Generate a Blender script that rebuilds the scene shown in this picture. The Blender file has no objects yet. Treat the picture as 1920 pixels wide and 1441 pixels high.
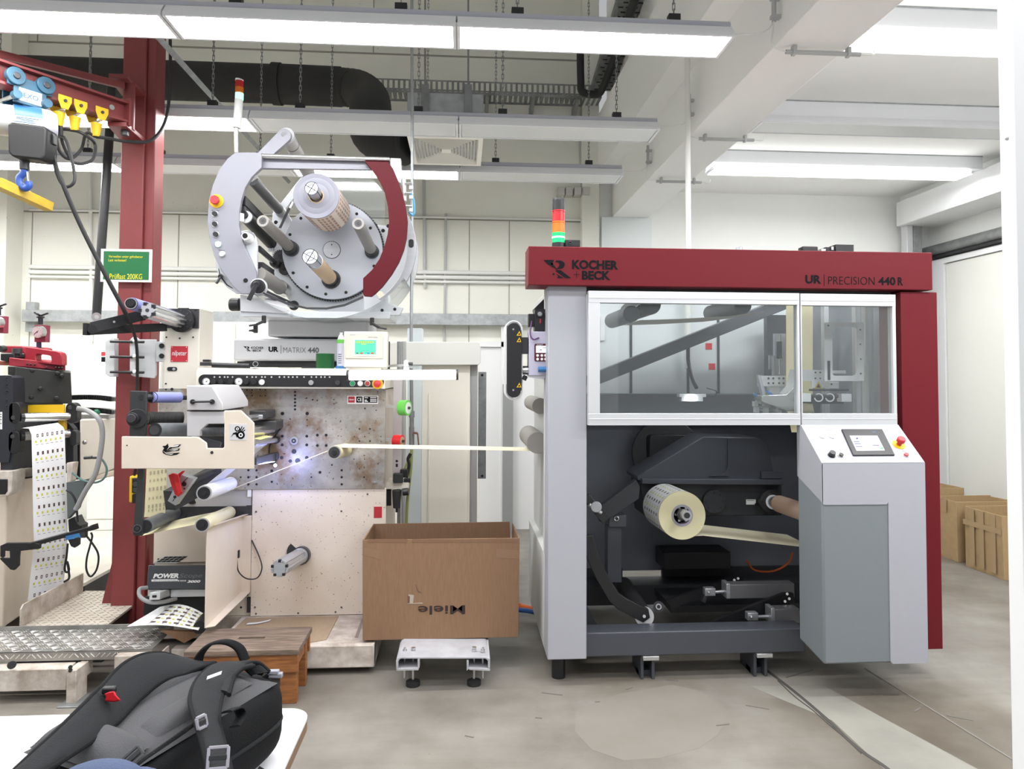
import bpy, bmesh, math, random
from mathutils import Vector, Matrix
random.seed(7)
SC = bpy.context.scene
COL = SC.collection
PI = math.pi

# ------------------------------------------------------------------ camera
W, H, F = 1920, 1441, 1330.0
CAMZ = 1.5
YAW, PITCH, ROLL = math.radians(3.96), math.radians(2.0), math.radians(0.22)
CX, CY = 960.0, 655.6
fwd = Vector((math.sin(YAW)*math.cos(PITCH), math.cos(YAW)*math.cos(PITCH), math.sin(PITCH)))
r0 = Vector((math.cos(YAW), -math.sin(YAW), 0)); u0 = r0.cross(fwd)
rgt = r0*math.cos(ROLL) + u0*math.sin(ROLL)
upv = u0*math.cos(ROLL) - r0*math.sin(ROLL)
camd = bpy.data.cameras.new('camera'); cam = bpy.data.objects.new('camera', camd); COL.objects.link(cam)
cam.matrix_world = Matrix(((rgt.x, upv.x, -fwd.x, 0), (rgt.y, upv.y, -fwd.y, 0), (rgt.z, upv.z, -fwd.z, CAMZ), (0, 0, 0, 1)))
camd.sensor_width = 36; camd.lens = F/W*36; camd.shift_y = (CY-H/2)/W; camd.clip_start = 0.05; camd.clip_end = 60
SC.camera = cam

# ------------------------------------------------------------------ world, lamps, exposure
SC.view_settings.view_transform = 'Standard'; SC.view_settings.look = 'None'
SC.view_settings.gamma = 1; SC.view_settings.use_curve_mapping = False
SC.view_settings.exposure = 0.85
wd = bpy.data.worlds.new('world'); SC.world = wd; wd.use_nodes = True
wd.node_tree.nodes['Background'].inputs[0].default_value = (0.96, 0.98, 1, 1)
wd.node_tree.nodes['Background'].inputs[1].default_value = 0.25
LAMP = 18.0          # radiance of a lit fluorescent tray
def area(name, loc, sx, sy, power, col=(0.97, 0.98, 1)):
    l = bpy.data.lights.new(name, 'AREA'); l.shape = 'RECTANGLE'; l.size = sx; l.size_y = sy; l.energy = power; l.color = col
    o = bpy.data.objects.new(name, l); COL.objects.link(o); o.location = loc
    return o
# rows of the hall's fluorescent lamps that hang outside the frame, over and behind the camera
for yy, pw in ((2.25, 26), (1.0, 28), (-0.4, 28)):
    area('fluorescent_row_light', (-1.2, yy, 3.05), 5.0, 0.22, pw)
area('annex_row_light', (2.9, 2.2, 3.08), 2.4, 0.22, 38)
area('annex_row_light', (2.9, 0.9, 3.08), 2.4, 0.22, 34)

# ------------------------------------------------------------------ projection helpers
def P(px, py, Y):
    d = fwd + rgt*((px-CX)/F) + upv*((CY-py)/F)
    t = Y/d.y
    return Vector((d.x*t, Y, CAMZ+d.z*t))
def PZ(px, py, z):
    d = fwd + rgt*((px-CX)/F) + upv*((CY-py)/F)
    t = (z-CAMZ)/d.z
    return Vector((d.x*t, d.y*t, z))
def PXX(px, py, X):
    d = fwd + rgt*((px-CX)/F) + upv*((CY-py)/F)
    t = X/d.x
    return Vector((X, d.y*t, CAMZ+d.z*t))
def mpp(Y): return Y/F          # metres per pixel at a frontal plane

# ------------------------------------------------------------------ materials
MATS = {}
def nodes_of(m): return m.node_tree.nodes, m.node_tree.links
def mat(name, col, rough=0.5, metal=0.0, spec=0.5, noise=0.0, nscale=6.0, ncol=None, bump=0.0, bscale=40.0, emit=None, es=0.0, stretch=None, coat=0.0):
    if name in MATS: return MATS[name]
    m = bpy.data.materials.new(name); m.use_nodes = True
    n, l = nodes_of(m); b = n['Principled BSDF']
    b.inputs['Base Color'].default_value = (*col, 1); b.inputs['Roughness'].default_value = rough
    b.inputs['Metallic'].default_value = metal; b.inputs['Specular IOR Level'].default_value = spec
    if coat: b.inputs['Coat Weight'].default_value = coat
    if emit:
        b.inputs['Emission Color'].default_value = (*emit, 1); b.inputs['Emission Strength'].default_value = es
    if noise or bump:
        tc = n.new('ShaderNodeTexCoord'); mp = n.new('ShaderNodeMapping'); l.new(tc.outputs['Object'], mp.inputs[0])
        if stretch: mp.inputs['Scale'].default_value = stretch
        if noise:
            nz = n.new('ShaderNodeTexNoise'); nz.inputs['Scale'].default_value = nscale; nz.inputs['Detail'].default_value = 8; nz.inputs['Roughness'].default_value = 0.62
            l.new(mp.outputs[0], nz.inputs['Vector'])
            rp = n.new('ShaderNodeValToRGB'); rp.color_ramp.elements[0].position = 0.35; rp.color_ramp.elements[1].position = 0.68
            c2 = ncol if ncol else tuple(c*(1-noise) for c in col)
            rp.color_ramp.elements[0].color = (*c2, 1); rp.color_ramp.elements[1].color = (*col, 1)
            l.new(nz.outputs['Fac'], rp.inputs[0]); l.new(rp.outputs[0], b.inputs['Base Color'])
        if bump:
            nb = n.new('ShaderNodeTexNoise'); nb.inputs['Scale'].default_value = bscale; nb.inputs['Detail'].default_value = 4
            l.new(mp.outputs[0], nb.inputs['Vector'])
            bp = n.new('ShaderNodeBump'); bp.inputs['Strength'].default_value = bump; bp.inputs['Distance'].default_value = 0.004
            l.new(nb.outputs['Fac'], bp.inputs['Height']); l.new(bp.outputs[0], b.inputs['Normal'])
    MATS[name] = m
    return m
def emission(name, col, s):
    if name in MATS: return MATS[name]
    m = bpy.data.materials.new(name); m.use_nodes = True
    n, l = nodes_of(m); n.remove(n['Principled BSDF'])
    e = n.new('ShaderNodeEmission'); e.inputs[0].default_value = (*col, 1); e.inputs[1].default_value = s
    l.new(e.outputs[0], n['Material Output'].inputs[0])
    MATS[name] = m; return m
def clear(name, tint=(0.9, 0.93, 0.93), gloss=0.1, rough=0.02, haze=0.0, hcol=(0.8, 0.85, 0.85)):
    if name in MATS: return MATS[name]
    m = bpy.data.materials.new(name); m.use_nodes = True
    n, l = nodes_of(m); n.remove(n['Principled BSDF'])
    t = n.new('ShaderNodeBsdfTransparent'); t.inputs[0].default_value = (*tint, 1)
    g = n.new('ShaderNodeBsdfGlossy'); g.inputs['Roughness'].default_value = rough
    lw = n.new('ShaderNodeLayerWeight'); lw.inputs[0].default_value = 0.35
    mt = n.new('ShaderNodeMath'); mt.operation = 'MULTIPLY_ADD'; mt.inputs[1].default_value = 0.5; mt.inputs[2].default_value = gloss
    l.new(lw.outputs['Facing'], mt.inputs[0])
    mx = n.new('ShaderNodeMixShader'); l.new(mt.outputs[0], mx.inputs[0]); l.new(t.outputs[0], mx.inputs[1]); l.new(g.outputs[0], mx.inputs[2])
    out = mx
    if haze:
        d = n.new('ShaderNodeBsdfDiffuse'); d.inputs[0].default_value = (*hcol, 1)
        m2 = n.new('ShaderNodeMixShader'); m2.inputs[0].default_value = haze
        l.new(mx.outputs[0], m2.inputs[1]); l.new(d.outputs[0], m2.inputs[2]); out = m2
    l.new(out.outputs[0], n['Material Output'].inputs[0])
    MATS[name] = m; return m

# ------------------------------------------------------------------ mesh builder
def frame_of(d):
    d = d.normalized(); a = Vector((0, 0, 1)) if abs(d.z) < 0.9 else Vector((1, 0, 0))
    u = d.cross(a).normalized(); return u, d.cross(u).normalized()
def catmull(pts, k=6):
    pts = [Vector(p) for p in pts]
    if len(pts) < 3: return pts
    q = [pts[0]*2-pts[1]] + pts + [pts[-1]*2-pts[-2]]
    out = []
    for i in range(1, len(q)-2):
        for j in range(k):
            t = j/k; a, b, c, d = q[i-1], q[i], q[i+1], q[i+2]
            out.append(0.5*((2*b)+(c-a)*t+(2*a-5*b+4*c-d)*t*t+(3*b-a-3*c+d)*t*t*t))
    out.append(pts[-1]); return out
class MB:
    def __init__(s, m=None):
        s.v = []; s.f = []; s.mi = []; s.mats = []; s.cur = 0
        if m: s.use(m)
    def use(s, m):
        if m not in s.mats: s.mats.append(m)
        s.cur = s.mats.index(m); return s
    def face(s, idx): s.f.append(list(idx)); s.mi.append(s.cur)
    def add(s, vs):
        b = len(s.v); s.v.extend(Vector(v) for v in vs); return b
    def box(s, x0, x1, y0, y1, z0, z1):
        return s.hexa([(x0, y0, z0), (x1, y0, z0), (x1, y1, z0), (x0, y1, z0), (x0, y0, z1), (x1, y0, z1), (x1, y1, z1), (x0, y1, z1)])
    def hexa(s, vs):
        b = s.add(vs)
        for q in ((3, 2, 1, 0), (4, 5, 6, 7), (0, 1, 5, 4), (1, 2, 6, 5), (2, 3, 7, 6), (3, 0, 4, 7)): s.face([b+i for i in q])
        return s
    def obox(s, c, size, rot=None):
        c = Vector(c); R = rot if rot is not None else Matrix.Identity(3); a, bb, d = (k/2 for k in size)
        vs = [c+R@Vector(p) for p in ((-a, -bb, -d), (a, -bb, -d), (a, bb, -d), (-a, bb, -d), (-a, -bb, d), (a, -bb, d), (a, bb, d), (-a, bb, d))]
        return s.hexa(vs)
    def bar(s, p0, p1, w, h, up=(0, 0, 1)):
        """box beam from p0 to p1: w sideways, h along up"""
        p0, p1 = Vector(p0), Vector(p1); d = (p1-p0).normalized(); side = d.cross(Vector(up)).normalized(); u = side.cross(d).normalized()
        vs = []
        for p in (p0, p1):
            for a, b in ((-1, -1), (1, -1), (1, 1), (-1, 1)): vs.append(p+side*(a*w/2)+u*(b*h/2))
        b = s.add(vs)
        for q in ((0, 1, 2, 3), (7, 6, 5, 4), (4, 5, 1, 0), (5, 6, 2, 1), (6, 7, 3, 2), (7, 4, 0, 3)): s.face([b+i for i in q])
        return s
    def cyl(s, p0, p1, ra, rb=None, n=24, cap=True):
        p0, p1 = Vector(p0), Vector(p1); rb = ra if rb is None else rb
        u, w = frame_of(p1-p0); b = s.add([p+(u*math.cos(2*PI*i/n)+w*math.sin(2*PI*i/n))*r for p, r in ((p0, ra), (p1, rb)) for i in range(n)])
        for i in range(n):
            j = (i+1) % n; s.face((b+i, b+j, b+n+j, b+n+i))
        if cap:
            s.face([b+i for i in range(n)][::-1]); s.face([b+n+i for i in range(n)])
        return s
    def lathe(s, p0, d, prof, n=24, closed=False):
        """prof: list of (distance along d, radius)"""
        p0 = Vector(p0); d = Vector(d).normalized(); u, w = frame_of(d)
        b = s.add([p0+d*t+(u*math.cos(2*PI*i/n)+w*math.sin(2*PI*i/n))*r for t, r in prof for i in range(n)])
        m = len(prof)
        for k in range(m if closed else m-1):
            k2 = (k+1) % m
            for i in range(n):
                j = (i+1) % n; s.face((b+k*n+i, b+k*n+j, b+k2*n+j, b+k2*n+i))
        if not closed:
            if prof[0][1] > 1e-5: s.face([b+i for i in range(n)][::-1])
            if prof[-1][1] > 1e-5: s.face([b+(m-1)*n+i for i in range(n)])
        return s
    def ring(s, p0, p1, ro, ri, n=32):
        p0, p1 = Vector(p0), Vector(p1); L = (p1-p0).length
        return s.lathe(p0, p1-p0, [(0, ri), (0, ro), (L, ro), (L, ri)], n, closed=True)
    def tube(s, pts, r, n=10, smooth=6, cap=True):
        pts = catmull(pts, smooth) if smooth else [Vector(p) for p in pts]
        m = len(pts); base = []; u = None
        for k, p in enumerate(pts):
            d = (pts[min(k+1, m-1)]-pts[max(k-1, 0)])
            if d.length < 1e-7: d = Vector((0, 0, 1))
            d.normalize()
            if u is None: u, w = frame_of(d)
            else:
                u = (u-d*u.dot(d))
                if u.length < 1e-6: u, w = frame_of(d)
                u.normalize(); w = d.cross(u)
            rr = r[min(int(k*len(r)/m), len(r)-1)] if isinstance(r, (list, tuple)) else r
            base.append(s.add([p+(u*math.cos(2*PI*i/n)+w*math.sin(2*PI*i/n))*rr for i in range(n)]))
        for k in range(m-1):
            for i in range(n):
                j = (i+1) % n; s.face((base[k]+i, base[k]+j, base[k+1]+j, base[k+1]+i))
        if cap:
            s.face([base[0]+i for i in range(n)][::-1]); s.face([base[-1]+i for i in range(n)])
        return s
    def ribbon(s, pts, wv, th=0.0015, smooth=0):
        """web: centre path pts, half-width vector wv (constant or list), given thickness"""
        pts = catmull(pts, smooth) if smooth else [Vector(p) for p in pts]; m = len(pts); base = []
        for k, p in enumerate(pts):
            w = Vector(wv); d = (pts[min(k+1, m-1)]-pts[max(k-1, 0)]).normalized(); nrm = d.cross(w).normalized()*(th/2)
            base.append(s.add([p-w-nrm, p+w-nrm, p+w+nrm, p-w+nrm]))
        for k in range(m-1):
            a, b = base[k], base[k+1]
            for i in range(4):
                j = (i+1) % 4; s.face((a+i, a+j, b+j, b+i))
        s.face([base[0]+i for i in (3, 2, 1, 0)]); s.face([base[-1]+i for i in range(4)])
        return s
    def prism(s, poly, ext):
        """poly: 3D planar points; ext: extrusion vector"""
        poly = [Vector(p) for p in poly]; ext = Vector(ext); n = len(poly)
        nr = Vector((0, 0, 0))
        for i in range(n): nr += poly[i].cross(poly[(i+1) % n])
        if nr.dot(ext) > 0: poly = poly[::-1]
        b = s.add(poly+[p+ext for p in poly])
        s.face([b+i for i in range(n)]); s.face([b+n+i for i in range(n)][::-1])
        for i in range(n):
            j = (i+1) % n; s.face((b+j, b+i, b+n+i, b+n+j))
        return s
    def px(s, pts, Y, th):
        """outline measured on the photo, standing in the plane Y, th deep"""
        return s.prism([P(a, b, Y) for a, b in pts], (0, th, 0))
    def pxbox(s, x0, x1, y0, y1, Y, th):
        """upright box from its front face's corners on the photo"""
        A = P(x0, y0, Y); B = P(x1, y1, Y)
        return s.box(min(A.x, B.x), max(A.x, B.x), Y, Y+th, min(A.z, B.z), max(A.z, B.z))
    def sphere(s, c, r, n=16, m=10, sc=(1, 1, 1)):
        c = Vector(c); rows = []
        for k in range(1, m):
            t = PI*k/m
            rows.append(s.add([c+Vector((r*sc[0]*math.sin(t)*math.cos(2*PI*i/n), r*sc[1]*math.sin(t)*math.sin(2*PI*i/n), r*sc[2]*math.cos(t))) for i in range(n)]))
        a = s.add([c+Vector((0, 0, r*sc[2])), c-Vector((0, 0, r*sc[2]))])
        for i in range(n):
            j = (i+1) % n
            s.face((a, rows[0]+i, rows[0]+j)); s.face((a+1, rows[-1]+j, rows[-1]+i))
            for k in range(m-2): s.face((rows[k]+i, rows[k+1]+i, rows[k+1]+j, rows[k]+j))
        return s
    def build(s, name, parent=None, loc=None, bevel=0.0, seg=2, ang=35, sharp=True):
        off = world_loc(parent) if parent is not None else Vector(loc if loc is not None else (0, 0, 0))
        if parent is None and loc is None and s.v:
            off = Vector((sum(v.x for v in s.v)/len(s.v), sum(v.y for v in s.v)/len(s.v), min(v.z for v in s.v)))
        me = bpy.data.meshes.new(name); me.from_pydata([v-off for v in s.v], [], s.f)
        for m in s.mats: me.materials.append(m)
        me.polygons.foreach_set('material_index', s.mi)
        bm = bmesh.new(); bm.from_mesh(me); bmesh.ops.recalc_face_normals(bm, faces=bm.faces[:]); bm.to_mesh(me); bm.free()
        me.polygons.foreach_set('use_smooth', [True]*len(me.polygons)); me.set_sharp_from_angle(angle=math.radians(ang))
        o = bpy.data.objects.new(name, me); COL.objects.link(o)
        if parent is not None: o.parent = parent
        else: o.location = off
        if bevel:
            b = o.modifiers.new('bevel', 'BEVEL'); b.width = bevel; b.segments = seg; b.limit_method = 'ANGLE'; b.angle_limit = math.radians(40); b.harden_normals = False
        return o
def world_loc(o):
    p = Vector((0, 0, 0))
    while o is not None: p += o.location; o = o.parent
    return p
def tag(o, label, cat, group=None, kind=None):
    o['label'] = label; o['category'] = cat
    if group: o['group'] = group
    if kind: o['kind'] = kind
    return o
def thing(name, label, cat, loc, group=None):
    o = bpy.data.objects.new(name, None); COL.objects.link(o); o.location = loc; o.empty_display_size = 0.1
    return tag(o, label, cat, group)
def struct(mb, name, bevel=0.0, **k):
    o = mb.build(name, loc=(0, 0, 0), bevel=bevel, **k); o['kind'] = 'structure'; return o
def arc(cx, cy, r, a0, a1, n=16):
    """photo-plane arc, degrees, 0 = right, 90 = up"""
    return [(cx+r*math.cos(math.radians(a0+(a1-a0)*i/n)), cy-r*math.sin(math.radians(a0+(a1-a0)*i/n))) for i in range(n+1)]
def rrect(x0, x1, y0, y1, r, n=4):
    return arc(x1-r, y0+r, r, 90, 0, n)+arc(x1-r, y1-r, r, 0, -90, n)+arc(x0+r, y1-r, r, -90, -180, n)+arc(x0+r, y0+r, r, 180, 90, n)
def text_mesh(mb, s, org, right, up, width=None, height=None, bold=0.0, th=0.0008, shear=0.0, mirror=False):
    """lettering as thin solid letters: org = lower left corner, right/up = unit vectors, fitted to width x height"""
    cu = bpy.data.curves.new('lettering', 'FONT'); cu.body = s; cu.size = 1; cu.offset = bold; cu.resolution_u = 3; cu.shear = shear
    ob = bpy.data.objects.new('lettering', cu); COL.objects.link(ob)
    dg = bpy.context.evaluated_depsgraph_get(); me = bpy.data.meshes.new_from_object(ob.evaluated_get(dg))
    vs = [v.co.copy() for v in me.vertices]; fs = [list(p.vertices) for p in me.polygons]
    bpy.data.objects.remove(ob); bpy.data.curves.remove(cu); bpy.data.meshes.remove(me)
    if not vs: return
    x0, x1 = min(v.x for v in vs), max(v.x for v in vs); y0, y1 = min(v.y for v in vs), max(v.y for v in vs)
    sx = width/(x1-x0) if width else height/(y1-y0); sy = height/(y1-y0) if height else sx
    org, right, up = Vector(org), Vector(right).normalized(), Vector(up).normalized(); nr = right.cross(up).normalized()
    b = mb.add([org+right*((v.x-x0)*sx)+up*((v.y-y0)*sy)+nr*th for v in vs])
    for f in fs: mb.face([b+i for i in f])
def text_px(mb, s, x0, x1, y0, y1, Y, bold=0.0, shear=0.0):
    A = P(x0, y1, Y); B = P(x1, y1, Y); C = P(x0, y0, Y); zc = (P((x0+x1)/2, y1, Y).z)
    text_mesh(mb, s, (A.x, Y, zc), (1, 0, 0), (0, 0, 1), width=(B-A).length, height=(C-A).length, bold=bold, shear=shear)
def PN(px, py, pt, nr):
    """where the line of sight through a photo point meets a slanted surface"""
    d = fwd + rgt*((px-CX)/F) + upv*((CY-py)/F); o = Vector((0, 0, CAMZ)); nr = Vector(nr)
    return o + d*((Vector(pt)-o).dot(nr)/d.dot(nr))
def button(parent, p, nr, r, capmat, name='push_button', tall=0.006, bezel=None):
    nr = Vector(nr).normalized()
    b = MB(bezel or STEEL).cyl(p-nr*0.001, p+nr*0.004, r*1.25, n=20); b.use(capmat).cyl(p+nr*0.004, p+nr*(0.004+tall), r, n=20)
    return b.build(name, parent, bevel=0.0006)
def estop(parent, p, nr, r, tall=0.02):
    nr = Vector(nr).normalized()
    e = MB(YEL).cyl(p-nr*0.001, p+nr*0.003, r*1.55, n=24).build('yellow_collar', parent)
    b = MB(REDPART).lathe(p+nr*0.003, nr, [(0, r*0.55), (tall*0.45, r*0.6), (tall*0.5, r), (tall*0.9, r), (tall, r*0.85), (tall, 0)], 24)
    return b.build('emergency_stop_button', parent)
def copy_tree(o, parent=None, loc=None):
    c = o.copy(); COL.objects.link(c)
    if parent is not None: c.parent = parent
    if loc is not None: c.location = loc
    for ch in list(o.children): copy_tree(ch, c)
    return c
# ------------------------------------------------------------------ shared materials
def wall_mat():
    m = bpy.data.materials.new('painted_concrete_panels'); m.use_nodes = True; n, l = nodes_of(m); b = n['Principled BSDF']
    b.inputs['Roughness'].default_value = 0.75
    tc = n.new('ShaderNodeTexCoord'); nz = n.new('ShaderNodeTexNoise'); nz.inputs['Scale'].default_value = 1.6; nz.inputs['Detail'].default_value = 6
    l.new(tc.outputs['Object'], nz.inputs['Vector'])
    r = n.new('ShaderNodeValToRGB'); r.color_ramp.elements[0].position = 0.3; r.color_ramp.elements[1].position = 0.7
    r.color_ramp.elements[0].color = (0.80, 0.80, 0.72, 1); r.color_ramp.elements[1].color = (0.87, 0.87, 0.80, 1)
    l.new(nz.outputs['Fac'], r.inputs[0])
    sp = n.new('ShaderNodeTexNoise'); sp.inputs['Scale'].default_value = 38; sp.inputs['Detail'].default_value = 3; l.new(tc.outputs['Object'], sp.inputs['Vector'])
    r2 = n.new('ShaderNodeValToRGB'); r2.color_ramp.elements[0].position = 0.245; r2.color_ramp.elements[1].position = 0.27
    r2.color_ramp.elements[0].color = (0.35, 0.33, 0.28, 1); r2.color_ramp.elements[1].color = (1, 1, 1, 1); l.new(sp.outputs['Fac'], r2.inputs[0])
    mx = n.new('ShaderNodeMix'); mx.data_type = 'RGBA'; mx.blend_type = 'MULTIPLY'; mx.inputs[0].default_value = 1
    l.new(r.outputs[0], mx.inputs[6]); l.new(r2.outputs[0], mx.inputs[7]); l.new(mx.outputs[2], b.inputs['Base Color'])
    return m
def floor_mat():
    m = bpy.data.materials.new('worn_concrete'); m.use_nodes = True; n, l = nodes_of(m); b = n['Principled BSDF']
    b.inputs['Roughness'].default_value = 0.42; b.inputs['Specular IOR Level'].default_value = 0.4
    tc = n.new('ShaderNodeTexCoord')
    def noise(sc, det, ro=0.6, st=None):
        z = n.new('ShaderNodeTexNoise'); z.inputs['Scale'].default_value = sc; z.inputs['Detail'].default_value = det; z.inputs['Roughness'].default_value = ro
        if st:
            mp = n.new('ShaderNodeMapping'); mp.inputs['Scale'].default_value = st; mp.inputs['Rotation'].default_value = (0, 0, 0.35); l.new(tc.outputs['Object'], mp.inputs[0]); l.new(mp.outputs[0], z.inputs['Vector'])
        else: l.new(tc.outputs['Object'], z.inputs['Vector'])
        return z
    def ramp(src, e):
        r = n.new('ShaderNodeValToRGB'); cr = r.color_ramp
        while len(cr.elements) < len(e): cr.elements.new(0.5)
        for q, (p, c) in zip(cr.elements, e): q.position = p; q.color = (*c, 1)
        l.new(src, r.inputs[0]); return r
    def mixc(a, c, mode, f=1.0):
        x = n.new('ShaderNodeMix'); x.data_type = 'RGBA'; x.blend_type = mode; x.inputs[0].default_value = f
        l.new(a, x.inputs[6]); l.new(c, x.inputs[7]); return x.outputs[2]
    base = ramp(noise(1.3, 10).outputs['Fac'], [(0.3, (0.15, 0.132, 0.11)), (0.5, (0.225, 0.207, 0.183)), (0.7, (0.31, 0.298, 0.268))])
    st = ramp(noise(0.55, 4, 0.5).outputs['Fac'], [(0.38, (0.60, 0.55, 0.48)), (0.47, (1, 1, 1))])
    streak = ramp(noise(2.5, 5, 0.6, (0.4, 4.0, 1)).outputs['Fac'], [(0.3, (0.82, 0.8, 0.77)), (0.6, (1, 1, 1))])
    fine = ramp(noise(60, 3).outputs['Fac'], [(0.24, (0.55, 0.52, 0.48)), (0.33, (1, 1, 1))])
    c = mixc(base.outputs[0], st.outputs[0], 'MULTIPLY', 0.75); c = mixc(c, streak.outputs[0], 'MULTIPLY', 0.6); c = mixc(c, fine.outputs[0], 'MULTIPLY', 0.8)
    l.new(c, b.inputs['Base Color'])
    rr = ramp(noise(3, 5).outputs['Fac'], [(0.35, (0.3, 0.3, 0.3)), (0.7, (0.55, 0.55, 0.55))]); l.new(rr.outputs[0], b.inputs['Roughness'])
    return m
def stained_steel():
    """the press's tool plate: bare steel, rust-brown smears and specks"""
    m = bpy.data.materials.new('stained_steel_plate'); m.use_nodes = True; n, l = nodes_of(m); b = n['Principled BSDF']
    b.inputs['Metallic'].default_value = 0.35; b.inputs['Roughness'].default_value = 0.42
    tc = n.new('ShaderNodeTexCoord')
    def noise(sc, det, ro=0.65, off=0):
        z = n.new('ShaderNodeTexNoise'); z.inputs['Scale'].default_value = sc; z.inputs['Detail'].default_value = det; z.inputs['Roughness'].default_value = ro
        mp = n.new('ShaderNodeMapping'); mp.inputs['Location'].default_value = (off, off, off); l.new(tc.outputs['Object'], mp.inputs[0]); l.new(mp.outputs[0], z.inputs['Vector'])
        return z
    r1 = n.new('ShaderNodeValToRGB'); r1.color_ramp.elements[0].position = 0.3; r1.color_ramp.elements[0].color = (0.24, 0.23, 0.22, 1); r1.color_ramp.elements[1].position = 0.7; r1.color_ramp.elements[1].color = (0.58, 0.55, 0.51, 1)
    l.new(noise(3, 6).outputs['Fac'], r1.inputs[0])
    r2 = n.new('ShaderNodeValToRGB'); r2.color_ramp.elements[0].position = 0.48; r2.color_ramp.elements[0].color = (0, 0, 0, 1); r2.color_ramp.elements[1].position = 0.62; r2.color_ramp.elements[1].color = (1, 1, 1, 1)
    l.new(noise(4.5, 9, 0.7, 3.3).outputs['Fac'], r2.inputs[0])
    mx = n.new('ShaderNodeMix'); mx.data_type = 'RGBA'; l.new(r2.outputs[0], mx.inputs[0]); l.new(r1.outputs[0], mx.inputs[6]); mx.inputs[7].default_value = (0.25, 0.17, 0.105, 1)
    r3 = n.new('ShaderNodeValToRGB'); r3.color_ramp.elements[0].position = 0.27; r3.color_ramp.elements[0].color = (0.25, 0.2, 0.15, 1); r3.color_ramp.elements[1].position = 0.32; r3.color_ramp.elements[1].color = (1, 1, 1, 1)
    l.new(noise(75, 2, 0.5, 1.7).outputs['Fac'], r3.inputs[0])
    m2 = n.new('ShaderNodeMix'); m2.data_type = 'RGBA'; m2.blend_type = 'MULTIPLY'; m2.inputs[0].default_value = 1; l.new(mx.outputs[2], m2.inputs[6]); l.new(r3.outputs[0], m2.inputs[7])
    l.new(m2.outputs[2], b.inputs['Base Color'])
    return m
def cream_speckled():
    m = bpy.data.materials.new('cream_paint_spattered'); m.use_nodes = True; n, l = nodes_of(m); b = n['Principled BSDF']; b.inputs['Roughness'].default_value = 0.5
    tc = n.new('ShaderNodeTexCoord')
    a = n.new('ShaderNodeTexNoise'); a.inputs['Scale'].default_value = 2.2; a.inputs['Detail'].default_value = 7; l.new(tc.outputs['Object'], a.inputs['Vector'])
    r1 = n.new('ShaderNodeValToRGB'); r1.color_ramp.elements[0].position = 0.3; r1.color_ramp.elements[0].color = (0.70, 0.60, 0.50, 1); r1.color_ramp.elements[1].position = 0.6; r1.color_ramp.elements[1].color = (0.84, 0.75, 0.65, 1); l.new(a.outputs['Fac'], r1.inputs[0])
    z = n.new('ShaderNodeTexNoise'); z.inputs['Scale'].default_value = 90; z.inputs['Detail'].default_value = 2; l.new(tc.outputs['Object'], z.inputs['Vector'])
    r3 = n.new('ShaderNodeValToRGB'); r3.color_ramp.elements[0].position = 0.27; r3.color_ramp.elements[0].color = (0.3, 0.22, 0.16, 1); r3.color_ramp.elements[1].position = 0.31; r3.color_ramp.elements[1].color = (1, 1, 1, 1); l.new(z.outputs['Fac'], r3.inputs[0])
    m2 = n.new('ShaderNodeMix'); m2.data_type = 'RGBA'; m2.blend_type = 'MULTIPLY'; m2.inputs[0].default_value = 1; l.new(r1.outputs[0], m2.inputs[6]); l.new(r3.outputs[0], m2.inputs[7]); l.new(m2.outputs[2], b.inputs['Base Color'])
    return m
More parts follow.
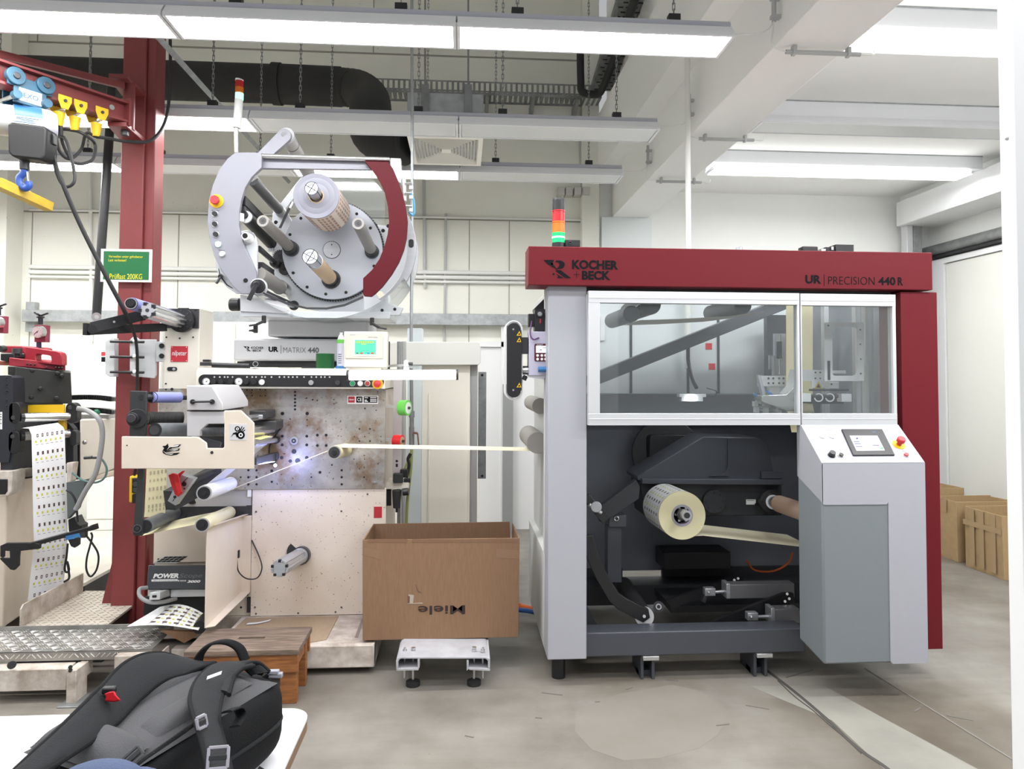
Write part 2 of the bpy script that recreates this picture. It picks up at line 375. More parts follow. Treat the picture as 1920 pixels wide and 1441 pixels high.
def tread(name, c1, c2, metal, rough, sc=(16, 16, 16)):
    """chequer plate: short raised bars in alternating directions"""
    m = bpy.data.materials.new(name); m.use_nodes = True; n, l = nodes_of(m); b = n['Principled BSDF']; b.inputs['Metallic'].default_value = metal; b.inputs['Roughness'].default_value = rough
    tc = n.new('ShaderNodeTexCoord'); mp = n.new('ShaderNodeMapping'); mp.inputs['Scale'].default_value = sc; l.new(tc.outputs['Object'], mp.inputs[0])
    ck = n.new('ShaderNodeTexChecker'); ck.inputs['Scale'].default_value = 1; l.new(mp.outputs[0], ck.inputs['Vector'])
    def wave(rot):
        q = n.new('ShaderNodeMapping'); q.inputs['Rotation'].default_value = (0, 0, rot); l.new(mp.outputs[0], q.inputs[0])
        w = n.new('ShaderNodeTexWave'); w.inputs['Scale'].default_value = 1.3; w.inputs['Distortion'].default_value = 0; l.new(q.outputs[0], w.inputs['Vector']); return w
    w1, w2 = wave(0.785), wave(-0.785)
    mx = n.new('ShaderNodeMix'); mx.data_type = 'FLOAT'; l.new(ck.outputs['Fac'], mx.inputs[0]); l.new(w1.outputs['Fac'], mx.inputs[2]); l.new(w2.outputs['Fac'], mx.inputs[3])
    r = n.new('ShaderNodeValToRGB'); r.color_ramp.elements[0].position = 0.55; r.color_ramp.elements[0].color = (*c1, 1); r.color_ramp.elements[1].position = 0.8; r.color_ramp.elements[1].color = (*c2, 1)
    l.new(mx.outputs[0], r.inputs[0])
    nz = n.new('ShaderNodeTexNoise'); nz.inputs['Scale'].default_value = 5; nz.inputs['Detail'].default_value = 6; l.new(tc.outputs['Object'], nz.inputs['Vector'])
    r2 = n.new('ShaderNodeValToRGB'); r2.color_ramp.elements[0].position = 0.3; r2.color_ramp.elements[0].color = (0.62, 0.6, 0.56, 1); r2.color_ramp.elements[1].position = 0.65; r2.color_ramp.elements[1].color = (1, 1, 1, 1); l.new(nz.outputs['Fac'], r2.inputs[0])
    m2 = n.new('ShaderNodeMix'); m2.data_type = 'RGBA'; m2.blend_type = 'MULTIPLY'; m2.inputs[0].default_value = 1; l.new(r.outputs[0], m2.inputs[6]); l.new(r2.outputs[0], m2.inputs[7]); l.new(m2.outputs[2], b.inputs['Base Color'])
    bp = n.new('ShaderNodeBump'); bp.inputs['Strength'].default_value = 0.8; bp.inputs['Distance'].default_value = 0.004; l.new(mx.outputs[0], bp.inputs['Height']); l.new(bp.outputs[0], b.inputs['Normal'])
    return m
def card_mat(name, c):
    return mat(name, c, 0.85, spec=0.15, noise=0.14, nscale=3.5, bump=0.15, bscale=8, stretch=(60, 4, 4))
WALL = wall_mat(); FLOOR = floor_mat(); STEELPLATE = stained_steel(); CREAMSP = cream_speckled()
TREAD = tread('aluminium_tread_plate', (0.42, 0.40, 0.38), (0.85, 0.84, 0.82), 0.75, 0.34, (15, 15, 15))
TREADC = tread('cream_tread_plate', (0.70, 0.66, 0.58), (0.42, 0.38, 0.33), 0.0, 0.5, (26, 26, 26))
WHITEW = mat('white_wall_paint', (0.91, 0.92, 0.90), 0.7, noise=0.03, nscale=1.2)
WHITEC = mat('white_ceiling_paint', (0.93, 0.935, 0.92), 0.8, noise=0.02, nscale=1.0)
WHITEM = mat('white_lacquer', (0.84, 0.85, 0.86), 0.4)
OFFW = mat('off_white_cabinet', (0.80, 0.80, 0.75), 0.5)
CREAM = mat('cream_machine_paint', (0.75, 0.67, 0.575), 0.45, noise=0.12, nscale=4, ncol=(0.70, 0.60, 0.50))
CREAM2 = mat('pale_cream_paint', (0.78, 0.74, 0.66), 0.45, noise=0.06, nscale=3)
CREAMD = mat('cream_paint_chipped', (0.72, 0.66, 0.60), 0.5, noise=0.5, nscale=9, ncol=(0.34, 0.28, 0.23))
URGREY = mat('light_grey_powder_coat', (0.385, 0.39, 0.43), 0.5, bump=0.12, bscale=300)
URSIDE = mat('pale_side_panel', (0.62, 0.63, 0.62), 0.5, noise=0.06, nscale=2)
MIDGREY = mat('mid_grey_powder_coat', (0.195, 0.22, 0.235), 0.45, bump=0.1, bscale=300)
DARKGREY = mat('dark_grey_powder_coat', (0.056, 0.061, 0.075), 0.42, bump=0.1, bscale=300)
DARKER = mat('anthracite_panel', (0.032, 0.034, 0.04), 0.5)
DARKIN = mat('slate_inner_panel', (0.16, 0.17, 0.20), 0.5)
RED = mat('crimson_powder_coat', (0.135, 0.006, 0.012), 0.5, spec=0.25, bump=0.1, bscale=300)
REDCOL = mat('oxide_red_paint', (0.25, 0.045, 0.045), 0.45, noise=0.25, nscale=2.5, ncol=(0.19, 0.035, 0.036))
REDPART = mat('signal_red_paint', (0.55, 0.03, 0.04), 0.4)
CRIM = mat('crimson_bridge_paint', (0.34, 0.018, 0.035), 0.4)
BLACK = mat('black_plastic', (0.012, 0.012, 0.014), 0.4)
BLACKM = mat('black_matte', (0.016, 0.016, 0.018), 0.75)
RUBBER = mat('black_rubber', (0.02, 0.02, 0.022), 0.6, noise=0.3, nscale=8)
DUCT = mat('charcoal_duct_insulation', (0.032, 0.032, 0.032), 0.85, noise=0.2, nscale=5)
GUN = mat('gunmetal', (0.07, 0.07, 0.075), 0.4, 0.5, noise=0.3, nscale=5)
STEEL = mat('bright_steel', (0.62, 0.62, 0.63), 0.28, 0.9)
ALU = mat('brushed_aluminium', (0.50, 0.51, 0.54), 0.38, 0.7, noise=0.1, nscale=3, stretch=(1, 1, 14))
ALUP = mat('anodised_aluminium', (0.66, 0.67, 0.69), 0.42, 0.45)
TSIL = mat('lilac_silver_plate', (0.255, 0.255, 0.295), 0.42, 0.15)
REDARC = mat('crimson_plate_dimmed', (0.085, 0.005, 0.010), 0.5, spec=0.2, bump=0.1, bscale=300)  # darkened copy of RED: the turret plate's weaker light put into its colour
SILVER = mat('silver_grey_lacquer', (0.60, 0.605, 0.635), 0.42, 0.15)
PLATEW = mat('pale_machined_plate', (0.56, 0.58, 0.61), 0.4, 0.25)
GALV = mat('galvanised_steel', (0.46, 0.48, 0.49), 0.45, 0.6, noise=0.3, nscale=14)
GALVD = mat('dull_galvanised', (0.30, 0.31, 0.31), 0.55, 0.5, noise=0.3, nscale=10)
PIPEW = mat('white_conduit', (0.78, 0.79, 0.76), 0.5)
PIPEG = mat('grey_conduit', (0.47, 0.48, 0.48), 0.5)
TRUNK = mat('lilac_grey_trunking', (0.50, 0.51, 0.58), 0.45)
REFL = mat('reflector_white', (0.80, 0.81, 0.84), 0.4)
YEL = mat('signal_yellow', (0.75, 0.46, 0.01), 0.45)
YELW = mat('worn_yellow_paint', (0.72, 0.48, 0.03), 0.5, noise=0.4, nscale=8, ncol=(0.45, 0.3, 0.05))
BLUE = mat('hoist_blue', (0.03, 0.13, 0.30), 0.4, noise=0.3, nscale=12)
BLUEH = mat('hook_blue', (0.03, 0.09, 0.40), 0.35)
TEALB = mat('trolley_blue', (0.03, 0.12, 0.20), 0.45, noise=0.4, nscale=10)
HGREY = mat('hoist_grey', (0.60, 0.61, 0.62), 0.4)
LBLUE = mat('lilac_rubber', (0.24, 0.26, 0.56), 0.6, noise=0.12, nscale=6)
RIBB = mat('grooved_black_rubber', (0.035, 0.036, 0.034), 0.6, noise=0.4, nscale=4, stretch=(30, 1, 1))
GROLL = mat('grey_rubber_roller', (0.13, 0.14, 0.15), 0.5, noise=0.25, nscale=5, stretch=(14, 1, 1))
TAUPE = mat('taupe_roller_sleeve', (0.30, 0.285, 0.265), 0.5, noise=0.15, nscale=3)
CHROME = mat('chromed_roller', (0.72, 0.72, 0.70), 0.22, 0.95)
PAPER = mat('white_paper', (0.82, 0.83, 0.84), 0.6)
BACKP = mat('pale_yellow_backing_paper', (0.72, 0.66, 0.42), 0.55)
STRIPP = mat('cream_waste_strip', (0.82, 0.77, 0.60), 0.6)
CORE = mat('cardboard_core', (0.55, 0.40, 0.25), 0.7, noise=0.1, nscale=10)
COREP = mat('pink_brown_core', (0.52, 0.36, 0.27), 0.45)
PINK = mat('pink_brown_print', (0.40, 0.22, 0.16), 0.6)
PINKL = mat('pale_peach_print', (0.68, 0.50, 0.40), 0.6)
CARD = card_mat('brown_cardboard', (0.275, 0.165, 0.10))
CARDL = card_mat('tan_cardboard', (0.47, 0.33, 0.18))
TAPE = mat('brown_parcel_tape', (0.22, 0.125, 0.075), 0.3)
TAPEL = mat('tan_parcel_tape', (0.41, 0.285, 0.155), 0.6)
WOOD = mat('orange_stained_wood', (0.40, 0.155, 0.045), 0.5, noise=0.35, nscale=3, stretch=(3, 10, 30), ncol=(0.18, 0.065, 0.02))
WOODT = mat('worn_grey_brown_wood', (0.25, 0.185, 0.14), 0.6, noise=0.5, nscale=3, stretch=(3, 26, 20), ncol=(0.10, 0.07, 0.055))
GREEN = mat('sign_green', (0.01, 0.15, 0.045), 0.5)
YTXT = mat('yellow_lettering', (0.85, 0.75, 0.02), 0.5)
INK = mat('charcoal_lettering', (0.007, 0.008, 0.010), 0.7, spec=0.1)
INKG = mat('grey_lettering', (0.10, 0.105, 0.115), 0.5)
WTXT = mat('white_lettering', (0.85, 0.85, 0.85), 0.5)
LOGORED = mat('badge_red', (0.50, 0.03, 0.045), 0.4)
GREENT = mat('green_tape', (0.008, 0.085, 0.022), 0.3)
LIME = mat('lime_tape', (0.16, 0.62, 0.10), 0.3)
REDT = mat('red_tape', (0.70, 0.02, 0.03), 0.3)
REDCLOTH = mat('red_cloth', (0.55, 0.015, 0.02), 0.6)
FABRIC = mat('black_pack_fabric', (0.008, 0.0085, 0.0095), 0.8, spec=0.2, bump=0.4, bscale=500)
FABRIC2 = mat('charcoal_webbing', (0.017, 0.018, 0.020), 0.75, spec=0.2, bump=0.4, bscale=400)
MESHF = mat('grey_back_mesh', (0.085, 0.085, 0.09), 0.75, spec=0.2, bump=0.5, bscale=500)
TABLEW = mat('white_table_laminate', (0.80, 0.80, 0.82), 0.35)
TABLEE = mat('wooden_table_edge', (0.20, 0.12, 0.07), 0.6)
DENIM = mat('denim_blue_cloth', (0.06, 0.085, 0.16), 0.85, bump=0.5, bscale=300)
ORANGEH = mat('orange_hose', (0.65, 0.12, 0.02), 0.45)
HOSEB = mat('blue_hose', (0.02, 0.07, 0.25), 0.4)
HOSEG = mat('olive_hose', (0.28, 0.30, 0.10), 0.5)
SENSB = mat('sensor_blue', (0.04, 0.18, 0.42), 0.4)
BEIGEP = mat('beige_plastic_housing', (0.66, 0.63, 0.55), 0.5)
LILAC = mat('lilac_plastic', (0.52, 0.50, 0.62), 0.45)
LIT = emission('lit_fluorescent', (1.0, 1.0, 1.0), LAMP)
GLASS = clear('machine_window_glass', (0.93, 0.95, 0.95), 0.03, 0.02, 0.03, (0.75, 0.82, 0.85))
POLY = clear('clear_polycarbonate', (0.93, 0.95, 0.95), 0.10, 0.05, 0.07)
# ================================================================== THE ROOM
YB = 7.0
XL = P(1147, 408, YB).x; XR = P(1213, 412, YB).x       # the white beam's two lower edges
ZB = P(1147, 408, YB).z                                  # its underside
ZA = P(1400, 362, YB).z                                  # annex ceiling
XCOR = P(1120, 500, YB).x                                # where the concrete wall ends
XW = P(1692, 520, YB).x                                  # annex side wall
struct(MB(FLOOR).box(-7, 8, -1.5, YB+0.3, -0.1, 0), 'floor')
b = MB(WALL).box(-7, XCOR, YB, YB+0.2, 0, 6); struct(b, 'wall_back')
struct(MB(WHITEW).box(XCOR, XW+0.5, YB+0.02, YB+0.2, 0, ZA+0.3), 'wall_annex_back')
b = MB(WHITEW).box(XW+0.3, XW+0.5, -1.5, YB+0.2, 0, ZA+0.3); b.box(XW, XW+0.3, -1.5, YB+0.02, P(1689, 429, YB).z+0.02, ZA+0.05); struct(b, 'wall_right')
struct(MB(WALL).box(-6.3, -6.1, -1.5, YB+0.2, 0, 6), 'wall_left')
struct(MB(WHITEC).box(XR-0.05, XW+0.5, -1.5, YB+0.2, ZA, ZA+0.2), 'ceiling_annex')
struct(MB(WHITEC).box(-7, XL-0.1, -1.5, YB+0.2, 5.6, 5.8), 'ceiling_hall')
struct(MB(WALL).box(-6.1, P(10, 500, 6.75).x, 6.75, YB, 0, 6), 'pillar_left', bevel=0.004)
b = MB(WHITEC).box(XL, XR, 1.0, YB, ZB, ZB+0.85)
b.box(XL-0.16, XR, 1.0, YB, ZB+0.42, ZB+1.0); b.box(XL-0.05, XR, 1.0, YB, ZB+1.0, 5.6)
struct(b, 'beam', bevel=0.004)
b = MB(mat('bluish_white_panel', (0.80, 0.85, 0.86), 0.6)).box(P(1128, 500, YB-.04).x, P(1222, 500, YB-.04).x, YB-0.04, YB+0.02, 0, ZB); struct(b, 'wall_annex_panel', bevel=0.003)
b = MB(WALL).box(P(1092, 500, YB-.12).x, XCOR, YB-0.10, YB, 0, 5.6); struct(b, 'pillar_back', bevel=0.004)
# joints between the wall's concrete panels
JOINT = mat('panel_joint_shadow_gap', (0.33, 0.32, 0.28), 0.8)
b = MB(JOINT)
for z in (P(600, 97, YB).z, P(600, 404, YB).z-0.012): b.box(-6.1, XCOR, YB-0.004, YB, z-0.008, z+0.008)
for x in (60, 335, 530, 880, 955): 
    X = P(x, 450, YB).x; b.box(X-0.004, X+0.004, YB-0.004, YB, 0.1, P(600, 404, YB).z)
for x in (70, 700): 
    X = P(x, 100, YB).x; b.box(X-0.005, X+0.005, YB-0.004, YB, P(600, 97, YB).z, 5.6)
struct(b, 'wall_back_joint')
# annex door: header box, post, roller, white door leaf
b = MB(WHITEM).box(XW-0.12, XW+0.3, 2.0, YB-0.1, P(1689, 429, YB).z, P(1687, 399, YB).z+0.08); struct(b, 'trim_door_header', bevel=0.006)
b = MB(ALUP).box(P(1701, 450, 6.8).x, P(1712, 450, 6.8).x, 6.8, 6.9, 0, P(1689, 429, YB).z); b.use(GALV).box(P(1713, 450, 6.85).x, P(1729, 450, 6.85).x, 6.85, 6.98, 0, P(1689, 429, YB).z); struct(b, 'trim_door_post', bevel=0.004)
XD = XW+0.27
p0 = PXX(1734, 470, XD); p1 = PXX(1889, 420, XD)
b = MB(GALVD); b.cyl((XD-0.02, p0.y+0.03, p0.z-0.03), (XD-0.02, 3.6, p0.z-0.03), 0.055); b.use(BLACK).box(XD-0.05, XD+0.02, 3.6, p0.y+0.04, p0.z-0.115, p0.z-0.09); struct(b, 'door_1_roller')
b = MB(OFFW); zt = p0.z-0.19; yl = PXX(1776, 600, XD).y
b.box(XD, XW+0.3, 3.2, yl, 0, zt); b.use(WHITEM).box(XD-0.02, XW+0.3, yl+0.012, yl+0.20, 0, zt+0.06); b.box(XD-0.02, XW+0.3, 3.2, yl+0.012, zt+0.01, zt+0.06); struct(b, 'door_1')
# the white post that closes the view
xa = P(1912, 700, 1.25).x
b = MB(WHITEM).box(xa, xa+0.2, 1.25, 1.288, 0, 3.2); struct(b, 'pillar_post', bevel=0.002)
q = P(1911, 260, 1.27); b = MB(ALUP).sphere((xa-0.0005, 1.268, q.z), 0.0045, 10, 6); struct(b, 'pillar_post_screw')
# crack and old marks in the floor
b = MB(mat('floor_crack_filler', (0.06, 0.055, 0.05), 0.8)); pts = [(1433, 1252), (1465, 1275), (1500, 1305), (1533, 1330), (1562, 1358), (1590, 1385), (1625, 1412), (1665, 1441), (1720, 1490)]
b.ribbon([PZ(x+random.uniform(-3, 3), y, 0.0012) for x, y in pts], (0.008, 0.004, 0), 0.0016, 4)
b.ribbon([PZ(x+random.uniform(-5, 5)-6, y, 0.001) for x, y in pts[1:-2]], (0.003, 0.002, 0), 0.0016, 4)
struct(b, 'floor_crack')
b = MB(mat('floor_patch_pale', (0.31, 0.30, 0.262), 0.45, noise=0.25, nscale=2.5))
b.prism([PZ(x, y, 0.0006) for x, y in ((1405, 1285), (1545, 1285), (1905, 1480), (1700, 1480), (1560, 1350))], (0, 0, -0.001))
struct(b, 'floor_patch')
b = MB(mat('floor_joint_line', (0.20, 0.19, 0.17), 0.8)); b.ribbon([PZ(1621, 1252, .0014), PZ(1700, 1300, .0014), PZ(1800, 1362, .0014), PZ(1910, 1430, .0014)], (0.004, 0.003, 0), 0.0012)
struct(b, 'floor_joint')
b = MB(mat('floor_stain_brown', (0.205, 0.185, 0.158), 0.5, noise=0.3, nscale=3, ncol=(0.235, 0.215, 0.19)))
b.prism([PZ(x, y, 0.0004) for x, y in ((1080, 1330), (1160, 1300), (1260, 1283), (1320, 1296), (1356, 1322), (1362, 1348), (1345, 1378), (1310, 1402), (1240, 1420), (1170, 1425), (1110, 1405), (1078, 1370))], (0, 0, -0.0008)); struct(b, 'floor_stain')
b = MB(mat('floor_scuff', (0.15, 0.14, 0.125), 0.6))
for x, y, l_ in ((1035, 1300, 0.05), (1355, 1358, 0.03), (1180, 1290, 0.02), (1120, 1315, 0.012), (1660, 1300, 0.06), (1720, 1330, 0.03), (1800, 1345, 0.05), (1500, 1262, 0.10), (1010, 1345, 0.015), (880, 1380, 0.02), (1420, 1325, 0.05), (1260, 1275, 0.03)):
    p = PZ(x, y, 0.0011); a = random.uniform(-0.6, 0.6); v = Vector((math.cos(a), math.sin(a), 0))*l_; b.ribbon([p-v, p, p+v], Vector((-v.y, v.x, 0)).normalized()*0.004, 0.0012)
struct(b, 'floor_scuff_marking')
# ================================================================== LAMPS AND CEILING SERVICES
ZL = 3.05
DIFF = mat('unlit_prismatic_lens', (0.72, 0.74, 0.75), 0.25)
def luminaire(X0, X1, Yf, Yb, z, lit, label, group, trunk=True, ends=(0, 0), chains=True, hang=None, opal=False):
    t = thing('fluorescent_lamp', label, 'lamp', ((X0+X1)/2, (Yf+Yb)/2, z), group)
    h = 0.062; Ym = (Yf+Yb)/2
    b = MB(mat('opal_lamp_cover', (0.85, 0.86, 0.87), 0.4, emit=(1, 1, 0.99), es=2.0) if opal and lit else REFL)
    e = 0.004
    # sloping trough: outer walls, top, end caps
    prof = [(Yf, z), (Yf+0.004, z+0.02), (Yf+0.035, z+h), (Yb-0.035, z+h), (Yb-0.004, z+0.02), (Yb, z), (Yb-0.012, z), (Yb-0.016, z+0.012), (Yf+0.016, z+0.012), (Yf+0.012, z)]
    b.prism([(X0+e, y, q) for y, q in prof], (X1-X0-2*e, 0, 0))
    b.build('housing', t, bevel=0.0015)
    MB(LIT if lit else DIFF).box(X0+0.02, X1-0.02, Yf+0.017, Yb-0.017, z+0.003, z+0.0115).build('diffuser', t)
    for x in (X0+0.003, X1-0.017): MB(REFL).box(x, x+0.014, Yf+0.002, Yb-0.002, z-0.002, z+0.02).build('end_cap', t, bevel=0.001)
    if trunk:
        MB(TRUNK).cyl((X0, Ym-0.03, z+h+0.022), (X1, Ym-0.03, z+h+0.022), 0.024, n=14).build('trunking', t)
    if chains:
        for fx in (0.22, 0.8):
            x = X0+(X1-X0)*fx; y = Ym
            MB(BLACK).box(x-0.028, x+0.028, y-0.02, y+0.02, z+h+0.044, z+h+0.085).build('hanger', t, bevel=0.002)
            c = MB(GALVD); q = z+h+0.08; k = 0
            while q < z+h+1.55:
                a = 0.017
                for s in (-1, 1):
                    dx, dy = (s*0.006, 0) if k % 2 else (0, s*0.006)
                    c.cyl((x+dx, y+dy, q), (x+dx, y+dy, q+0.034), 0.0022, n=5)
                dx, dy = (0.006, 0) if k % 2 else (0, 0.006)
                for zz in (q, q+0.034): c.cyl((x-dx, y-dy, zz), (x+dx, y+dy, zz), 0.0022, n=5)
                q += 0.029; k += 1
            c.build('chain', t)
    return t
rows = []
for (fx, fy), (rx, ry) in (((1380, 68), (1354, 110)), ((1239, 243), (1224, 268)), ((1170, 329), (1164, 345))):
    f = PZ(fx, fy, ZL); r = PZ(rx, ry, ZL); rows.append((f.x, f.y, r.y))
rowword = ('front', 'middle', 'rear')
LEN = 1.275
litmap = ((1, 1, 1, 1), (0, 0, 1, 1, 1), (0, 1, 0, 1, 1))
desc = {(0, 0): 'lit tray lamp of the front hanging row, its end against the white beam',
        (0, 1): 'lit tray lamp of the front hanging row, above the blue control screen',
        (0, 2): 'lit tray lamp of the front hanging row, passing above the red column',
        (0, 3): 'lit tray lamp of the front hanging row, cut off by the edge of the picture',
        (1, 0): 'switched-off tray lamp ending at the white beam in the middle hanging row',
        (1, 1): 'switched-off tray lamp of the middle row below the black duct elbow',
        (1, 2): 'lit tray lamp of the middle row behind the slim white signal tower',
        (1, 3): 'lit tray lamp of the middle row behind the blue beam trolley',
        (1, 4): 'lit tray lamp at the far end of the middle row, beyond the crane hoist',
        (2, 0): 'switched-off tray lamp ending at the white beam in the rear hanging row',
        (2, 1): 'lit tray lamp of the rear row just behind the square ceiling vent',
        (2, 2): 'switched-off tray lamp of the rear row between red column and turret frame',
        (2, 3): 'lit tray lamp of the rear row beyond the hoist hook',
        (2, 4): 'lit tray lamp at the far end of the rear row, beyond the pillar'}
for ri, (xe, yf, yb) in enumerate(rows):
    for k, lit in enumerate(litmap[ri]):
        luminaire(xe-(k+1)*LEN, xe-k*LEN, yf, yb, ZL, lit, desc[(ri, k)].replace('blue control screen', 'turret rewinder'), rowword[ri]+' row of hanging lamps')
# annex ceiling lamps, screwed under the ceiling on rails
annex = (((1593, 62), (1577, 97), 2.2, 1, 'lit lamp on the annex ceiling nearest the white post'), ((1428, 228), (1410, 250), 2.6, 0, 'switched-off long lamp on the annex ceiling between two lit ones'), ((1337, 315), (1325, 328), 2.28, 1, 'lit lamp on the annex ceiling near the back wall'))
ZL2 = ZA-0.17
for (fx, fy), (rx, ry), L, lit, lab in annex:
    f = PZ(fx, fy, ZL2); r = PZ(rx, ry, ZL2)
    if fx == 1337: L = PZ(1788, 341, ZL2).x-f.x
    t = luminaire(f.x, f.x+L, f.y, max(r.y, f.y+0.2), ZL2, lit, lab, 'annex ceiling lamps', trunk=False, chains=False, opal=True)
    ym = f.y+0.06
    MB(REFL).box(f.x-0.02, f.x+L+0.12, ym-0.02, ym+0.05, ZL2+0.062, ZA-0.004).build('mounting_rail', t)
    MB(GALV).box(f.x-0.02, f.x+L+0.12, ym-0.024, ym-0.018, ZA-0.008, ZA).build('rail_edge', t)
    MB(BEIGEP).box(f.x-0.03, f.x+0.005, f.y+0.06, f.y+0.14, ZL2+0.07, ZL2+0.10).build('cable_entry', t)
# wiring from the ends of the hanging rows across the beam's underside
for i, (xe, yf, yb) in enumerate(rows):
    y = (yf+yb)/2+0.02; zc = ZB-0.03
    b = MB(PIPEG).cyl((XL+0.05, y, zc), (XL+0.42, y, zc), 0.011, n=10)
    for x in (XL+0.09, XL+0.36): b.box(x-0.008, x+0.008, y-0.016, y+0.016, zc-0.014, ZB)
    b.cyl((XL-0.03, y-0.05, ZB+0.09), (XL-0.03, y-0.05, ZB+0.24), 0.011, n=10)
    for q in (ZB+0.11, ZB+0.2): b.box(XL-0.045, XL, y-0.064, y-0.036, q-0.008, q+0.008)
    b.use(PIPEW).tube([(xe+0.0, y, ZL+0.07), (XL-0.04, y-0.02, ZL+0.10), (XL-0.03, y-0.05, ZB+0.24)], 0.004, 6)
    b.tube([(XL-0.03, y-0.05, ZB+0.09), (XL-0.03, y-0.03, ZB-0.01), (XL+0.05, y, zc)], 0.004, 6)
    b.tube([(XL+0.42, y, zc), (XL+0.48, y, zc), (XL+0.50, y+0.02, ZB)], 0.004, 6)
    o = b.build('cable_conduit'); tag(o, 'thin grey cable conduit under the white beam at the end of the %s lamp row' % rowword[i], 'conduit', 'lamp cable conduits on the beam')

# -------- black insulated air duct with its elbow, running into the ceiling vent
t = thing('air_duct', 'thick black insulated ventilation duct along the upper back wall', 'duct', P(300, 150, 6.3))
q = mpp(6.3)
a0, a1 = P(-120, 136, 6.3), P(530, 158, 6.3); a2 = P(640, 163, 6.3)
MB(DUCT).cyl(a0, a1, 35*q, n=32).build('duct_run', t)
b = MB(DUCT).cyl(P(512, 157, 6.3), P(528, 158, 6.3), 38*q, n=32); b.cyl(a1, a2, 36*q, n=32); b.build('collar', t)
e = [a2, P(672, 168, 6.2), P(692, 185, 5.9), P(695, 215, 5.5), P(697, 245, 5.3), P(722, 265, 5.2), P(764, 268, 5.15)]
b = MB(DUCT); pts = catmull(e, 8); b.tube(pts, [0.165 if k % 2 else 0.158 for k in range(len(pts))], 28, 0); b.build('flexible_elbow', t)
# -------- square supply-air vent
YF_, YB_ = 4.70, 5.22
t = thing('air_vent', 'square white louvred air vent hanging under its galvanised box', 'vent', P(835, 290, 5.2))
A = P(763, 255, YF_); B = P(906, 262, YF_); zt = P(840, 175, YF_).z; zb = A.z
MB(GALV).box(A.x, B.x, YF_, YB_+0.02, zb+0.02, zt).build('plenum_box', t, bevel=0.003)
b = MB(BEIGEP if False else mat('vent_white', (0.92, 0.90, 0.83), 0.5))
cx, cy, hw, hd = (A.x+B.x)/2, (YF_+YB_)/2+0.06, (B.x-A.x)/2, (YB_-YF_)/2+0.06
def sqring(b, s0, z0, s1, z1):
    o = [(cx+sx*hw*s0, cy+sy*hd*s0, z0) for sx, sy in ((-1, -1), (1, -1), (1, 1), (-1, 1))]; i = [(cx+sx*hw*s1, cy+sy*hd*s1, z1) for sx, sy in ((-1, -1), (1, -1), (1, 1), (-1, 1))]
    k = b.add(o+i+[(x, y, z+0.004) for x, y, z in o]+[(x, y, z+0.004) for x, y, z in i])
    for a in range(4):
        c = (a+1) % 4; b.face((k+a, k+c, k+4+c, k+4+a)); b.face((k+8+a, k+12+a, k+12+c, k+8+c)); b.face((k+a, k+8+a, k+8+c, k+c)); b.face((k+4+a, k+4+c, k+12+c, k+12+a))
sqring(b, 1.0, zb, 0.88, zb); sqring(b, 1.0, zb, 1.0, zb+0.02); b.build('frame', t)
b = MB(MATS['vent_white'])
for k in range(9):
    s = 0.88-k*0.085; sqring(b, s, zb+0.002, s-0.055, zb+0.035)
sqring(b, 0.13, zb+0.006, 0.001, zb+0.006)
b.build('louvre_slats', t)
for x in (797, 878):
    MB(GALVD).cyl(P(x, 200, YF_-0.005), P(x, -60, YF_-0.005), 0.006, n=8).build('hanger_rod', t)
    c = P(x, 178, YF_-0.02); MB(GALVD).box(c.x-0.025, c.x+0.025, YF_-0.03, YF_, c.z-0.13, c.z+0.07).build('hanger_bracket', t, bevel=0.002)
# -------- cable trays: one along the back wall, one running to the viewer under the upper hall wall
def cable_tray(b, p0, p1, w, up=0.05):
    p0, p1 = Vector(p0), Vector(p1); d = (p1-p0); L = d.length; d.normalize(); side = d.cross(Vector((0, 0, 1))).normalized()
    n = int(L/0.05)
    for s in (-1, 1):
        b.bar(p0+side*s*w/2+Vector((0, 0, up/2+0.012)), p1+side*s*w/2+Vector((0, 0, up/2+0.012)), 0.003, 0.014)
        b.bar(p0+side*s*w/2+Vector((0, 0, -up/2)), p1+side*s*w/2+Vector((0, 0, -up/2)), 0.003, 0.022)
    for k in range(n+1):
        p = p0+d*(L*k/n)
        for s in (-1, 1): b.box(p.x-0.011, p.x+0.011, p.y+side.y*s*w/2-0.0115*abs(side.x)-0.001, p.y+side.y*s*w/2+0.0115*abs(side.x)+0.001, p.z-up/2, p.z+up/2+0.01) if abs(d.x) > 0.5 else b.box(p.x+side.x*s*w/2-0.001, p.x+side.x*s*w/2+0.001, p.y-0.011, p.y+0.011, p.z-up/2, p.z+up/2+0.01)
        b.bar(p-side*w/2+Vector((0, 0, -up/2)), p+side*w/2+Vector((0, 0, -up/2)), 0.026, 0.002)
t = thing('cable_tray', 'perforated galvanised cable tray on brackets along the back wall', 'cable tray', P(900, 170, 6.8))
b = MB(GALVD); A = P(690, 168, 6.8); B = P(1122, 188, 6.8); cable_tray(b, A, (B.x, B.y, A.z), 0.22, 0.10); b.build('tray', t)
for x in (910, 995, 1077):
    c = P(x, 190, 6.8); MB(GALVD).prism([(c.x, YB, A.z-0.06), (c.x, 6.66, A.z-0.06), (c.x, 6.66, A.z-0.09), (c.x, YB, A.z-0.24)], (0.03, 0, 0)).build('bracket', t)
t = thing('cable_tray', 'perforated cable tray with a black hose climbing beside the white beam', 'cable tray', P(1145, 90, 5.8))
b = MB(GALVD); XT = P(1130, 150, 6.75).x; zt = P(1130, 172, 6.75).z
n0 = P(1128, 170, 6.7); n1 = P(1175, -40, 5.3); n1 = Vector((n0.x, n1.y, n1.z)); b.bar(n0, n1, 0.20, 0.004); 
for s in (-1, 1): b.bar(n0+Vector((s*0.1, 0, 0.03)), n1+Vector((s*0.1, 0, 0.03)), 0.004, 0.06)
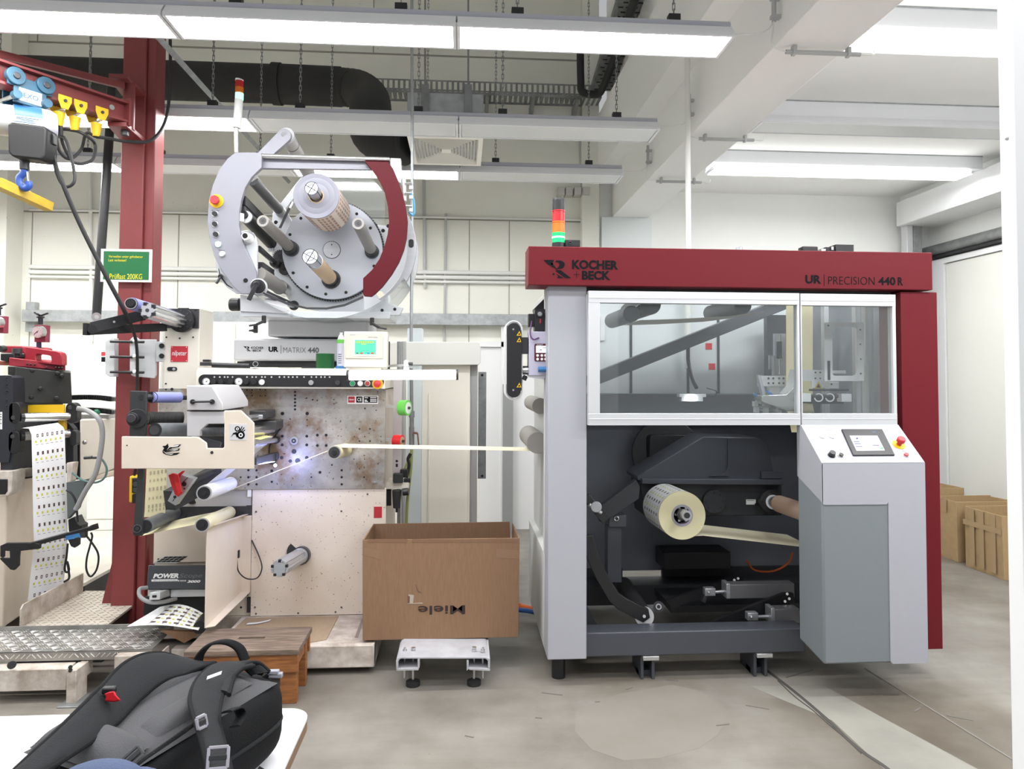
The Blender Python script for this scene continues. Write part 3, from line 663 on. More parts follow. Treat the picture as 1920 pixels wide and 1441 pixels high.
for k in range(26):
    p = n0.lerp(n1, (k+0.5)/26)
    b.use(BLACK); 
    for dx in (-0.06, 0, 0.06): b.obox(p+Vector((dx+(0.03 if k % 2 else 0), 0, -0.004)), (0.04, 0.012, 0.004), Matrix.Rotation(math.atan2(n1.z-n0.z, n1.y-n0.y), 3, 'X'))
    b.use(GALVD)
b.build('tray', t)
MB(RUBBER).tube([P(1088, 95, 6.4), P(1089, 150, 6.5), P(1092, 172, 6.5), P(1120, 176, 6.5), P(1132, 160, 6.4), P(1155, 100, 6.0), P(1190, 0, 5.3), P(1200, -40, 5.1)], 0.035, 12).build('hose', t)
# -------- pipes, conduits and boxes on the walls
def pipe(name, pts, r, m, label, cat='pipe', group=None, n=12, smooth=0):
    o = MB(m).tube(pts, r, n, smooth); 
    return tag(o.build(name), label, cat, group)
pipe('air_pipe', [P(772, -40, 4.15), P(773, 348, 4.15), P(771, 640, 4.15)], 0.009, GALV, 'thin galvanised air pipe dropping behind the turret frame', 'pipe')
pipe('white_pipe', [P(1288, -40, 4.3), P(1291, 475, 4.3)], 0.017, PIPEW, 'tall white pipe dropping onto the red machine roof', 'pipe')
pipe('support_rail', [P(295, 68, 3.9), P(295, 68, 3.9)+Vector((0, 2.9, 0))], 0.022, GALV, 'galvanised strut channel running back above the hanging lamps', 'strut', n=4)
for i, (x0, y0, x1, y1) in enumerate(((168, 260, 172, 640), (795, 335, 797, 540), (836, 400, 833, 640), (1095, 250, 1105, 460), (1165, 60, 1168, 300), (1087, 250, 1092, 345))):
    pipe('wall_conduit', [P(x0, y0, 6.97), P(x1, y1, 6.97)], 0.016 if i != 2 else 0.012, PIPEG if i else PIPEW, ['white riser conduit beside the black hanging pole', 'grey riser conduit below the ceiling vent', 'slim grey conduit between vent and cabinets on the back wall', 'grey riser conduit behind the red-amber-green tower', 'grey riser conduit on the wall above the beam end', 'short grey conduit above the junction boxes'][i], 'conduit', 'riser conduits on the back wall')
for i, (ya, yb_, r) in enumerate(((392, 413, 0.012), (500, 514, 0.02), (510, 523, 0.02), (519, 531, 0.014))):
    A = P(55, ya, 6.96); B = P(1115, yb_, 6.96); z = (A.z+B.z)/2
    pipe('wall_conduit', [(A.x, 6.96, z), (B.x, 6.96, z)], r, PIPEW, ['thin white conduit running level high on the back wall', 'upper thick white conduit in the bundle along the back wall', 'middle thick white conduit in the bundle along the back wall', 'lower slim white conduit in the bundle along the back wall'][i], 'conduit', 'level conduits on the back wall')
t = thing('steel_rail', 'galvanised steel rail bolted along the back wall behind the press', 'rail', P(300, 600, 6.9))
A = P(45, 586, 6.9); B = P(1000, 606, 6.9); z = (A.z+B.z)/2
MB(GALV).box(A.x, B.x, 6.86, 6.93, z-0.055, z+0.055).build('rail', t, bevel=0.004)
c = P(45, 592, 6.84); MB(GALV).box(c.x-0.04, c.x+0.04, 6.93, YB, c.z-0.14, c.z+0.14).build('end_plate', t)
for i, x in enumerate((1052, 1067, 1083, 1099)):
    A = P(x-6.5, 351, 6.9); B = P(x+6.5, 366, 6.9)
    o = MB(mat('junction_box_grey', (0.58, 0.58, 0.54), 0.5)).box(A.x, B.x, 6.88, YB, B.z, A.z).build('junction_box', bevel=0.004); tag(o, '%s grey junction box in the short row above the signal tower' % ('first', 'second', 'third', 'fourth')[i], 'junction box', 'junction boxes')
t = thing('hanging_pole', 'black hanging pole with a ring bolt at its foot beside the red column', 'pole', P(181, 590, 5.3))
MB(BLACK).tube([P(209, 150, 5.3), P(207, 225, 5.3), P(181, 590, 5.3)], 0.030, 12, 0).build('tube', t)
MB(STEEL).ring(P(181, 594, 5.26), P(181, 594, 5.28), 0.032, 0.015).build('ring_bolt', t)
# ================================================================== RED AND GREY REWINDING MACHINE
UF = 3.45
MG = mpp(UF)
ur = thing('rewinding_machine', 'large red and grey label rewinding machine with glazed doors and slanted control console', 'machine', (1.4, 3.9, 0))
YBK = 4.65
# --- outer shell
A = P(1028, 538, UF); B = P(1100, 1236, UF); XC0, XC1 = A.x, B.x; ZC0 = P(1064, 1236, UF).z; ZC1 = P(1064, 540, UF).z+0.02
c = MB(URGREY).box(XC0, XC1, UF, UF+0.14, ZC0, ZC1).build('front_column', ur, bevel=0.004)
b = MB(URSIDE).box(XC0, XC0+0.10, UF+0.14, 4.42, ZC0, 0.60); b.box(XC0+0.03, XC0+0.09, UF+0.14, 4.42, 0.60, ZC1); b.box(XC0-0.002, XC0+0.03, UF+0.14, UF+0.17, 0.6, ZC1)
b.build('side_panel', ur, bevel=0.004)
fA = P(991, 461, 3.40); fB = P(1749, 550, 3.40); fz0 = P(991, 534, 3.40).z
fas = MB(RED).box(fA.x, fB.x, 3.40, 3.58, fz0, fA.z).build('header_fascia', ur, bevel=0.003)
rx0, rx1 = P(1684, 700, UF).x, P(1755, 880, UF).x
MB(RED).box(rx0, rx1, UF-0.03, UF+0.16, P(1760, 1212, UF).z, fz0-0.008).build('red_column', ur, bevel=0.003)
MB(CREAM2).box(P(1085, 463, 3.7).x, P(1340, 468, 3.7).x, 3.62, 4.1, fA.z-0.005, fA.z+0.028).build('roof_plate', ur)
b = MB(DARKER).box(XC1+0.005, rx0, 3.50, 3.58, fz0-0.02, fz0+0.05); b.box(fA.x+0.05, fB.x-0.05, 3.58, 3.66, fz0+0.02, fA.z-0.02); b.build('header_beam', ur)
# lettering on the fascia
b = MB(INK); YT = 3.3995
text_px(b, 'KOCHER', 1072.6, 1159, 487.5, 505, YT, 0.045); text_px(b, 'BECK', 1091, 1144.5, 507.5, 524.5, YT, 0.045)
def strip(b, pts, Y): b.px(pts, Y-0.0008, 0.0008)
strip(b, [(1075, 513.6), (1087, 513.9), (1087, 514.6), (1075, 514.3)], YT); strip(b, [(1080.6, 508), (1081.4, 508), (1081.4, 520), (1080.6, 520)], YT)
def kb_logo(b, x, y, s, Y):
    """swash over a bold R with two dots"""
    q = lambda pts: strip(b, [(x+a*s, y+c*s) for a, c in pts], Y)
    q([(0, 0), (20, 0), (17, 6), (30, 24), (22, 16), (8, 8)])
    q([(24, 1)]+[(30+10*math.cos(t), 9-8*math.sin(t)) for t in [1.57-0.3*i for i in range(11)]]+[(24, 17), (29, 12), (30, 8), (28, 5), (22, 4)])
    q([(22, 20), (32, 19), (52, 34), (41, 34)]); q([(24, 26), (38, 34), (25, 34), (28, 31)])
    q([(16+2*math.cos(t*PI/4), 7.5-2*math.sin(t*PI/4)) for t in range(8)]); q([(19+2*math.cos(t*PI/4), 26.5-2*math.sin(t*PI/4)) for t in range(8)])
kb_logo(b, 1019, 487, 1.0, YT); b.build('logo_lettering', fas); b = MB(INK)
text_px(b, 'UR', 1510, 1539.5, 515.5, 531.5, YT, 0.04); strip(b, [(1545, 514), (1545.8, 514), (1545.8, 536), (1545, 536)], YT)
text_px(b, 'PRECISION', 1553, 1640, 518.5, 533.5, YT, -0.012); text_px(b, '440', 1647, 1679, 519, 534.5, YT, 0.03); text_px(b, 'R', 1683.5, 1693, 519.5, 535, YT, 0.03)
b.build('model_lettering', fas)
# --- glazed sliding doors
def glazed(name, x0, x1, y0, y1, gx0, gx1, gy0, gy1, Y):
    A = P(x0, (y0+y1)/2, Y).x; B = P(x1, (y0+y1)/2, Y).x; ga, gb = P(gx0, (y0+y1)/2, Y).x, P(gx1, (y0+y1)/2, Y).x
    zt, zb = P((x0+x1)/2, y0, Y).z, P((x0+x1)/2, y1, Y).z; gt, gbz = P((x0+x1)/2, gy0, Y).z, P((x0+x1)/2, gy1, Y).z
    f = MB(ALUP).box(A, B, Y, Y+0.045, gt, zt); f.box(A, B, Y, Y+0.045, zb, gbz); f.box(A, ga, Y+0.001, Y+0.044, gbz, gt); f.box(gb, B, Y+0.001, Y+0.044, gbz, gt)
    f.use(SILVER).box(A+0.004, B-0.004, Y-0.002, Y, gt+0.022, gt+0.026); f.box(A+0.004, B-0.004, Y-0.002, Y, zb+0.028, zb+0.032)
    o = f.build(name, ur, bevel=0.002)
    MB(GLASS).box(ga, gb, Y+0.018, Y+0.024, gbz, gt).build('glass_pane', o)
    return o
glazed('sliding_door', 1103.5, 1500, 547, 797, 1125, 1496, 569, 775, UF-0.045)
glazed('sliding_door', 1502, 1681, 551, 796.5, 1504.5, 1675, 573, 775, UF-0.04)
# --- chassis
MB(DARKGREY).box(XC1, P(1510, 1200, 3.48).x, 3.48, 3.60, P(1300, 1227, 3.48).z, P(1300, 1182, 3.48).z).build('bottom_beam', ur, bevel=0.006)
x2 = rx1-0.05
MB(ALUP).box(P(1496, 900, 3.52).x, P(1509, 900, 3.52).x, 3.46, 3.50, P(1500, 1180, 3.5).z, P(1500, 795, 3.5).z).build('inner_partition', ur)
MB(BLACK).box(P(1509, 900, 3.52).x, P(1515, 900, 3.52).x, 3.47, 3.52, P(1500, 1185, 3.5).z, P(1500, 797, 3.5).z).build('cable_slot', ur)
zmid = P(1300, 740, YBK).z
gapz = P(1200, 1069, YBK).z
b = MB(DARKIN).box(XC1-0.05, x2, YBK, YBK+0.02, gapz, zmid); b.build('lower_back_panel', ur)
b = MB(mat('pale_back_panel', (0.70, 0.74, 0.76), 0.45)).box(XC1-0.05, x2, YBK+0.005, YBK+0.02, zmid, fA.z-0.05)
b.use(DARKER)
for x in (1183, 1347, 1290): X = P(x, 650, YBK).x; b.box(X-0.008, X+0.008, YBK-0.001, YBK+0.006, zmid, fA.z-0.05)
b.build('upper_back_panel', ur)
MB(DARKGREY).box(XC1-0.05, x2, YBK-0.14, YBK, zmid-0.16, zmid+0.01).build('cross_rail', ur, bevel=0.004)
MB(DARKGREY).box(x2, x2+0.03, UF+0.16, YBK, 0.2, zmid-0.2).build('end_panel', ur); MB(mat('grey_upper_end_panel', (0.30, 0.32, 0.35), 0.45)).box(x2, x2+0.03, UF+0.16, YBK, zmid-0.2, fA.z-0.05).build('upper_end_panel', ur)
MB(DARKGREY).box(XC1-0.12, XC1-0.08, 4.42, YBK, 0.2, ZC1).build('inner_panel', ur)
b = MB(DARKER).box(XC1-0.05, x2, YBK-0.2, YBK, P(1200, 1080, YBK).z-0.12, P(1200, 1080, YBK).z); b.box(XC1-0.02, XC1+0.1, 3.6, YBK, 0.10, 0.2); b.box(P(1240, 1070, 4.3).x, x2, 4.1, YBK, 0.12, 0.16)
b.box(P(1240, 1070, YBK).x, x2, YBK-0.02, YBK+0.01, 0.04, gapz+0.02); b.box(XC1-0.05, P(1166, 1070, YBK).x, YBK-0.02, YBK+0.01, 0.04, gapz+0.02)
b.build('floor_frame', ur)
p0, p1 = P(1100, 716, 4.35), P(1500, 556, 4.35)
MB(DARKGREY).bar(p0, p1, 0.10, 0.075).build('diagonal_brace', ur, bevel=0.004)
for (x, y0, y1, Y) in ((1047, 1232, 1265, 3.56),):
    A = P(x, y1, Y); MB(BLACK).cyl((A.x, Y, 0.0), (A.x, Y, ZC0+0.02), 0.034).build('levelling_foot', ur)
for x in (1203, 1408):
    A = P(x, 1240, 3.62); z = P(1300, 1227, 3.48).z
    b = MB(DARKGREY).box(A.x-0.035, A.x-0.02, 3.50, 3.68, 0.0, z); b.box(A.x+0.02, A.x+0.035, 3.50, 3.68, 0.0, z); b.box(A.x-0.035, A.x+0.035, 3.54, 3.6, 0.0, 0.03); b.use(STEEL).box(A.x-0.03, A.x+0.05, 3.47, 3.54, z-0.02, z); b.build('machine_foot', ur, bevel=0.002)
# --- turret housing in the lower bay
HB = 4.15
h = MB(DARKGREY).px([(1194, 893), (1319, 818), (1421, 820), (1440, 838), (1452, 888), (1466, 888), (1466, 901), (1196, 901)], HB, 0.28).build('turret_housing', ur, bevel=0.006)
MB(DARKER).px([(1202, 903), (1466, 903), (1466, 966), (1210, 968)], HB+0.02, 0.26).build('turret_arm_plate', ur, bevel=0.005)
MB(DARKGREY).px([(1204, 897), (1468, 899), (1468, 909), (1204, 907)], HB-0.03, 0.05).build('housing_rim', ur, bevel=0.003)
MB(DARKGREY).px([(1330, 892)]+arc(1345, 870, 20, 270, 360, 8)+[(1365, 822), (1367, 822), (1367, 892)], HB-0.012, 0.012).build('housing_rib', ur)
MB(DARKGREY).px([(1428, 884), (1468, 884), (1468, 897), (1428, 897)], HB-0.02, 0.02).build('stop_block', ur, bevel=0.002)
b = MB(BLACK).px(rrect(1218, 1330, 815, 900, 10), HB+0.26, 0.12); b.cyl(P(1250, 850, HB+0.3), P(1250, 850, HB+0.45), 0.22, n=32); b.build('drive_motor', ur, bevel=0.005)
def flange(b, x, y, Y, rpx, m=None, bolts=8, ro=0.78):
    r = rpx*mpp(Y); c = P(x, y, Y); b.cyl(c, c+Vector((0, 0.03, 0)), r, n=32)
    b.use(GUN)
    for k in range(bolts):
        a = 2*PI*k/bolts; q = c+Vector((math.cos(a)*r*ro, 0, math.sin(a)*r*ro)); b.cyl(q-Vector((0, 0.004, 0)), q, r*0.08, n=8)
b = MB(DARKER); flange(b, 1340, 940, HB-0.01, 22); b.build('blank_flange', ur)
b = MB(GUN); flange(b, 1446, 940, HB-0.03, 22); b.use(STEEL); b.ring(P(1450, 941, HB-0.06), P(1450, 941, HB-0.03), 0.042, 0.03); b.build('spindle_flange', ur)
b = MB(STEEL).cyl(P(1452, 941, HB-0.07), P(1460, 943, HB-0.16), 0.036); b.use(COREP).cyl(P(1461, 944, HB-0.15), P(1514, 962, 3.62), 0.048, n=32); b.build('core_spindle', ur)
b = MB(WTXT); b.px([(1399, 936), (1417, 936), (1417, 945.5), (1399, 945.5)], HB+0.015, 0.003); b.use(BLACK); text_mesh(b, '1', P(1415, 943, HB+0.014), (0, 0, -1), (1, 0, 0), height=0.022, width=0.012, bold=0.06); 
b.px([(1401, 937.5), (1415, 937.5), (1415, 938.3), (1401, 938.3)], HB+0.0142, 0.0008); b.build('station_label', ur)
# live spindle that carries the finished roll
b = MB(GUN).cyl(P(1281, 965, 3.70), P(1258, 950, HB+0.02), 0.033, n=6); b.use(STEEL)
for k in range(6):
    a = 2*PI*k/6; v = Vector((math.cos(a), 0, math.sin(a)))*0.036; b.bar(P(1280, 964, 3.76)+v, P(1262, 953, 4.0)+v, 0.012, 0.012)
b.use(STEEL).cyl(P(1288, 966, 3.64), P(1281, 963, 3.72), 0.026, n=20); b.use(BLACK).cyl(P(1288.5, 966, 3.632), P(1288, 966, 3.64), 0.015, n=16); b.build('roll_spindle', ur)
# left pivot arm with cylinder, post, guide roller
MB(DARKER).px([(1122, 952), (1193, 899), (1200, 912), (1198, 935), (1150, 968), (1124, 978)], 3.9, 0.05).build('pivot_arm', ur, bevel=0.003)
b = MB(GUN).bar(P(1098, 930, 3.85), P(1135, 975, 3.85), 0.04, 0.045); b.use(STEEL).cyl(P(1104, 945, 3.82), P(1128, 962, 3.82), 0.012); b.cyl(P(1118, 950, 3.80), P(1118, 950, 3.9), 0.03); b.build('pneumatic_cylinder', ur, bevel=0.003)
MB(DARKGREY).px([(1139, 985), (1166, 985), (1166, 1092), (1139, 1092)], 3.95, 0.08).build('support_post', ur, bevel=0.004)
b = MB(DARKGREY).px([(1142, 966), (1175, 966), (1175, 988), (1142, 988)], 3.93, 0.1); b.use(STEEL).ring(P(1156, 972, 3.92), P(1156, 972, 3.93), 0.015, 0.008); b.build('bearing_block', ur, bevel=0.003)
MB(BLACK).px([(1098, 1005), (1112, 1003), (1122, 1040), (1138, 1075), (1160, 1112), (1175, 1122), (1216, 1142), (1219, 1158), (1206, 1167), (1160, 1143), (1143, 1128), (1118, 1085), (1100, 1045)], 3.62, 0.03).build('swing_arm', ur, bevel=0.003)
gr = MB(RUBBER).cyl(P(1208, 1156, 3.66), P(1170, 1096, 4.25), 0.046, n=28).build('guide_roller', ur)
b = MB(STEEL).ring(P(1208, 1155, 3.648), P(1208, 1155, 3.66), 0.049, 0.01, 32); b.cyl(P(1208, 1155, 3.612), P(1208, 1155, 3.66), 0.008); b.build('end_disc', gr)
b = MB(BLACK).px([(1250, 1126), (1384, 1078), (1392, 1080), (1392, 1093), (1260, 1140)], 3.95, 0.025); b.use(STEEL)
for x, y in ((1377, 1087), (1384, 1084), (1379, 1094), (1386, 1092)): b.cyl(P(x, y, 3.942), P(x, y, 3.95), 0.007, n=10)
b.use(GUN).cyl(P(1235, 1137, 3.92), P(1235, 1137, 4.0), 0.03); b.use(STEEL).ring(P(1235, 1137, 3.91), P(1235, 1137, 3.92), 0.016, 0.01); b.build('lever_arm', ur)
b = MB(BLACK).px([(1322, 1171), (1470, 1112), (1488, 1112), (1490, 1130), (1385, 1171)], 3.72, 0.025); b.use(STEEL)
for x, y in ((1476, 1113), (1480, 1122), (1472, 1127)): b.cyl(P(x, y, 3.712), P(x, y, 3.72), 0.007, n=10)
b.build('lever_arm', ur)
for (x0, x1, y0, y1, Y, cx0, cy) in ((1362, 1490, 1096, 1120, 3.80, 1322, 1110), (1446, 1500, 1142, 1168, 3.62, 1402, 1156)):
    b = MB(mat('grey_cylinder_body', (0.17, 0.17, 0.18), 0.4, 0.3)).pxbox(x0, x1, y0, y1, Y, 0.07); b.use(ALU)
    ym = (y0+y1)/2
    b.pxbox(x0, x0+8, y0-2, y1+2, Y-0.004, 0.078); b.cyl(P(cx0+10, cy, Y+0.035), P(x0, ym, Y+0.035), 0.009, n=12); b.pxbox(cx0, cx0+20, cy-7, cy+7, Y+0.015, 0.04); b.use(STEEL).cyl(P(cx0+7, cy, Y), P(cx0+7, cy, Y+0.07), 0.007)
    if cx0 == 1322: b.use(GUN).bar(P(1324, 1112, Y+0.035), P(1318, 1128, Y+0.035), 0.03, 0.02)
    b.build('pneumatic_cylinder', ur, bevel=0.003)
MB(BLACK).pxbox(1245, 1370, 1036, 1066, 4.4, 0.2).build('cable_duct', ur, bevel=0.004)
MB(ORANGEH).tube([P(1400, 1050, 4.3), P(1415, 1068, 4.25), P(1450, 1070, 4.2), P(1478, 1055, 4.2), P(1486, 1035, 4.2)], 0.006, 8).build('hose', ur)
# --- behind the left window: deflector rollers and grey web
for (x, y, r) in ((1184, 588, 16), (1220, 570, 20), (1393, 572, 17)):
    q = P(x, y, 3.75); MB(GROLL if x == 1184 else GUN).cyl(q, q+Vector((0, 0.5, 0)), r*mpp(3.75), n=24).build('deflector_roller', ur)
yw0, hw = 3.98, Vector((0, 0.2, 0))
b = MB(mat('grey_cream_web', (0.52, 0.50, 0.40), 0.6)); b.ribbon([P(1184, 605, yw0), P(1250, 603, yw0), P(1340, 598, yw0), P(1405, 590, yw0)], hw, 0.0012); b.ribbon([P(1178, 600, yw0), P(1172, 588, yw0), P(1182, 577, yw0), P(1200, 572, yw0)], hw, 0.0012); b.build('web', ur)
MB(PIPEW).cyl(P(1289, 560, 4.6), P(1290, 690, 4.6), 0.022, n=12).build('inner_pipe', ur)
MB(BLACK).tube([P(1290, 652, 4.3), P(1291, 680, 4.3), P(1298, 710, 4.25), P(1306, 727, 4.2)], 0.012, 8).build('hose', ur)
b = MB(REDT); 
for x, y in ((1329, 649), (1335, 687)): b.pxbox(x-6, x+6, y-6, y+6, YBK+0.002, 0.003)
b.build('red_reflection', ur)  # red squares painted on the panel in place of reflections in the glass
b = MB(ALUP).pxbox(1274, 1324, 738, 744, 4.1, 0.05); b.pxbox(1278, 1318, 744, 752, 4.11, 0.03); bl = b.build('inspection_lamp', ur)
MB(emission('inspection_led', (0.95, 0.97, 1), 30)).sphere(P(1298, 746, 4.09), 0.014, 12, 8).build('led', bl)
MB(BLACK).tube([P(1320, 742, 4.12), P(1338, 742, 4.12), P(1343, 733, 4.12), P(1325, 727, 4.12)], 0.004, 6).build('lamp_cable', ur)
MB(WTXT).pxbox(1126, 1134, 592, 638, YBK-0.01, 0.01).build('notice_plate', ur)
# --- web tower, cylinders and plates behind the right window
b = MB(BACKP); wv = Vector((P(1499, 650, 4.0).x-P(1474, 650, 4.0).x, 0, 0)); b.ribbon([P(1499, 560, 4.0), P(1499, 760, 4.0), P(1510, 810, 3.9)], wv, 0.0012); b.build('paper_web', ur)
b = MB(DARKGREY).pxbox(1438, 1475, 590, 720, 4.5, 0.05); b.build('column_plate', ur)
b = MB(ALU).pxbox(1453, 1474, 625, 706, 4.2, 0.03); b.use(BLACK).cyl(P(1461, 640, 4.16), P(1461, 672, 4.16), 0.016); b.use(CHROME).cyl(P(1461, 627, 4.16), P(1461, 640, 4.16), 0.012); b.cyl(P(1461, 672, 4.16), P(1461, 702, 4.16), 0.007); b.use(ALU).pxbox(1443, 1452, 666, 692, 4.2, 0.02); b.cyl(P(1450, 668, 4.17), P(1450, 712, 4.17), 0.010); b.build('air_cylinder', ur)
b = MB(WHITEM).pxbox(1424, 1475, 704, 724, 4.05, 0.03); b.pxbox(1442, 1462, 724, 742, 4.06, 0.03); b.use(BLACK)
for x in (1441, 1450, 1461, 1469):
    for y in (709, 718): b.cyl(P(x, y, 4.047), P(x, y, 4.05), 0.006, n=10)
b.build('mounting_plate', ur)
MB(PLATEW).px([(1421, 702), (1427, 704), (1436, 738), (1430, 740)], 3.9, 0.03).build('guide_fin', ur)
MB(CHROME).px([(1428, 741), (1474, 739), (1488, 725), (1496, 692), (1500, 692), (1500, 768), (1474, 770), (1428, 752)], 3.78, 0.10).build('web_chute', ur, bevel=0.004)
b = MB(CHROME)
for y in (756, 763, 769): b.cyl(P(1414, y, 3.9), P(1500, y-1, 3.9), 0.008, n=10)
b.use(ALUP)
for x, y in ((1416, 757), (1434, 757), (1418, 768), (1436, 768), (1460, 768)): b.obox(P(x, y, 3.88), (0.022, 0.03, 0.03))
b.use(SENSB).tube([P(1413, 738, 3.86), P(1425, 745, 3.86), P(1448, 742, 3.86), P(1438, 733, 3.86)], 0.008, 8); b.build('guide_rods', ur)
fr = MB(WHITEM)
def holed(b, out, hole, Y, th):
    """flat plate with one window: outline and hole traced with the same number of points"""
    n = len(out); o = [P(x, y, Y) for x, y in out]; i = [P(x, y, Y) for x, y in hole]; e = Vector((0, th, 0))
    k = b.add(o+i+[p+e for p in o]+[p+e for p in i])
    for a in range(n):
        c = (a+1) % n; b.face((k+a, k+c, k+n+c, k+n+a)); b.face((k+2*n+a, k+3*n+a, k+3*n+c, k+2*n+c)); b.face((k+a, k+2*n+a, k+2*n+c, k+c)); b.face((k+n+a, k+n+c, k+3*n+c, k+3*n+a))
holed(fr, rrect(1546, 1620, 604, 714, 2), rrect(1561, 1606, 613, 704, 5), 3.72, 0.012); fr.use(BLACK)
for x, y in ((1613, 618), (1613, 645), (1614, 673), (1614, 700), (1553, 610)): fr.cyl(P(x, y, 3.717), P(x, y, 3.72), 0.005, n=10)
fr.pxbox(1552, 1557, 676, 712, 3.716, 0.006)
fr.build('window_plate', ur)
b = MB(mat('pale_extrusion', (0.66, 0.68, 0.70), 0.4, 0.2))
for x0, x1, Y in ((1604, 1616, 3.80), (1622, 1630, 3.74), (1633, 1640, 3.76), (1545, 1556, 4.2)): b.pxbox(x0, x1, 572, 778, Y, 0.04)
b.use(GUN).pxbox(1658, 1674, 572, 778, 3.62, 0.04); b.build('profile_rails', ur)
b = MB(WHITEM).pxbox(1503, 1545, 693, 714, 3.8, 0.02); b.pxbox(1540, 1586, 694, 700, 3.86, 0.02); b.pxbox(1554, 1573, 715, 728, 3.8, 0.03); b.pxbox(1522, 1550, 714, 727, 3.79, 0.01); b.use(BLACK)
for x, y in ((1529, 698), (1538, 698), (1529, 709), (1538, 709), (1559, 720)): b.cyl(P(x, y, 3.797), P(x, y, 3.8), 0.005, n=10)
b.build('bracket_plate', ur)
b = MB(BLACK).pxbox(1523, 1592, 729, 733, 3.72, 0.04); b.pxbox(1520, 1582, 740, 757, 3.85, 0.1); b.use(GUN).cyl(P(1510, 742, 3.74), P(1590, 743, 3.74), 0.009, n=12); b.use(WHITEM).pxbox(1505, 1521, 737, 753, 3.70, 0.05); b.pxbox(1578, 1597, 738, 753, 3.70, 0.05)
for x in (1535, 1556): b.ring(P(x, 745, 3.73), P(x, 745, 3.735), 0.024, 0.017, 20)
b.build('nip_roller_unit', ur, bevel=0.0015)
b = MB(YEL); b.px([(1534.5, 715), (1542, 728), (1527, 728)], 3.786, 0.001); b.use(BLACK).px([(1534.5, 719), (1538.5, 726.5), (1530.5, 726.5)], 3.7855, 0.0006); b.build('warning_triangle', ur)
# --- signal tower and fittings on the roof
t0 = P(1047, 461, 3.50); s = MB(BLACK).cyl((t0.x, 3.5, fA.z-0.01), P(1047, 455.5, 3.5), 0.0325).build('signal_tower', ur)
for nm, m, ya, yb in (('green_lens', mat('green_lens_glow', (0.0, 0.35, 0.10), 0.25, emit=(0.02, 0.9, 0.3), es=0.35), 456, 437), ('amber_lens', mat('amber_lens', (0.75, 0.16, 0.005), 0.25), 437, 416), ('red_lens', mat('red_lens', (0.50, 0.005, 0.01), 0.25), 416, 395)):
    b = MB(m).cyl(P(1047, ya, 3.5), P(1047, yb+2, 3.5), 0.0315); b.cyl(P(1047, yb+2, 3.5), P(1047, yb, 3.5), 0.034)
    if nm == 'green_lens': b.use(emission('green_led', (0.3, 1, 0.6), 4)).cyl(P(1047, 447, 3.5), P(1047, 444, 3.5), 0.0318)
    b.build(nm, s)
b = MB(BLACK).cyl(P(1047, 395, 3.5), P(1047, 376, 3.5), 0.032); b.lathe(P(1047, 376, 3.5), (0, 0, 1), [(0, 0.032), (0.008, 0.030), (0.010, 0.0)], 24); b.build('cap', s)
b = MB(BLACK).pxbox(1060, 1088, 449, 462, 3.48, 0.05); b.use(GUN).ring(P(1069, 455, 3.475), P(1069, 455, 3.48), 0.009, 0.005); b.build('camera_box', ur, bevel=0.004)
b = MB(BLACK).pxbox(1506, 1534, 461, 475, 3.6, 0.06); b.cyl(P(1500, 480, 3.63), P(1510, 465, 3.63), 0.02); b.build('air_fitting', ur, bevel=0.005)
b = MB(BLACK).pxbox(1567, 1601, 458, 477, 3.6, 0.07); b.pxbox(1548, 1567, 463, 477, 3.61, 0.05); b.use(STEEL).pxbox(1540, 1550, 466, 477, 3.61, 0.04); b.use(WTXT).pxbox(1559, 1563, 462, 468, 3.599, 0.001); b.build('roof_motor', ur, bevel=0.003)
b = MB(GUN).pxbox(1376, 1415, 468, 474, 3.6, 0.06); b.use(ALU).cyl(P(1386, 474, 3.63), P(1386, 464, 3.63), 0.018); b.build('roof_fitting', ur)
# --- console
X0, X1 = P(1541, 900, 3.20).x, P(1733.5, 900, 3.20).x; Z0 = P(1640, 1243.5, 3.20).z; ZM = P(1640, 868, 3.20).z; ZT = P(1600, 797, 3.40).z; YF2 = 3.20
con = MB(MIDGREY).prism([(X0, 3.44, Z0+0.03), (X0, YF2, Z0), (X0, YF2, ZM), (X0, 3.40, ZT), (X0, 3.44, ZT)], (X1-X0, 0, 0)).build('control_console', ur, bevel=0.01)
snr = Vector((0, -(ZT-ZM), 0.20)).normalized(); spt = Vector((X0, YF2, ZM))
b = MB(URGREY); th = 0.004
xs = P(1667, 1100, YF2).x; zs = P(1600, 945.5, YF2).z
b.prism([Vector(p) for p in ((X0-0.001, YF2, ZM), (X1+0.001, YF2, ZM), (X1+0.001, YF2, Z0+0.006), (X1-0.008, YF2, Z0-0.002), (xs+0.010, YF2, Z0-0.002), (xs, YF2, Z0+0.01), (xs, YF2, zs+0.012), (xs-0.004, YF2, zs+0.003), (xs-0.012, YF2, zs), (X0+0.012, YF2, zs), (X0+0.003, YF2, zs+0.004), (X0-0.001, YF2, zs+0.014))], (0, -th, 0))
b.prism([Vector((X0-0.001, YF2, ZM)), Vector((X1+0.001, YF2, ZM)), Vector((X1+0.001, 3.40, ZT)), Vector((X0-0.001, 3.40, ZT))], snr*th)
b.prism([Vector((X0-0.0015, YF2-th, zs+0.01)), Vector((X0-0.0015, 3.44, zs+0.10)), Vector((X0-0.0015, 3.44, ZT)), Vector((X0-0.0015, 3.40, ZT)), Vector((X0-0.0015, YF2-th, ZM))], (0.004, 0, 0))
pl = spt+snr*th
b.use(INKG)
for s_, x0, x1, y in (('Loading', 1534, 1544, 806), ('Rewind', 1551, 1562, 806.5), ('Auto', 1552, 1558, 842), ('Register', 1568, 1580, 842), ('Reset', 1692, 1700, 846)):
    A = PN(x0, y, pl+snr*0.0006, snr); text_mesh(b, s_, A, (1, 0, 0), (Vector((1, 0, 0)).cross(snr))*-1, width=(x1-x0)*mpp(3.3), height=0.005)
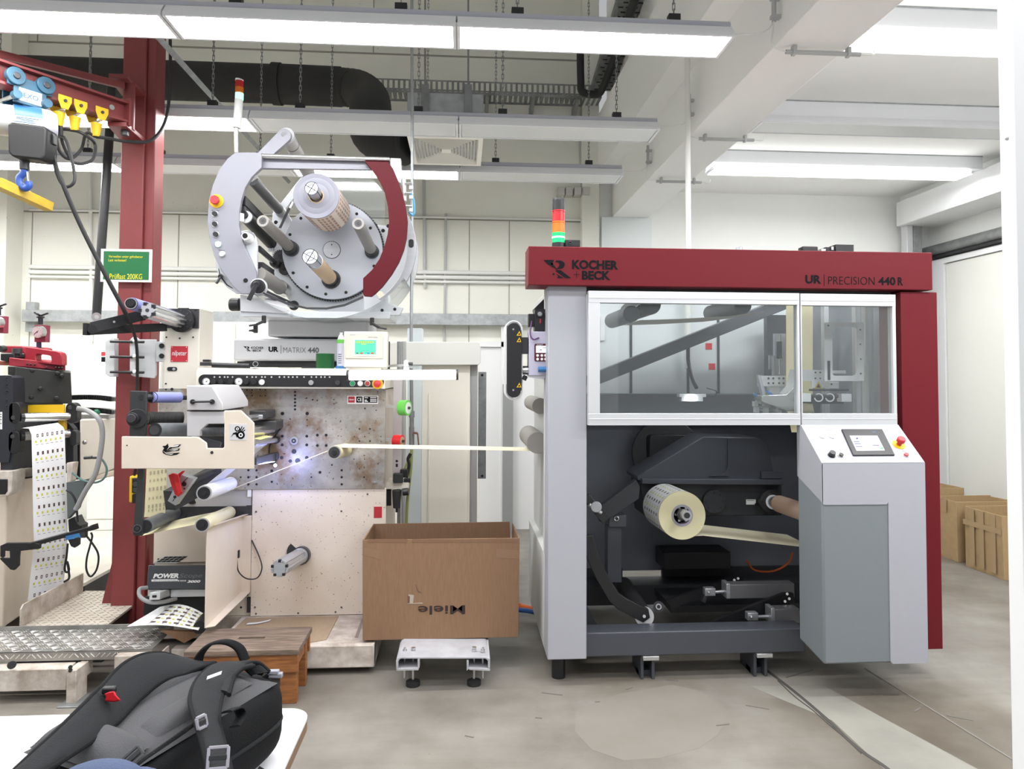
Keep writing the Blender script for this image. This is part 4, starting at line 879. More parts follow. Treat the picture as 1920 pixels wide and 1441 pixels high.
b.build('console_cover', con)
h = MB(BLACK).prism([PN(x, y, pl, snr) for x, y in ((1577, 806), (1653, 806), (1677, 854.5), (1599, 855))], snr*0.008).build('touch_panel', con, bevel=0.002)
p2 = pl+snr*0.0082
b = MB(emission('touch_screen_glow', (0.93, 0.95, 1.0), 1.25)).prism([PN(x, y, p2, snr) for x, y in ((1593, 816.5), (1645, 816.5), (1659, 844), (1606, 844.5))], snr*0.0006)
p3 = p2+snr*0.0008
for m, qs in ((mat('screen_navy', (0.02, 0.03, 0.15), 0.5), ((1605, 820, 1609, 823), (1600, 827, 1612, 828.5), (1602, 831, 1614, 832.5), (1605, 836, 1617, 837.5), (1636, 834, 1648, 835.5))), (mat('screen_grey', (0.45, 0.46, 0.5), 0.5), ((1618, 821, 1621, 829), (1625, 818.5, 1645, 819.5), (1624, 824, 1627, 832), (1620, 838, 1640, 839))), (mat('screen_green', (0.1, 0.6, 0.15), 0.5), ((1651, 838, 1656, 842),))):
    b.use(m)
    for x0, y0, x1, y1 in qs: b.prism([PN(x, y, p3, snr) for x, y in ((x0, y0), (x1, y0), (x1, y1), (x0, y1))], snr*0.0003)
b.use(SENSB); text_mesh(b, 'SMC', PN(1636, 810.5, p3, snr), (1, 0, 0), Vector((1, 0, 0)).cross(snr)*-1, width=0.02, height=0.006)
b.build('screen', h)
WL = mat('lit_white_button', (0.85, 0.85, 0.85), 0.3, emit=(1, 1, 1), es=0.5)
for x, y in ((1541.5, 818), (1559.5, 818)): button(con, PN(x, y, pl, snr), snr, 0.0115, WL)
button(con, PN(1559, 853.5, pl, snr), snr, 0.014, BLACK, 'selector_knob', 0.018, BLACK)
button(con, PN(1576.5, 854, pl, snr), snr, 0.0105, BLACK)
button(con, PN(1698.5, 853.5, pl, snr), snr, 0.011, REDPART)
estop(con, PN(1685, 833.5, pl, snr), snr, 0.019, 0.04)
# --- sensors and belt unit hung on the side
sp = MB(LILAC).pxbox(992, 1028, 621, 704, 3.56, 0.10); sp = sp.build('sensor_box', ur, bevel=0.003)
b = MB(mat('dark_red_bezel', (0.10, 0.015, 0.02), 0.4)).px(rrect(1002, 1027, 644, 677, 3), 3.556, 0.004); b.use(emission('pale_lcd', (0.75, 0.88, 1), 1.0)).pxbox(1005, 1026, 648, 661, 3.5545, 0.002); b.use(WTXT)
for x in (1008, 1016, 1023):
    b.cyl(P(x, 666, 3.553), P(x, 666, 3.557), 0.007, n=10); b.cyl(P(x, 673, 3.553), P(x, 673, 3.557), 0.007, n=10)
b.use(INK).pxbox(1012, 1016, 655, 656.5, 3.5538, 0.001); b.pxbox(1018, 1024, 651, 652, 3.5538, 0.001); b.use(WTXT); text_px(b, 'XBST', 1006, 1018, 645, 647.5, 3.5548); b.build('display', sp)
b = MB(SENSB).cyl(P(1009, 692, 3.54), P(1029, 692, 3.54), 0.014); b.build('blue_knob', sp)
for k in range(8): pass
b = MB(ALUP).px([(985, 704), (1026, 704), (1018, 711), (984, 706)], 3.57, 0.08); b.build('heat_sink', sp)
b = MB(BLACK).pxbox(1003, 1023, 579, 620, 3.58, 0.08); b.use(GUN).ring(P(1012, 588, 3.565), P(1012, 588, 3.58), 0.017, 0.012); b.use(STEEL).cyl(P(1012, 588, 3.568), P(1012, 588, 3.58), 0.012); b.use(BLACK).pxbox(991, 1003, 588, 612, 3.6, 0.05); b.px([(1000, 580), (1028, 552), (1028, 590), (1004, 596)], 3.68, 0.06); b.use(REDPART).pxbox(1012, 1014.5, 597, 606, 3.578, 0.003); b.build('camera_module', ur, bevel=0.002)
MB(mat('violet_cable', (0.12, 0.05, 0.16), 0.5)).tube([P(997, 602, 3.59), P(994, 625, 3.55), P(1000, 636, 3.54), P(1010, 633, 3.56)], 0.004, 8).build('sensor_cable', sp)
bu = MB(BLACK).px(arc(963.5, 618, 13, 180, 0, 10)+[(978, 622), (978, 731), (976.5, 732)]+arc(963.5, 732, 13, 0, -180, 10)+[(950.5, 672)], 3.56, 0.03).build('belt_unit', ur, bevel=0.001)
b = MB(WHITEM); cpt = P(962, 675, 3.6)
loop = [P(x, y, 3.64) for x, y in arc(962, 618, 15.5, 0, 180, 14)+arc(962, 733, 15.5, 180, 360, 14)]; loop.append(loop[0])
b.ribbon(loop, (0, 0.045, 0), 0.006); b.build('white_belt', bu)
b = MB(GUN).pxbox(978, 990, 632, 663, 3.58, 0.06); b.use(STEEL).cyl(P(980, 694, 3.6), P(1000, 694, 3.6), 0.016); b.use(BLACK).pxbox(979, 1000, 686, 702, 3.6, 0.05); b.cyl(P(982, 712, 3.58), P(986, 704, 3.58), 0.012); b.build('drive_coupling', bu)
b = MB(YEL)
for y in (625, 637, 722): b.px([(974, y-5), (977.5, y+4), (968.5, y+4)], 3.558, 0.0012)
b.use(INK)
for y in (625, 637, 722): b.px([(973.8, y-2), (975.3, y+2.4), (971.3, y+2.4)], 3.5575, 0.0008)
b.use(STEEL)
for x, y in ((962.5, 617), (962.5, 731)): b.cyl(P(x, y, 3.557), P(x, y, 3.56), 0.005, n=10)
b.build('belt_markings', bu)
for y, r, x in ((761, 0.042, 1013), (830, 0.056, 1008)):
    q = P(x, y, 3.72); MB(TAUPE).cyl(q, q+Vector((0, 0.5, 0)), r, n=28).build('side_roller', ur)

# ---- the finished label roll, resting on the spindle of the lower bay
rl = thing('label_roll', 'roll of printed labels on pale yellow backing in the lower bay', 'label roll', P(1280, 1010, 3.75))
c0, c1 = P(1279, 966, 3.75), P(1246, 948, 4.10); R = 45*mpp(3.75); d = c1-c0
MB(BACKP).lathe(c0, d, [(0.0, R*0.46), (0, R), (0.003, R+0.0005), (d.length, R+0.0005), (d.length, R*0.46)], 64, closed=True).build('wound_paper', rl)
MB(mat('lilac_grey_core', (0.36, 0.35, 0.40), 0.6)).lathe(c0-d.normalized()*0.001, d, [(0, R*0.36), (0, R*0.46), (d.length, R*0.46), (d.length, R*0.36)], 40, closed=True).build('core', rl)
b = MB(PAPER); n = 48; u, w = frame_of(d); dn = d.normalized()
def on_roll(a, t, r): return c0+dn*t+(u*math.cos(a)+w*math.sin(a))*r
k = b.add([on_roll(2*PI*i/n, t, R+0.0012) for t in (0.006, d.length-0.004) for i in range(n)])
for i in range(n): b.face((k+i, k+(i+1) % n, k+n+(i+1) % n, k+n+i))
def mark(m, a, t, da, dt):
    b.use(m); k = b.add([on_roll(a+x*da, t+y*dt, R+0.0022) for x, y in ((-1, -1), (1, -1), (1, 1), (-1, 1))]); b.face((k, k+1, k+2, k+3))
LBL = mat('dark_brown_print', (0.10, 0.06, 0.05), 0.6); LBY = mat('lime_yellow_print', (0.62, 0.62, 0.06), 0.6)
for i in range(12):
    a = 2*PI*i/12
    for j in range(6):
        t = 0.045+0.05*j; mark(LBL, a, t, 0.06, 0.008); mark(LBY, a+0.24, t-0.004, 0.035, 0.009); mark(LBL, a+0.33, t-0.004, 0.006, 0.011)
b.build('printed_face', rl)
b = MB(mat('pale_backing_sheet', (0.90, 0.84, 0.62), 0.6)); yc = 3.93; z0 = c0.z-R+0.01
pz = lambda x, z: Vector((P(x, 1000, yc).x, yc, z)); ze = P(1500, 1014, yc).z
b.ribbon([pz(1284, c0.z-R+0.014), pz(1300, c0.z-R+0.016), pz(1500, ze)], (0, 0.165, 0), 0.0012); b.build('paper_tail', rl)
# ================================================================== CREAM LABEL PRESS UNIT WITH STEEL TOOL PLATE
NP = 4.10
pr = thing('printing_press', 'cream label press unit with stained steel tool plate full of holes', 'machine', (-0.9, 4.3, 0))
def C6(x, y): return (300+x/3.602, 560+y/3.602)
def C4(x, y): return (220+x/4.647, 700+y/4.647)
XR_ = P(721, 820, NP).x; XB0 = P(290, 1000, NP).x
b = MB(CREAMD); z1 = P(600, 1208, 3.65).z; X1 = P(702, 1225, 3.65).x; X0 = P(215, 1225, 3.65).x
b.box(P(400, 1225, 3.65).x, X1, 3.65, 4.9, 0.03, z1); b.box(XB0, X1, 4.1, 4.9, 0.03, z1); b.use(BLACK)
for x in (X1-0.7, X1-0.12): b.box(x-0.05, x+0.05, 3.72, 4.8, 0, 0.03)
b.use(CREAMD); b.box(P(322, 1220, 3.65).x, X1, 3.64, 3.70, 0.035, z1-0.003); b.build('base_plinth', pr, bevel=0.006)
# body and cabinet door
MB(CREAM).box(XB0, XR_, NP+0.004, 4.8, z1, P(600, 730, NP).z).build('body', pr, bevel=0.004)
b = MB(CREAMSP).pxbox(473.5, 721.5, 916.5, 1150, NP-0.016, 0.018); b.use(GUN)
for x, y in ((689, 926), (480, 959), (640, 958), (478, 1138), (640, 1138), (480, 1150), (559, 1149), (629, 1147)): b.cyl(P(x, y, NP-0.019), P(x, y, NP-0.016), 0.005, n=10)
b.use(LOGORED).pxbox(701, 716, 949.5, 970.5, NP-0.0175, 0.0015); b.build('cabinet_door', pr, bevel=0.002)
b = MB(CREAM).pxbox(465, 472, 977, 1118, NP-0.01, 0.01); b.use(GUNM if False else GUN).pxbox(462, 472.5, 947, 975, NP-0.012, 0.012); b.pxbox(463, 471, 1120, 1148, NP-0.012, 0.012)
b.use(BLACK)
for x, y in ((467, 985), (466, 1047), (466, 1072), (464, 1115), (467, 952), (467, 960), (467, 968), (467, 1126), (467, 1137)): b.cyl(P(x, y, NP-0.014), P(x, y, NP-0.01), 0.005, n=10)
b.build('hinge_strip', pr)
b = MB(GUN).pxbox(290, 472, 950, 976, NP-0.014, 0.012); b.use(BLACK)
for x, y in ((455, 961), (349, 967)): b.cyl(P(x, y, NP-0.016), P(x, y, NP-0.012), 0.006, n=10)
b.build('steel_rail', pr)
b = MB(mat('grey_cream_panel', (0.50, 0.48, 0.46), 0.45, noise=0.1, nscale=3)).pxbox(300, 471, 917, 950, NP-0.010, 0.010); b.use(BLACK).cyl(P(361, 932, NP-0.012), P(361, 932, NP-0.008), 12*mpp(NP), n=28); b.use(WTXT).pxbox(464, 471, 917, 931, NP-0.02, 0.01); b.build('upper_side_panel', pr)
b = MB(CREAM).pxbox(289, 472, 976, 1052, NP-0.008, 0.008); b.use(GUN).cyl(P(297, 1048, NP-0.011), P(297, 1048, NP-0.008), 0.006, n=10); b.build('lower_side_panel', pr, bevel=0.002)
# folded cream guard that stands out toward the viewer
xf, xr = P(386, 1080, 3.52).x, P(455, 1050, NP).x; zt0, zt1 = P(386, 988, 3.52).z, P(455, 965, NP).z; zb = P(386, 1177, 3.52).z
b = MB(CREAM).hexa([(xf-0.002, 3.52, zb), (xf+0.002, 3.52, zb), (xr+0.002, NP, zb), (xr-0.002, NP, zb), (xf-0.002, 3.52, zt0), (xf+0.002, 3.52, zt0), (xr+0.002, NP, zt1), (xr-0.002, NP, zt1)])
b.hexa([(xf, 3.52, zt0), (xf+0.03, 3.54, zt0+0.004), (xr+0.03, NP, zt1+0.004), (xr, NP, zt1), (xf, 3.52, zt0+0.003), (xf+0.03, 3.54, zt0+0.007), (xr+0.03, NP, zt1+0.007), (xr, NP, zt1+0.003)])
b.hexa([(xf, 3.52, zb), (xf+0.04, 3.54, zb), (xr+0.05, NP, zb), (xr, NP, zb), (xf, 3.52, zb+0.003), (xf+0.04, 3.54, zb+0.003), (xr+0.05, NP, zb+0.003), (xr, NP, zb+0.003)])
b.box(xr, xr+0.05, NP-0.03, NP-0.012, zb, zt1); b.use(BLACK)
for y in (969, 1138): q = P(452, y, NP-0.03); b.cyl(q-Vector((0, 0.003, 0)), q, 0.006, n=10)
b.build('side_guard', pr)
b = MB(BLACK).pxbox(440, 448, 1032, 1046, 4.0, 0.02); b.use(REDPART).pxbox(442, 445, 1035, 1040, 3.999, 0.002); sn = b.build('photo_sensor', pr, bevel=0.001)
MB(BLACK).tube([P(444, 1046, 4.0), P(447, 1070, 4.0), P(462, 1084, 4.02), P(482, 1083, 4.05), P(491, 1065, 4.06), P(486, 1043, 4.07), P(472, 1012, 4.08)], 0.0035, 8).build('sensor_cable', sn)
# steel tool plate with holes
b = MB(STEELPLATE).pxbox(298, 721, 728, 915.5, NP-0.024, 0.024); b.use(BLACK); YH = NP-0.0252
for x, y, r in ((827, 774, 12), (994, 774, 12), (825, 927, 10), (991, 927, 10), (825, 986, 10), (991, 986, 10), (905, 1030, 17), (822, 1072, 12), (991, 1072, 12), (880, 1095, 12), (930, 1093, 18), (1063, 920, 10), (1122, 920, 10), (1063, 990, 10), (1122, 990, 10), (597, 1157, 8), (652, 1157, 8), (597, 1204, 8), (652, 1204, 8), (597, 1252, 8), (652, 1252, 8), (755, 1161, 10), (755, 1235, 8), (1227, 1157, 8), (1227, 1204, 8), (1227, 1252, 8), (1080, 1171, 10), (1161, 1121, 6), (1022, 1204, 6), (1378, 1204, 6), (545, 1204, 6), (556, 676, 6), (500, 735, 5), (587, 654, 5), (622, 654, 5), (677, 654, 5), (712, 654, 5), (587, 615, 5), (622, 615, 5), (677, 612, 5), (712, 615, 5), (518, 615, 6), (1031, 681, 6), (1062, 686, 5), (990, 670, 5), (1384, 740, 6), (1460, 752, 4), (1347, 878, 6), (1418, 878, 6), (1347, 960, 6), (1418, 960, 6), (1312, 930, 4), (1383, 930, 4), (1310, 1082, 4), (1381, 1082, 4), (994, 816, 5), (994, 857, 4), (828, 816, 4), (828, 857, 4), (912, 628, 8), (912, 652, 8), (912, 676, 8), (912, 699, 8), (912, 722, 8), (912, 746, 8), (1175, 680, 4), (1175, 708, 4), (1470, 628, 4), (484, 703, 4), (390, 619, 5), (80, 610, 10), (40, 612, 6), (730, 920, 4), (660, 1060, 5), (897, 1212, 4), (1492, 930, 4)):
    c = P(*C6(x, y), YH); b.cyl(c, c+Vector((0, 0.003, 0)), r/3.602*mpp(NP)*0.95, n=16)
b.use(ALU); c = P(*C6(1450, 1237), YH); b.box(c.x-0.015, c.x+0.015, YH-0.004, YH, c.z-0.002, c.z+0.002); b.cyl(c-Vector((0, 0.006, 0)), c, 0.006, n=10)
b.build('tool_plate', pr, bevel=0.0)
b = MB(ALU); c = P(*C6(907, 957), NP-0.024); b.cyl(c-Vector((0, 0.012, 0)), c, 27/3.602*mpp(NP), n=32); b.use(GUN).cyl(c-Vector((0, 0.014, 0)), c, 15/3.602*mpp(NP), n=24); b.use(ALU).cyl(c-Vector((0, 0.017, 0)), c, 6/3.602*mpp(NP), n=16); b.build('bearing_cap', pr, bevel=0.001)
b = MB(WTXT).pxbox(651.5, 709, 741.5, 757, NP-0.026, 0.001); b.use(LOGORED).pxbox(653, 665, 743, 754.5, NP-0.0268, 0.001); b.use(INK).pxbox(668, 679.5, 743, 754.5, NP-0.0268, 0.001); b.pxbox(682, 707.5, 743, 754.5, NP-0.0268, 0.001)
b.use(WTXT); text_px(b, 'CE', 670, 678, 745.5, 752, NP-0.027, 0.02); text_px(b, 'nilpeter', 654.5, 664, 747, 751, NP-0.027, 0.02)
for x0, x1, y0 in ((683.5, 690, 744.5), (683.5, 688, 749), (683.5, 690, 751.5), (694, 706, 744.5), (694, 706, 748), (694, 706, 751)): b.pxbox(x0, x1, y0, y0+1.6, NP-0.0272, 0.0006)
b.build('rating_plate', pr)
# control housing across the top
YC = 3.96; zt, zb_ = P(540, 690, YC).z, P(540, 728, YC).z; xa, xb = P(368, 710, YC).x, P(722, 710, YC).x
prof = [(YC, zb_)]+[(YC+0.04-0.04*math.cos(math.radians(t)), zt-0.04+0.04*math.sin(math.radians(t))) for t in (0, 15, 30, 45, 60, 75, 90)]+[(4.8, zt), (4.8, zb_)]
MB(CREAM2).prism([(xa, y, z) for y, z in prof], (xb-xa, 0, 0)).build('control_housing', pr)
b = MB(BLACK); b.px(arc(383, 712.5, 11, 90, 270, 10)+arc(709, 715, 11, -90, 90, 10), YC-0.006, 0.006)
def dial(b, x, y, r, m):
    c = P(x, y, YC-0.006); b.use(m).cyl(c-Vector((0, 0.006, 0)), c, r*mpp(YC), n=20)
b.use(mat('pale_grey_marks', (0.55, 0.55, 0.55), 0.5))
for x in (402, 412, 421, 427, 436, 463, 473, 480, 491, 497, 509, 524, 533, 541, 549, 557, 570, 584, 593, 602, 609, 618): b.px(arc(x, 706.5, 1.6, 0, 360, 8), YC-0.0066, 0.0006)
cs = b.build('control_strip', pr)
for x, y in ((387, 715), (448, 715)):
    b = MB(STEEL); dial(b, x, y, 7, STEEL); c = P(x, y, YC-0.013); b.use(WTXT).cyl(c, c+Vector((0, 0.001, 0)), 5.6*mpp(YC), n=20); b.use(INK).bar(c-Vector((0, 0.0006, 0)), c+Vector((0.009, -0.0006, 0.006)), 0.001, 0.001); b.cyl(c-Vector((0, 0.001, 0)), c, 0.003, n=8); b.build('pressure_dial', cs)
b = MB(STEEL); dial(b, 491, 716, 5.5, STEEL); c = P(491, 716, YC-0.013); b.use(WTXT).cyl(c, c+Vector((0, 0.001, 0)), 4.6*mpp(YC), n=16); b.build('push_button', cs)
for x in (400, 414, 432, 461, 476): MB(BLACK).cyl(P(x, 716, YC-0.03), P(x, 716, YC-0.006), 4.5*mpp(YC), n=16).build('rotary_knob', cs, bevel=0.001)
for x, m in ((583, STEEL), (633, GUN)): MB(m).cyl(P(x, 717, YC-0.022), P(x, 717, YC-0.006), 4.6*mpp(YC), n=16).build('key_switch', cs, bevel=0.001)
for x, m in ((661, mat('green_button', (0.01, 0.25, 0.10), 0.4)), (675.5, WTXT), (689, mat('dark_red_button', (0.35, 0.03, 0.03), 0.4))): button(cs, P(x, 718.5, YC-0.006), (0, -1, 0), 4.2*mpp(YC), m)
estop(cs, P(708, 719, YC-0.006), (0, -1, 0), 6.5*mpp(YC), 0.02)
# hoses and roller end lying on the housing
b = MB(BLACK).cyl(P(398, 684, 4.0), P(468, 686, 4.0), 0.014, n=14); b.obox(P(479, 682, 4.0), (0.035, 0.05, 0.035)); b.use(STEEL).ring(P(479, 682, 3.972), P(479, 682, 3.976), 0.015, 0.011, 20); b.use(GUN).obox(P(386, 682, 4.02), (0.05, 0.04, 0.02)); b.use(BLACK).obox(P(388, 676, 4.02), (0.035, 0.03, 0.012)); b.use(RUBBER).cyl(P(566, 691, 4.1), P(592, 690, 4.1), 0.012, n=10); o = b.build('pneumatic_arm', loc=P(430, 690, 4.0)); tag(o, 'black air cylinder arm lying along the top of the press housing', 'cylinder')
# --- tower with motor roll
TW = NP-0.01
b = MB(CREAM2).pxbox(309, 372, 577, 733, TW, 0.22); tw = b.build('tower', pr, bevel=0.004)
b = MB(GUN).pxbox(312, 372, 578, 615, TW-0.012, 0.012)
for x, y in ((350, 583), (367, 581), (367, 608), (331, 609)): b.use(BLACK).cyl(P(x, y, TW-0.015), P(x, y, TW-0.012), 0.006, n=10)
b.use(BLACK).px([(333, 577), (354, 577), (356, 583), (335, 582)], TW-0.013, 0.005); b.build('motor_plate', tw, bevel=0.002)
b = MB(LOGORED).pxbox(320.5, 351.5, 648.5, 678, TW-0.003, 0.003); b.use(WTXT); text_px(b, 'nilpeter', 322.5, 350, 657, 669, TW-0.0035, 0.0, 0.2)
for x, y in ((322.5, 650.5), (349.5, 650.5), (322.5, 676), (349.5, 676)): b.cyl(P(x, y, TW-0.004), P(x, y, TW-0.003), 0.0025, n=8)
b.build('maker_badge', tw)
b = MB(GUN).px(arc(317, 691.5, 4, 90, 270, 6)+arc(328, 691.5, 4, -90, 90, 6), TW-0.003, 0.003); b.use(BLACK).px(arc(317, 691.5, 2.6, 90, 270, 6)+arc(328, 691.5, 2.6, -90, 90, 6), TW-0.004, 0.002); b.use(STEEL).cyl(P(326, 691.5, TW-0.008), P(326, 691.5, TW-0.003), 0.008, n=12); b.use(BLACK)
for x, y in ((312, 632), (337, 634), (362, 632), (311, 719)): b.cyl(P(x, y, TW-0.003), P(x, y, TW), 0.005, n=10)
b.build('slot_fittings', tw)
b = MB(BLACK); flange(b, 339, 600, TW-0.05, 22, 6); b.build('spindle_flange', tw)
b = MB(CHROME); f0, f1 = P(278, 582, 3.62), P(338, 601, TW-0.03); r = 13.5*mpp(3.62); b.cyl(f0, f1, r, n=30)
u, w = frame_of(f1-f0)
for k in range(10):
    a = 2*PI*k/10; v = (u*math.cos(a)+w*math.sin(a))*r; b.use(ALU).bar(f0+v, f1+v, 0.008, 0.008, v)
dn = (f1-f0).normalized(); b.use(ALU).cyl(f0-dn*0.012, f0, r*0.96, n=5); b.use(BLACK)
for k in range(5):
    a = 2*PI*k/5+0.6; b.obox(f0-dn*0.006+(u*math.cos(a)+w*math.sin(a))*r*0.92, (0.016, 0.016, 0.016))
b.use(GUN).cyl(f0-dn*0.014, f0, r*0.25, n=12); b.build('expanding_shaft', tw)
b = MB(LBLUE).cyl(P(247, 569, 3.62), P(318, 590, TW), 11.5*mpp(3.62), n=28); b.use(BLACK).cyl(P(245, 568.5, 3.6), P(247, 569, 3.62), 10.5*mpp(3.6), n=28); b.use(STEEL).ring(P(245, 568.5, 3.597), P(246, 569, 3.61), 10.2*mpp(3.6), 9*mpp(3.6)); b.use(BLACK).cyl(P(244, 568.5, 3.585), P(246, 569, 3.61), 0.016, n=16); b.build('lilac_roller', tw)
b = MB(BLACK).bar(P(172, 614, 3.70), P(270, 590, 3.86), 0.012, 0.055); b.bar(P(160, 620, 3.70), P(312, 613, 4.05), 0.012, 0.045); b.obox(P(162, 617, 3.7), (0.02, 0.03, 0.06)); b.cyl(P(173, 617, 3.66), P(173, 617, 3.74), 0.022, n=18); b.use(STEEL).cyl(P(214, 603, 3.742), P(214, 603, 3.75), 0.006, n=10); b.build('dancer_arm', tw)
# --- frame of rollers in front: cream side arm, hood, bracket, rollers
FY = 3.38
arm = MB(CREAM).px([C4(36, 548), C4(697, 553), C4(720, 565), C4(775, 605), C4(780, 650), C4(918, 651), C4(930, 640), C4(932, 322), C4(1075, 320), C4(1190, 432), C4(1188, 831), C4(33, 829)], FY, 0.014).build('side_arm', pr, bevel=0.003)
b = MB(BLACK).cyl(P(*C4(824, 687), FY-0.002), P(*C4(824, 687), FY+0.001), 0.007, n=14)
b.cyl(P(*C4(84, 625), FY-0.0015), P(*C4(84, 625), FY), 0.003, n=8); b.build('bolt_holes', arm)
def poly4(b, pts, Y, th=0.0015): b.px([C4(x, y) for x, y in pts], Y-th, th)
b = MB(INK)      # boat-like emblem: three curved blades over a hull
poly4(b, [(392, 632), (420, 628), (440, 610), (446, 640), (425, 672), (455, 645), (500, 622), (556, 617), (535, 640), (480, 648), (440, 668), (425, 678), (470, 658), (545, 652), (536, 672), (480, 676), (420, 686), (395, 670), (408, 650)], FY)
poly4(b, [(392, 672), (420, 692), (500, 692), (545, 688), (520, 706), (470, 714), (420, 706), (396, 690)], FY)
b.use(WTXT); poly4(b, [(455, 640), (505, 625), (540, 622), (525, 634), (480, 640)], FY-0.0016, 0.0006); poly4(b, [(400, 676), (425, 697), (490, 699), (470, 706), (425, 700)], FY-0.0016, 0.0006); poly4(b, [(450, 668), (520, 658), (535, 660), (500, 670)], FY-0.0016, 0.0006)
b.build('emblem', arm)
b = MB(mat('warning_plate_silver', (0.62, 0.62, 0.64), 0.4)); poly4(b, [(983, 437), (1127, 440), (1124, 582), (980, 578)], FY); b.use(INK)
def dot4(b, x, y, r, Y): b.px(arc(*C4(x, y), r/4.647, 0, 360, 16)[:-1], Y-0.0006, 0.0006)
Yw = FY-0.0016
dot4(b, 1046, 482, 24, Yw); dot4(b, 1075, 535, 36, Yw); poly4(b, [(990, 556), (1008, 518), (1040, 508), (1052, 530), (1040, 560), (1030, 530), (1010, 530)], Yw, 0.0006)
for q in ([(1064, 500), (1085, 456), (1090, 462), (1074, 502)], [(1076, 502), (1104, 465), (1108, 472), (1084, 506)], [(1086, 508), (1112, 486), (1114, 494), (1094, 512)]): poly4(b, q, Yw, 0.0006)
b.use(WTXT); dot4(b, 1046, 482, 13, Yw-0.0006); dot4(b, 1075, 535, 19, Yw-0.0006); b.use(INK); dot4(b, 1046, 482, 6, Yw-0.0012); dot4(b, 1075, 535, 9, Yw-0.0012)
b.build('nip_warning_plate', arm)
hd = MB(mat('pale_grey_hood', (0.56, 0.55, 0.57), 0.4, noise=0.06, nscale=4)).px([C4(601, 105), C4(826, 108), C4(918, 262), C4(918, 320), C4(606, 318)], 3.44, 0.40).build('hood', pr, bevel=0.004)
b = MB(MATS['pale_grey_hood']).px([C4(606, 330), C4(932, 330), C4(932, 437), C4(786, 437), C4(720, 494), C4(720, 545), C4(606, 548)], 3.46, 0.03); b.use(BLACK).px([C4(604, 319), C4(934, 321), C4(934, 330), C4(606, 329)], 3.47, 0.3); b.build('hood_skirt', pr, bevel=0.002)
b = MB(BLACK).cyl(P(*C4(656, 247), 3.42), P(*C4(826, 244), 3.42), 0.005, n=10)
for x in (656, 826): b.cyl(P(*C4(x, 246), 3.42), P(*C4(x, 246), 3.445), 0.012, n=14)
b.build('handle', hd)
b = MB(GUN).px([C4(720, 437), C4(935, 437), C4(935, 650), C4(720, 650)], 3.75, 0.02); b.use(BLACK).px([C4(797, 440), C4(932, 440), C4(932, 478), C4(797, 478)], 3.70, 0.02); b.use(GROLL).cyl(P(*C4(700, 510), 3.66), P(*C4(940, 505), 3.66), 0.022, n=16); b.use(DARKGREY).px([C4(740, 560), C4(900, 600), C4(890, 650), C4(780, 650)], 3.6, 0.02); b.build('die_station', pr)
bk = MB(mat('blackened_steel_bracket', (0.045, 0.047, 0.05), 0.45, 0.3)).px([C4(108, 150), C4(254, 155), C4(248, 545), C4(228, 830), C4(214, 1415), C4(135, 1410), C4(178, 830), C4(103, 540)], 3.45, 0.018).build('roller_bracket', pr, bevel=0.002)
b = MB(GUN).ring(P(*C4(172, 1350), 3.435), P(*C4(172, 1350), 3.45), 0.020, 0.013, 20); b.use(BLACK).cyl(P(*C4(172, 1350), 3.43), P(*C4(172, 1350), 3.45), 0.010); b.cyl(P(*C4(208, 206), 3.446), P(*C4(208, 206), 3.45), 0.012); b.build('bracket_bushings', bk)
def roller(name, p, q, r, m, capm=BLACK, Y0=3.47, Y1=4.07, ring=True):
    A, B = P(*p, Y0), P(*q, Y1); d = (B-A).normalized(); b = MB(m).cyl(A, B, r, n=30)
    b.use(capm).cyl(A-d*0.004, A, r*0.86, n=24)
    if ring: b.use(STEEL).ring(A-d*0.006, A-d*0.002, r*0.95, r*0.80, 28); b.use(BLACK).cyl(A-d*0.012, A, r*0.35, n=14)
    return b.build(name, pr)
r_ = roller
b = MB(LBLUE).cyl(P(*C4(300, 207), 3.5), P(*C4(545, 208), 3.62), 0.026, n=26); b.use(BLACK).cyl(P(*C4(254, 207), 3.48), P(*C4(302, 207), 3.5), 0.015, n=16); b.cyl(P(*C4(302, 207), 3.495), P(*C4(310, 207), 3.505), 0.0268, n=26); b.cyl(P(*C4(545, 208), 3.62), P(*C4(600, 210), 3.65), 0.012); b.build('lilac_roller', pr)
b = MB(RIBB).cyl(P(*C4(255, 390), 3.5), P(*C4(540, 388), 3.62), 0.030, n=26)
for k in range(26): q0, q1 = P(*C4(262, 390), 3.5), P(*C4(532, 388), 3.62); c = q0.lerp(q1, k/25); b.cyl(c, c+(q1-q0).normalized()*0.004, 0.0312, n=26)
b.use(BLACK).cyl(P(*C4(535, 388), 3.62), P(*C4(565, 388), 3.63), 0.032, n=26); b.build('grooved_roller', pr)
b = MB(BLACK).cyl(P(*C4(170, 390), 3.43), P(*C4(170, 390), 3.45), 0.044, n=24); b.cyl(P(*C4(128, 390), 3.40), P(*C4(170, 390), 3.45), 0.026, n=24); b.use(GUN).cyl(P(*C4(118, 390), 3.385), P(*C4(128, 390), 3.4), 0.02, n=20); b.build('roller_knob', bk, bevel=0.002)
b = MB(GROLL).cyl(P(*C4(338, 494), 3.42), P(*C4(640, 490), 3.60), 0.034, n=28); b.use(BLACK).cyl(P(*C4(326, 494), 3.41), P(*C4(338, 494), 3.42), 0.0335, n=28); b.use(GUN).cyl(P(*C4(322, 494), 3.405), P(*C4(326, 494), 3.41), 0.022, n=18); b.build('rubber_roller', pr)
roller('idler_roller', C4(245, 1330), C4(500, 1215), 0.033, GROLL, BLACK, 3.47, 4.06, False)
yr = roller('idler_roller', C4(741, 1318), C4(975, 1210), 0.034, BACKP, BLACK, 3.45, 4.07)
wr = roller('idler_roller', C4(757, 1040), C4(985, 958), 0.036, PAPER, BLACK, 3.45, 3.98)
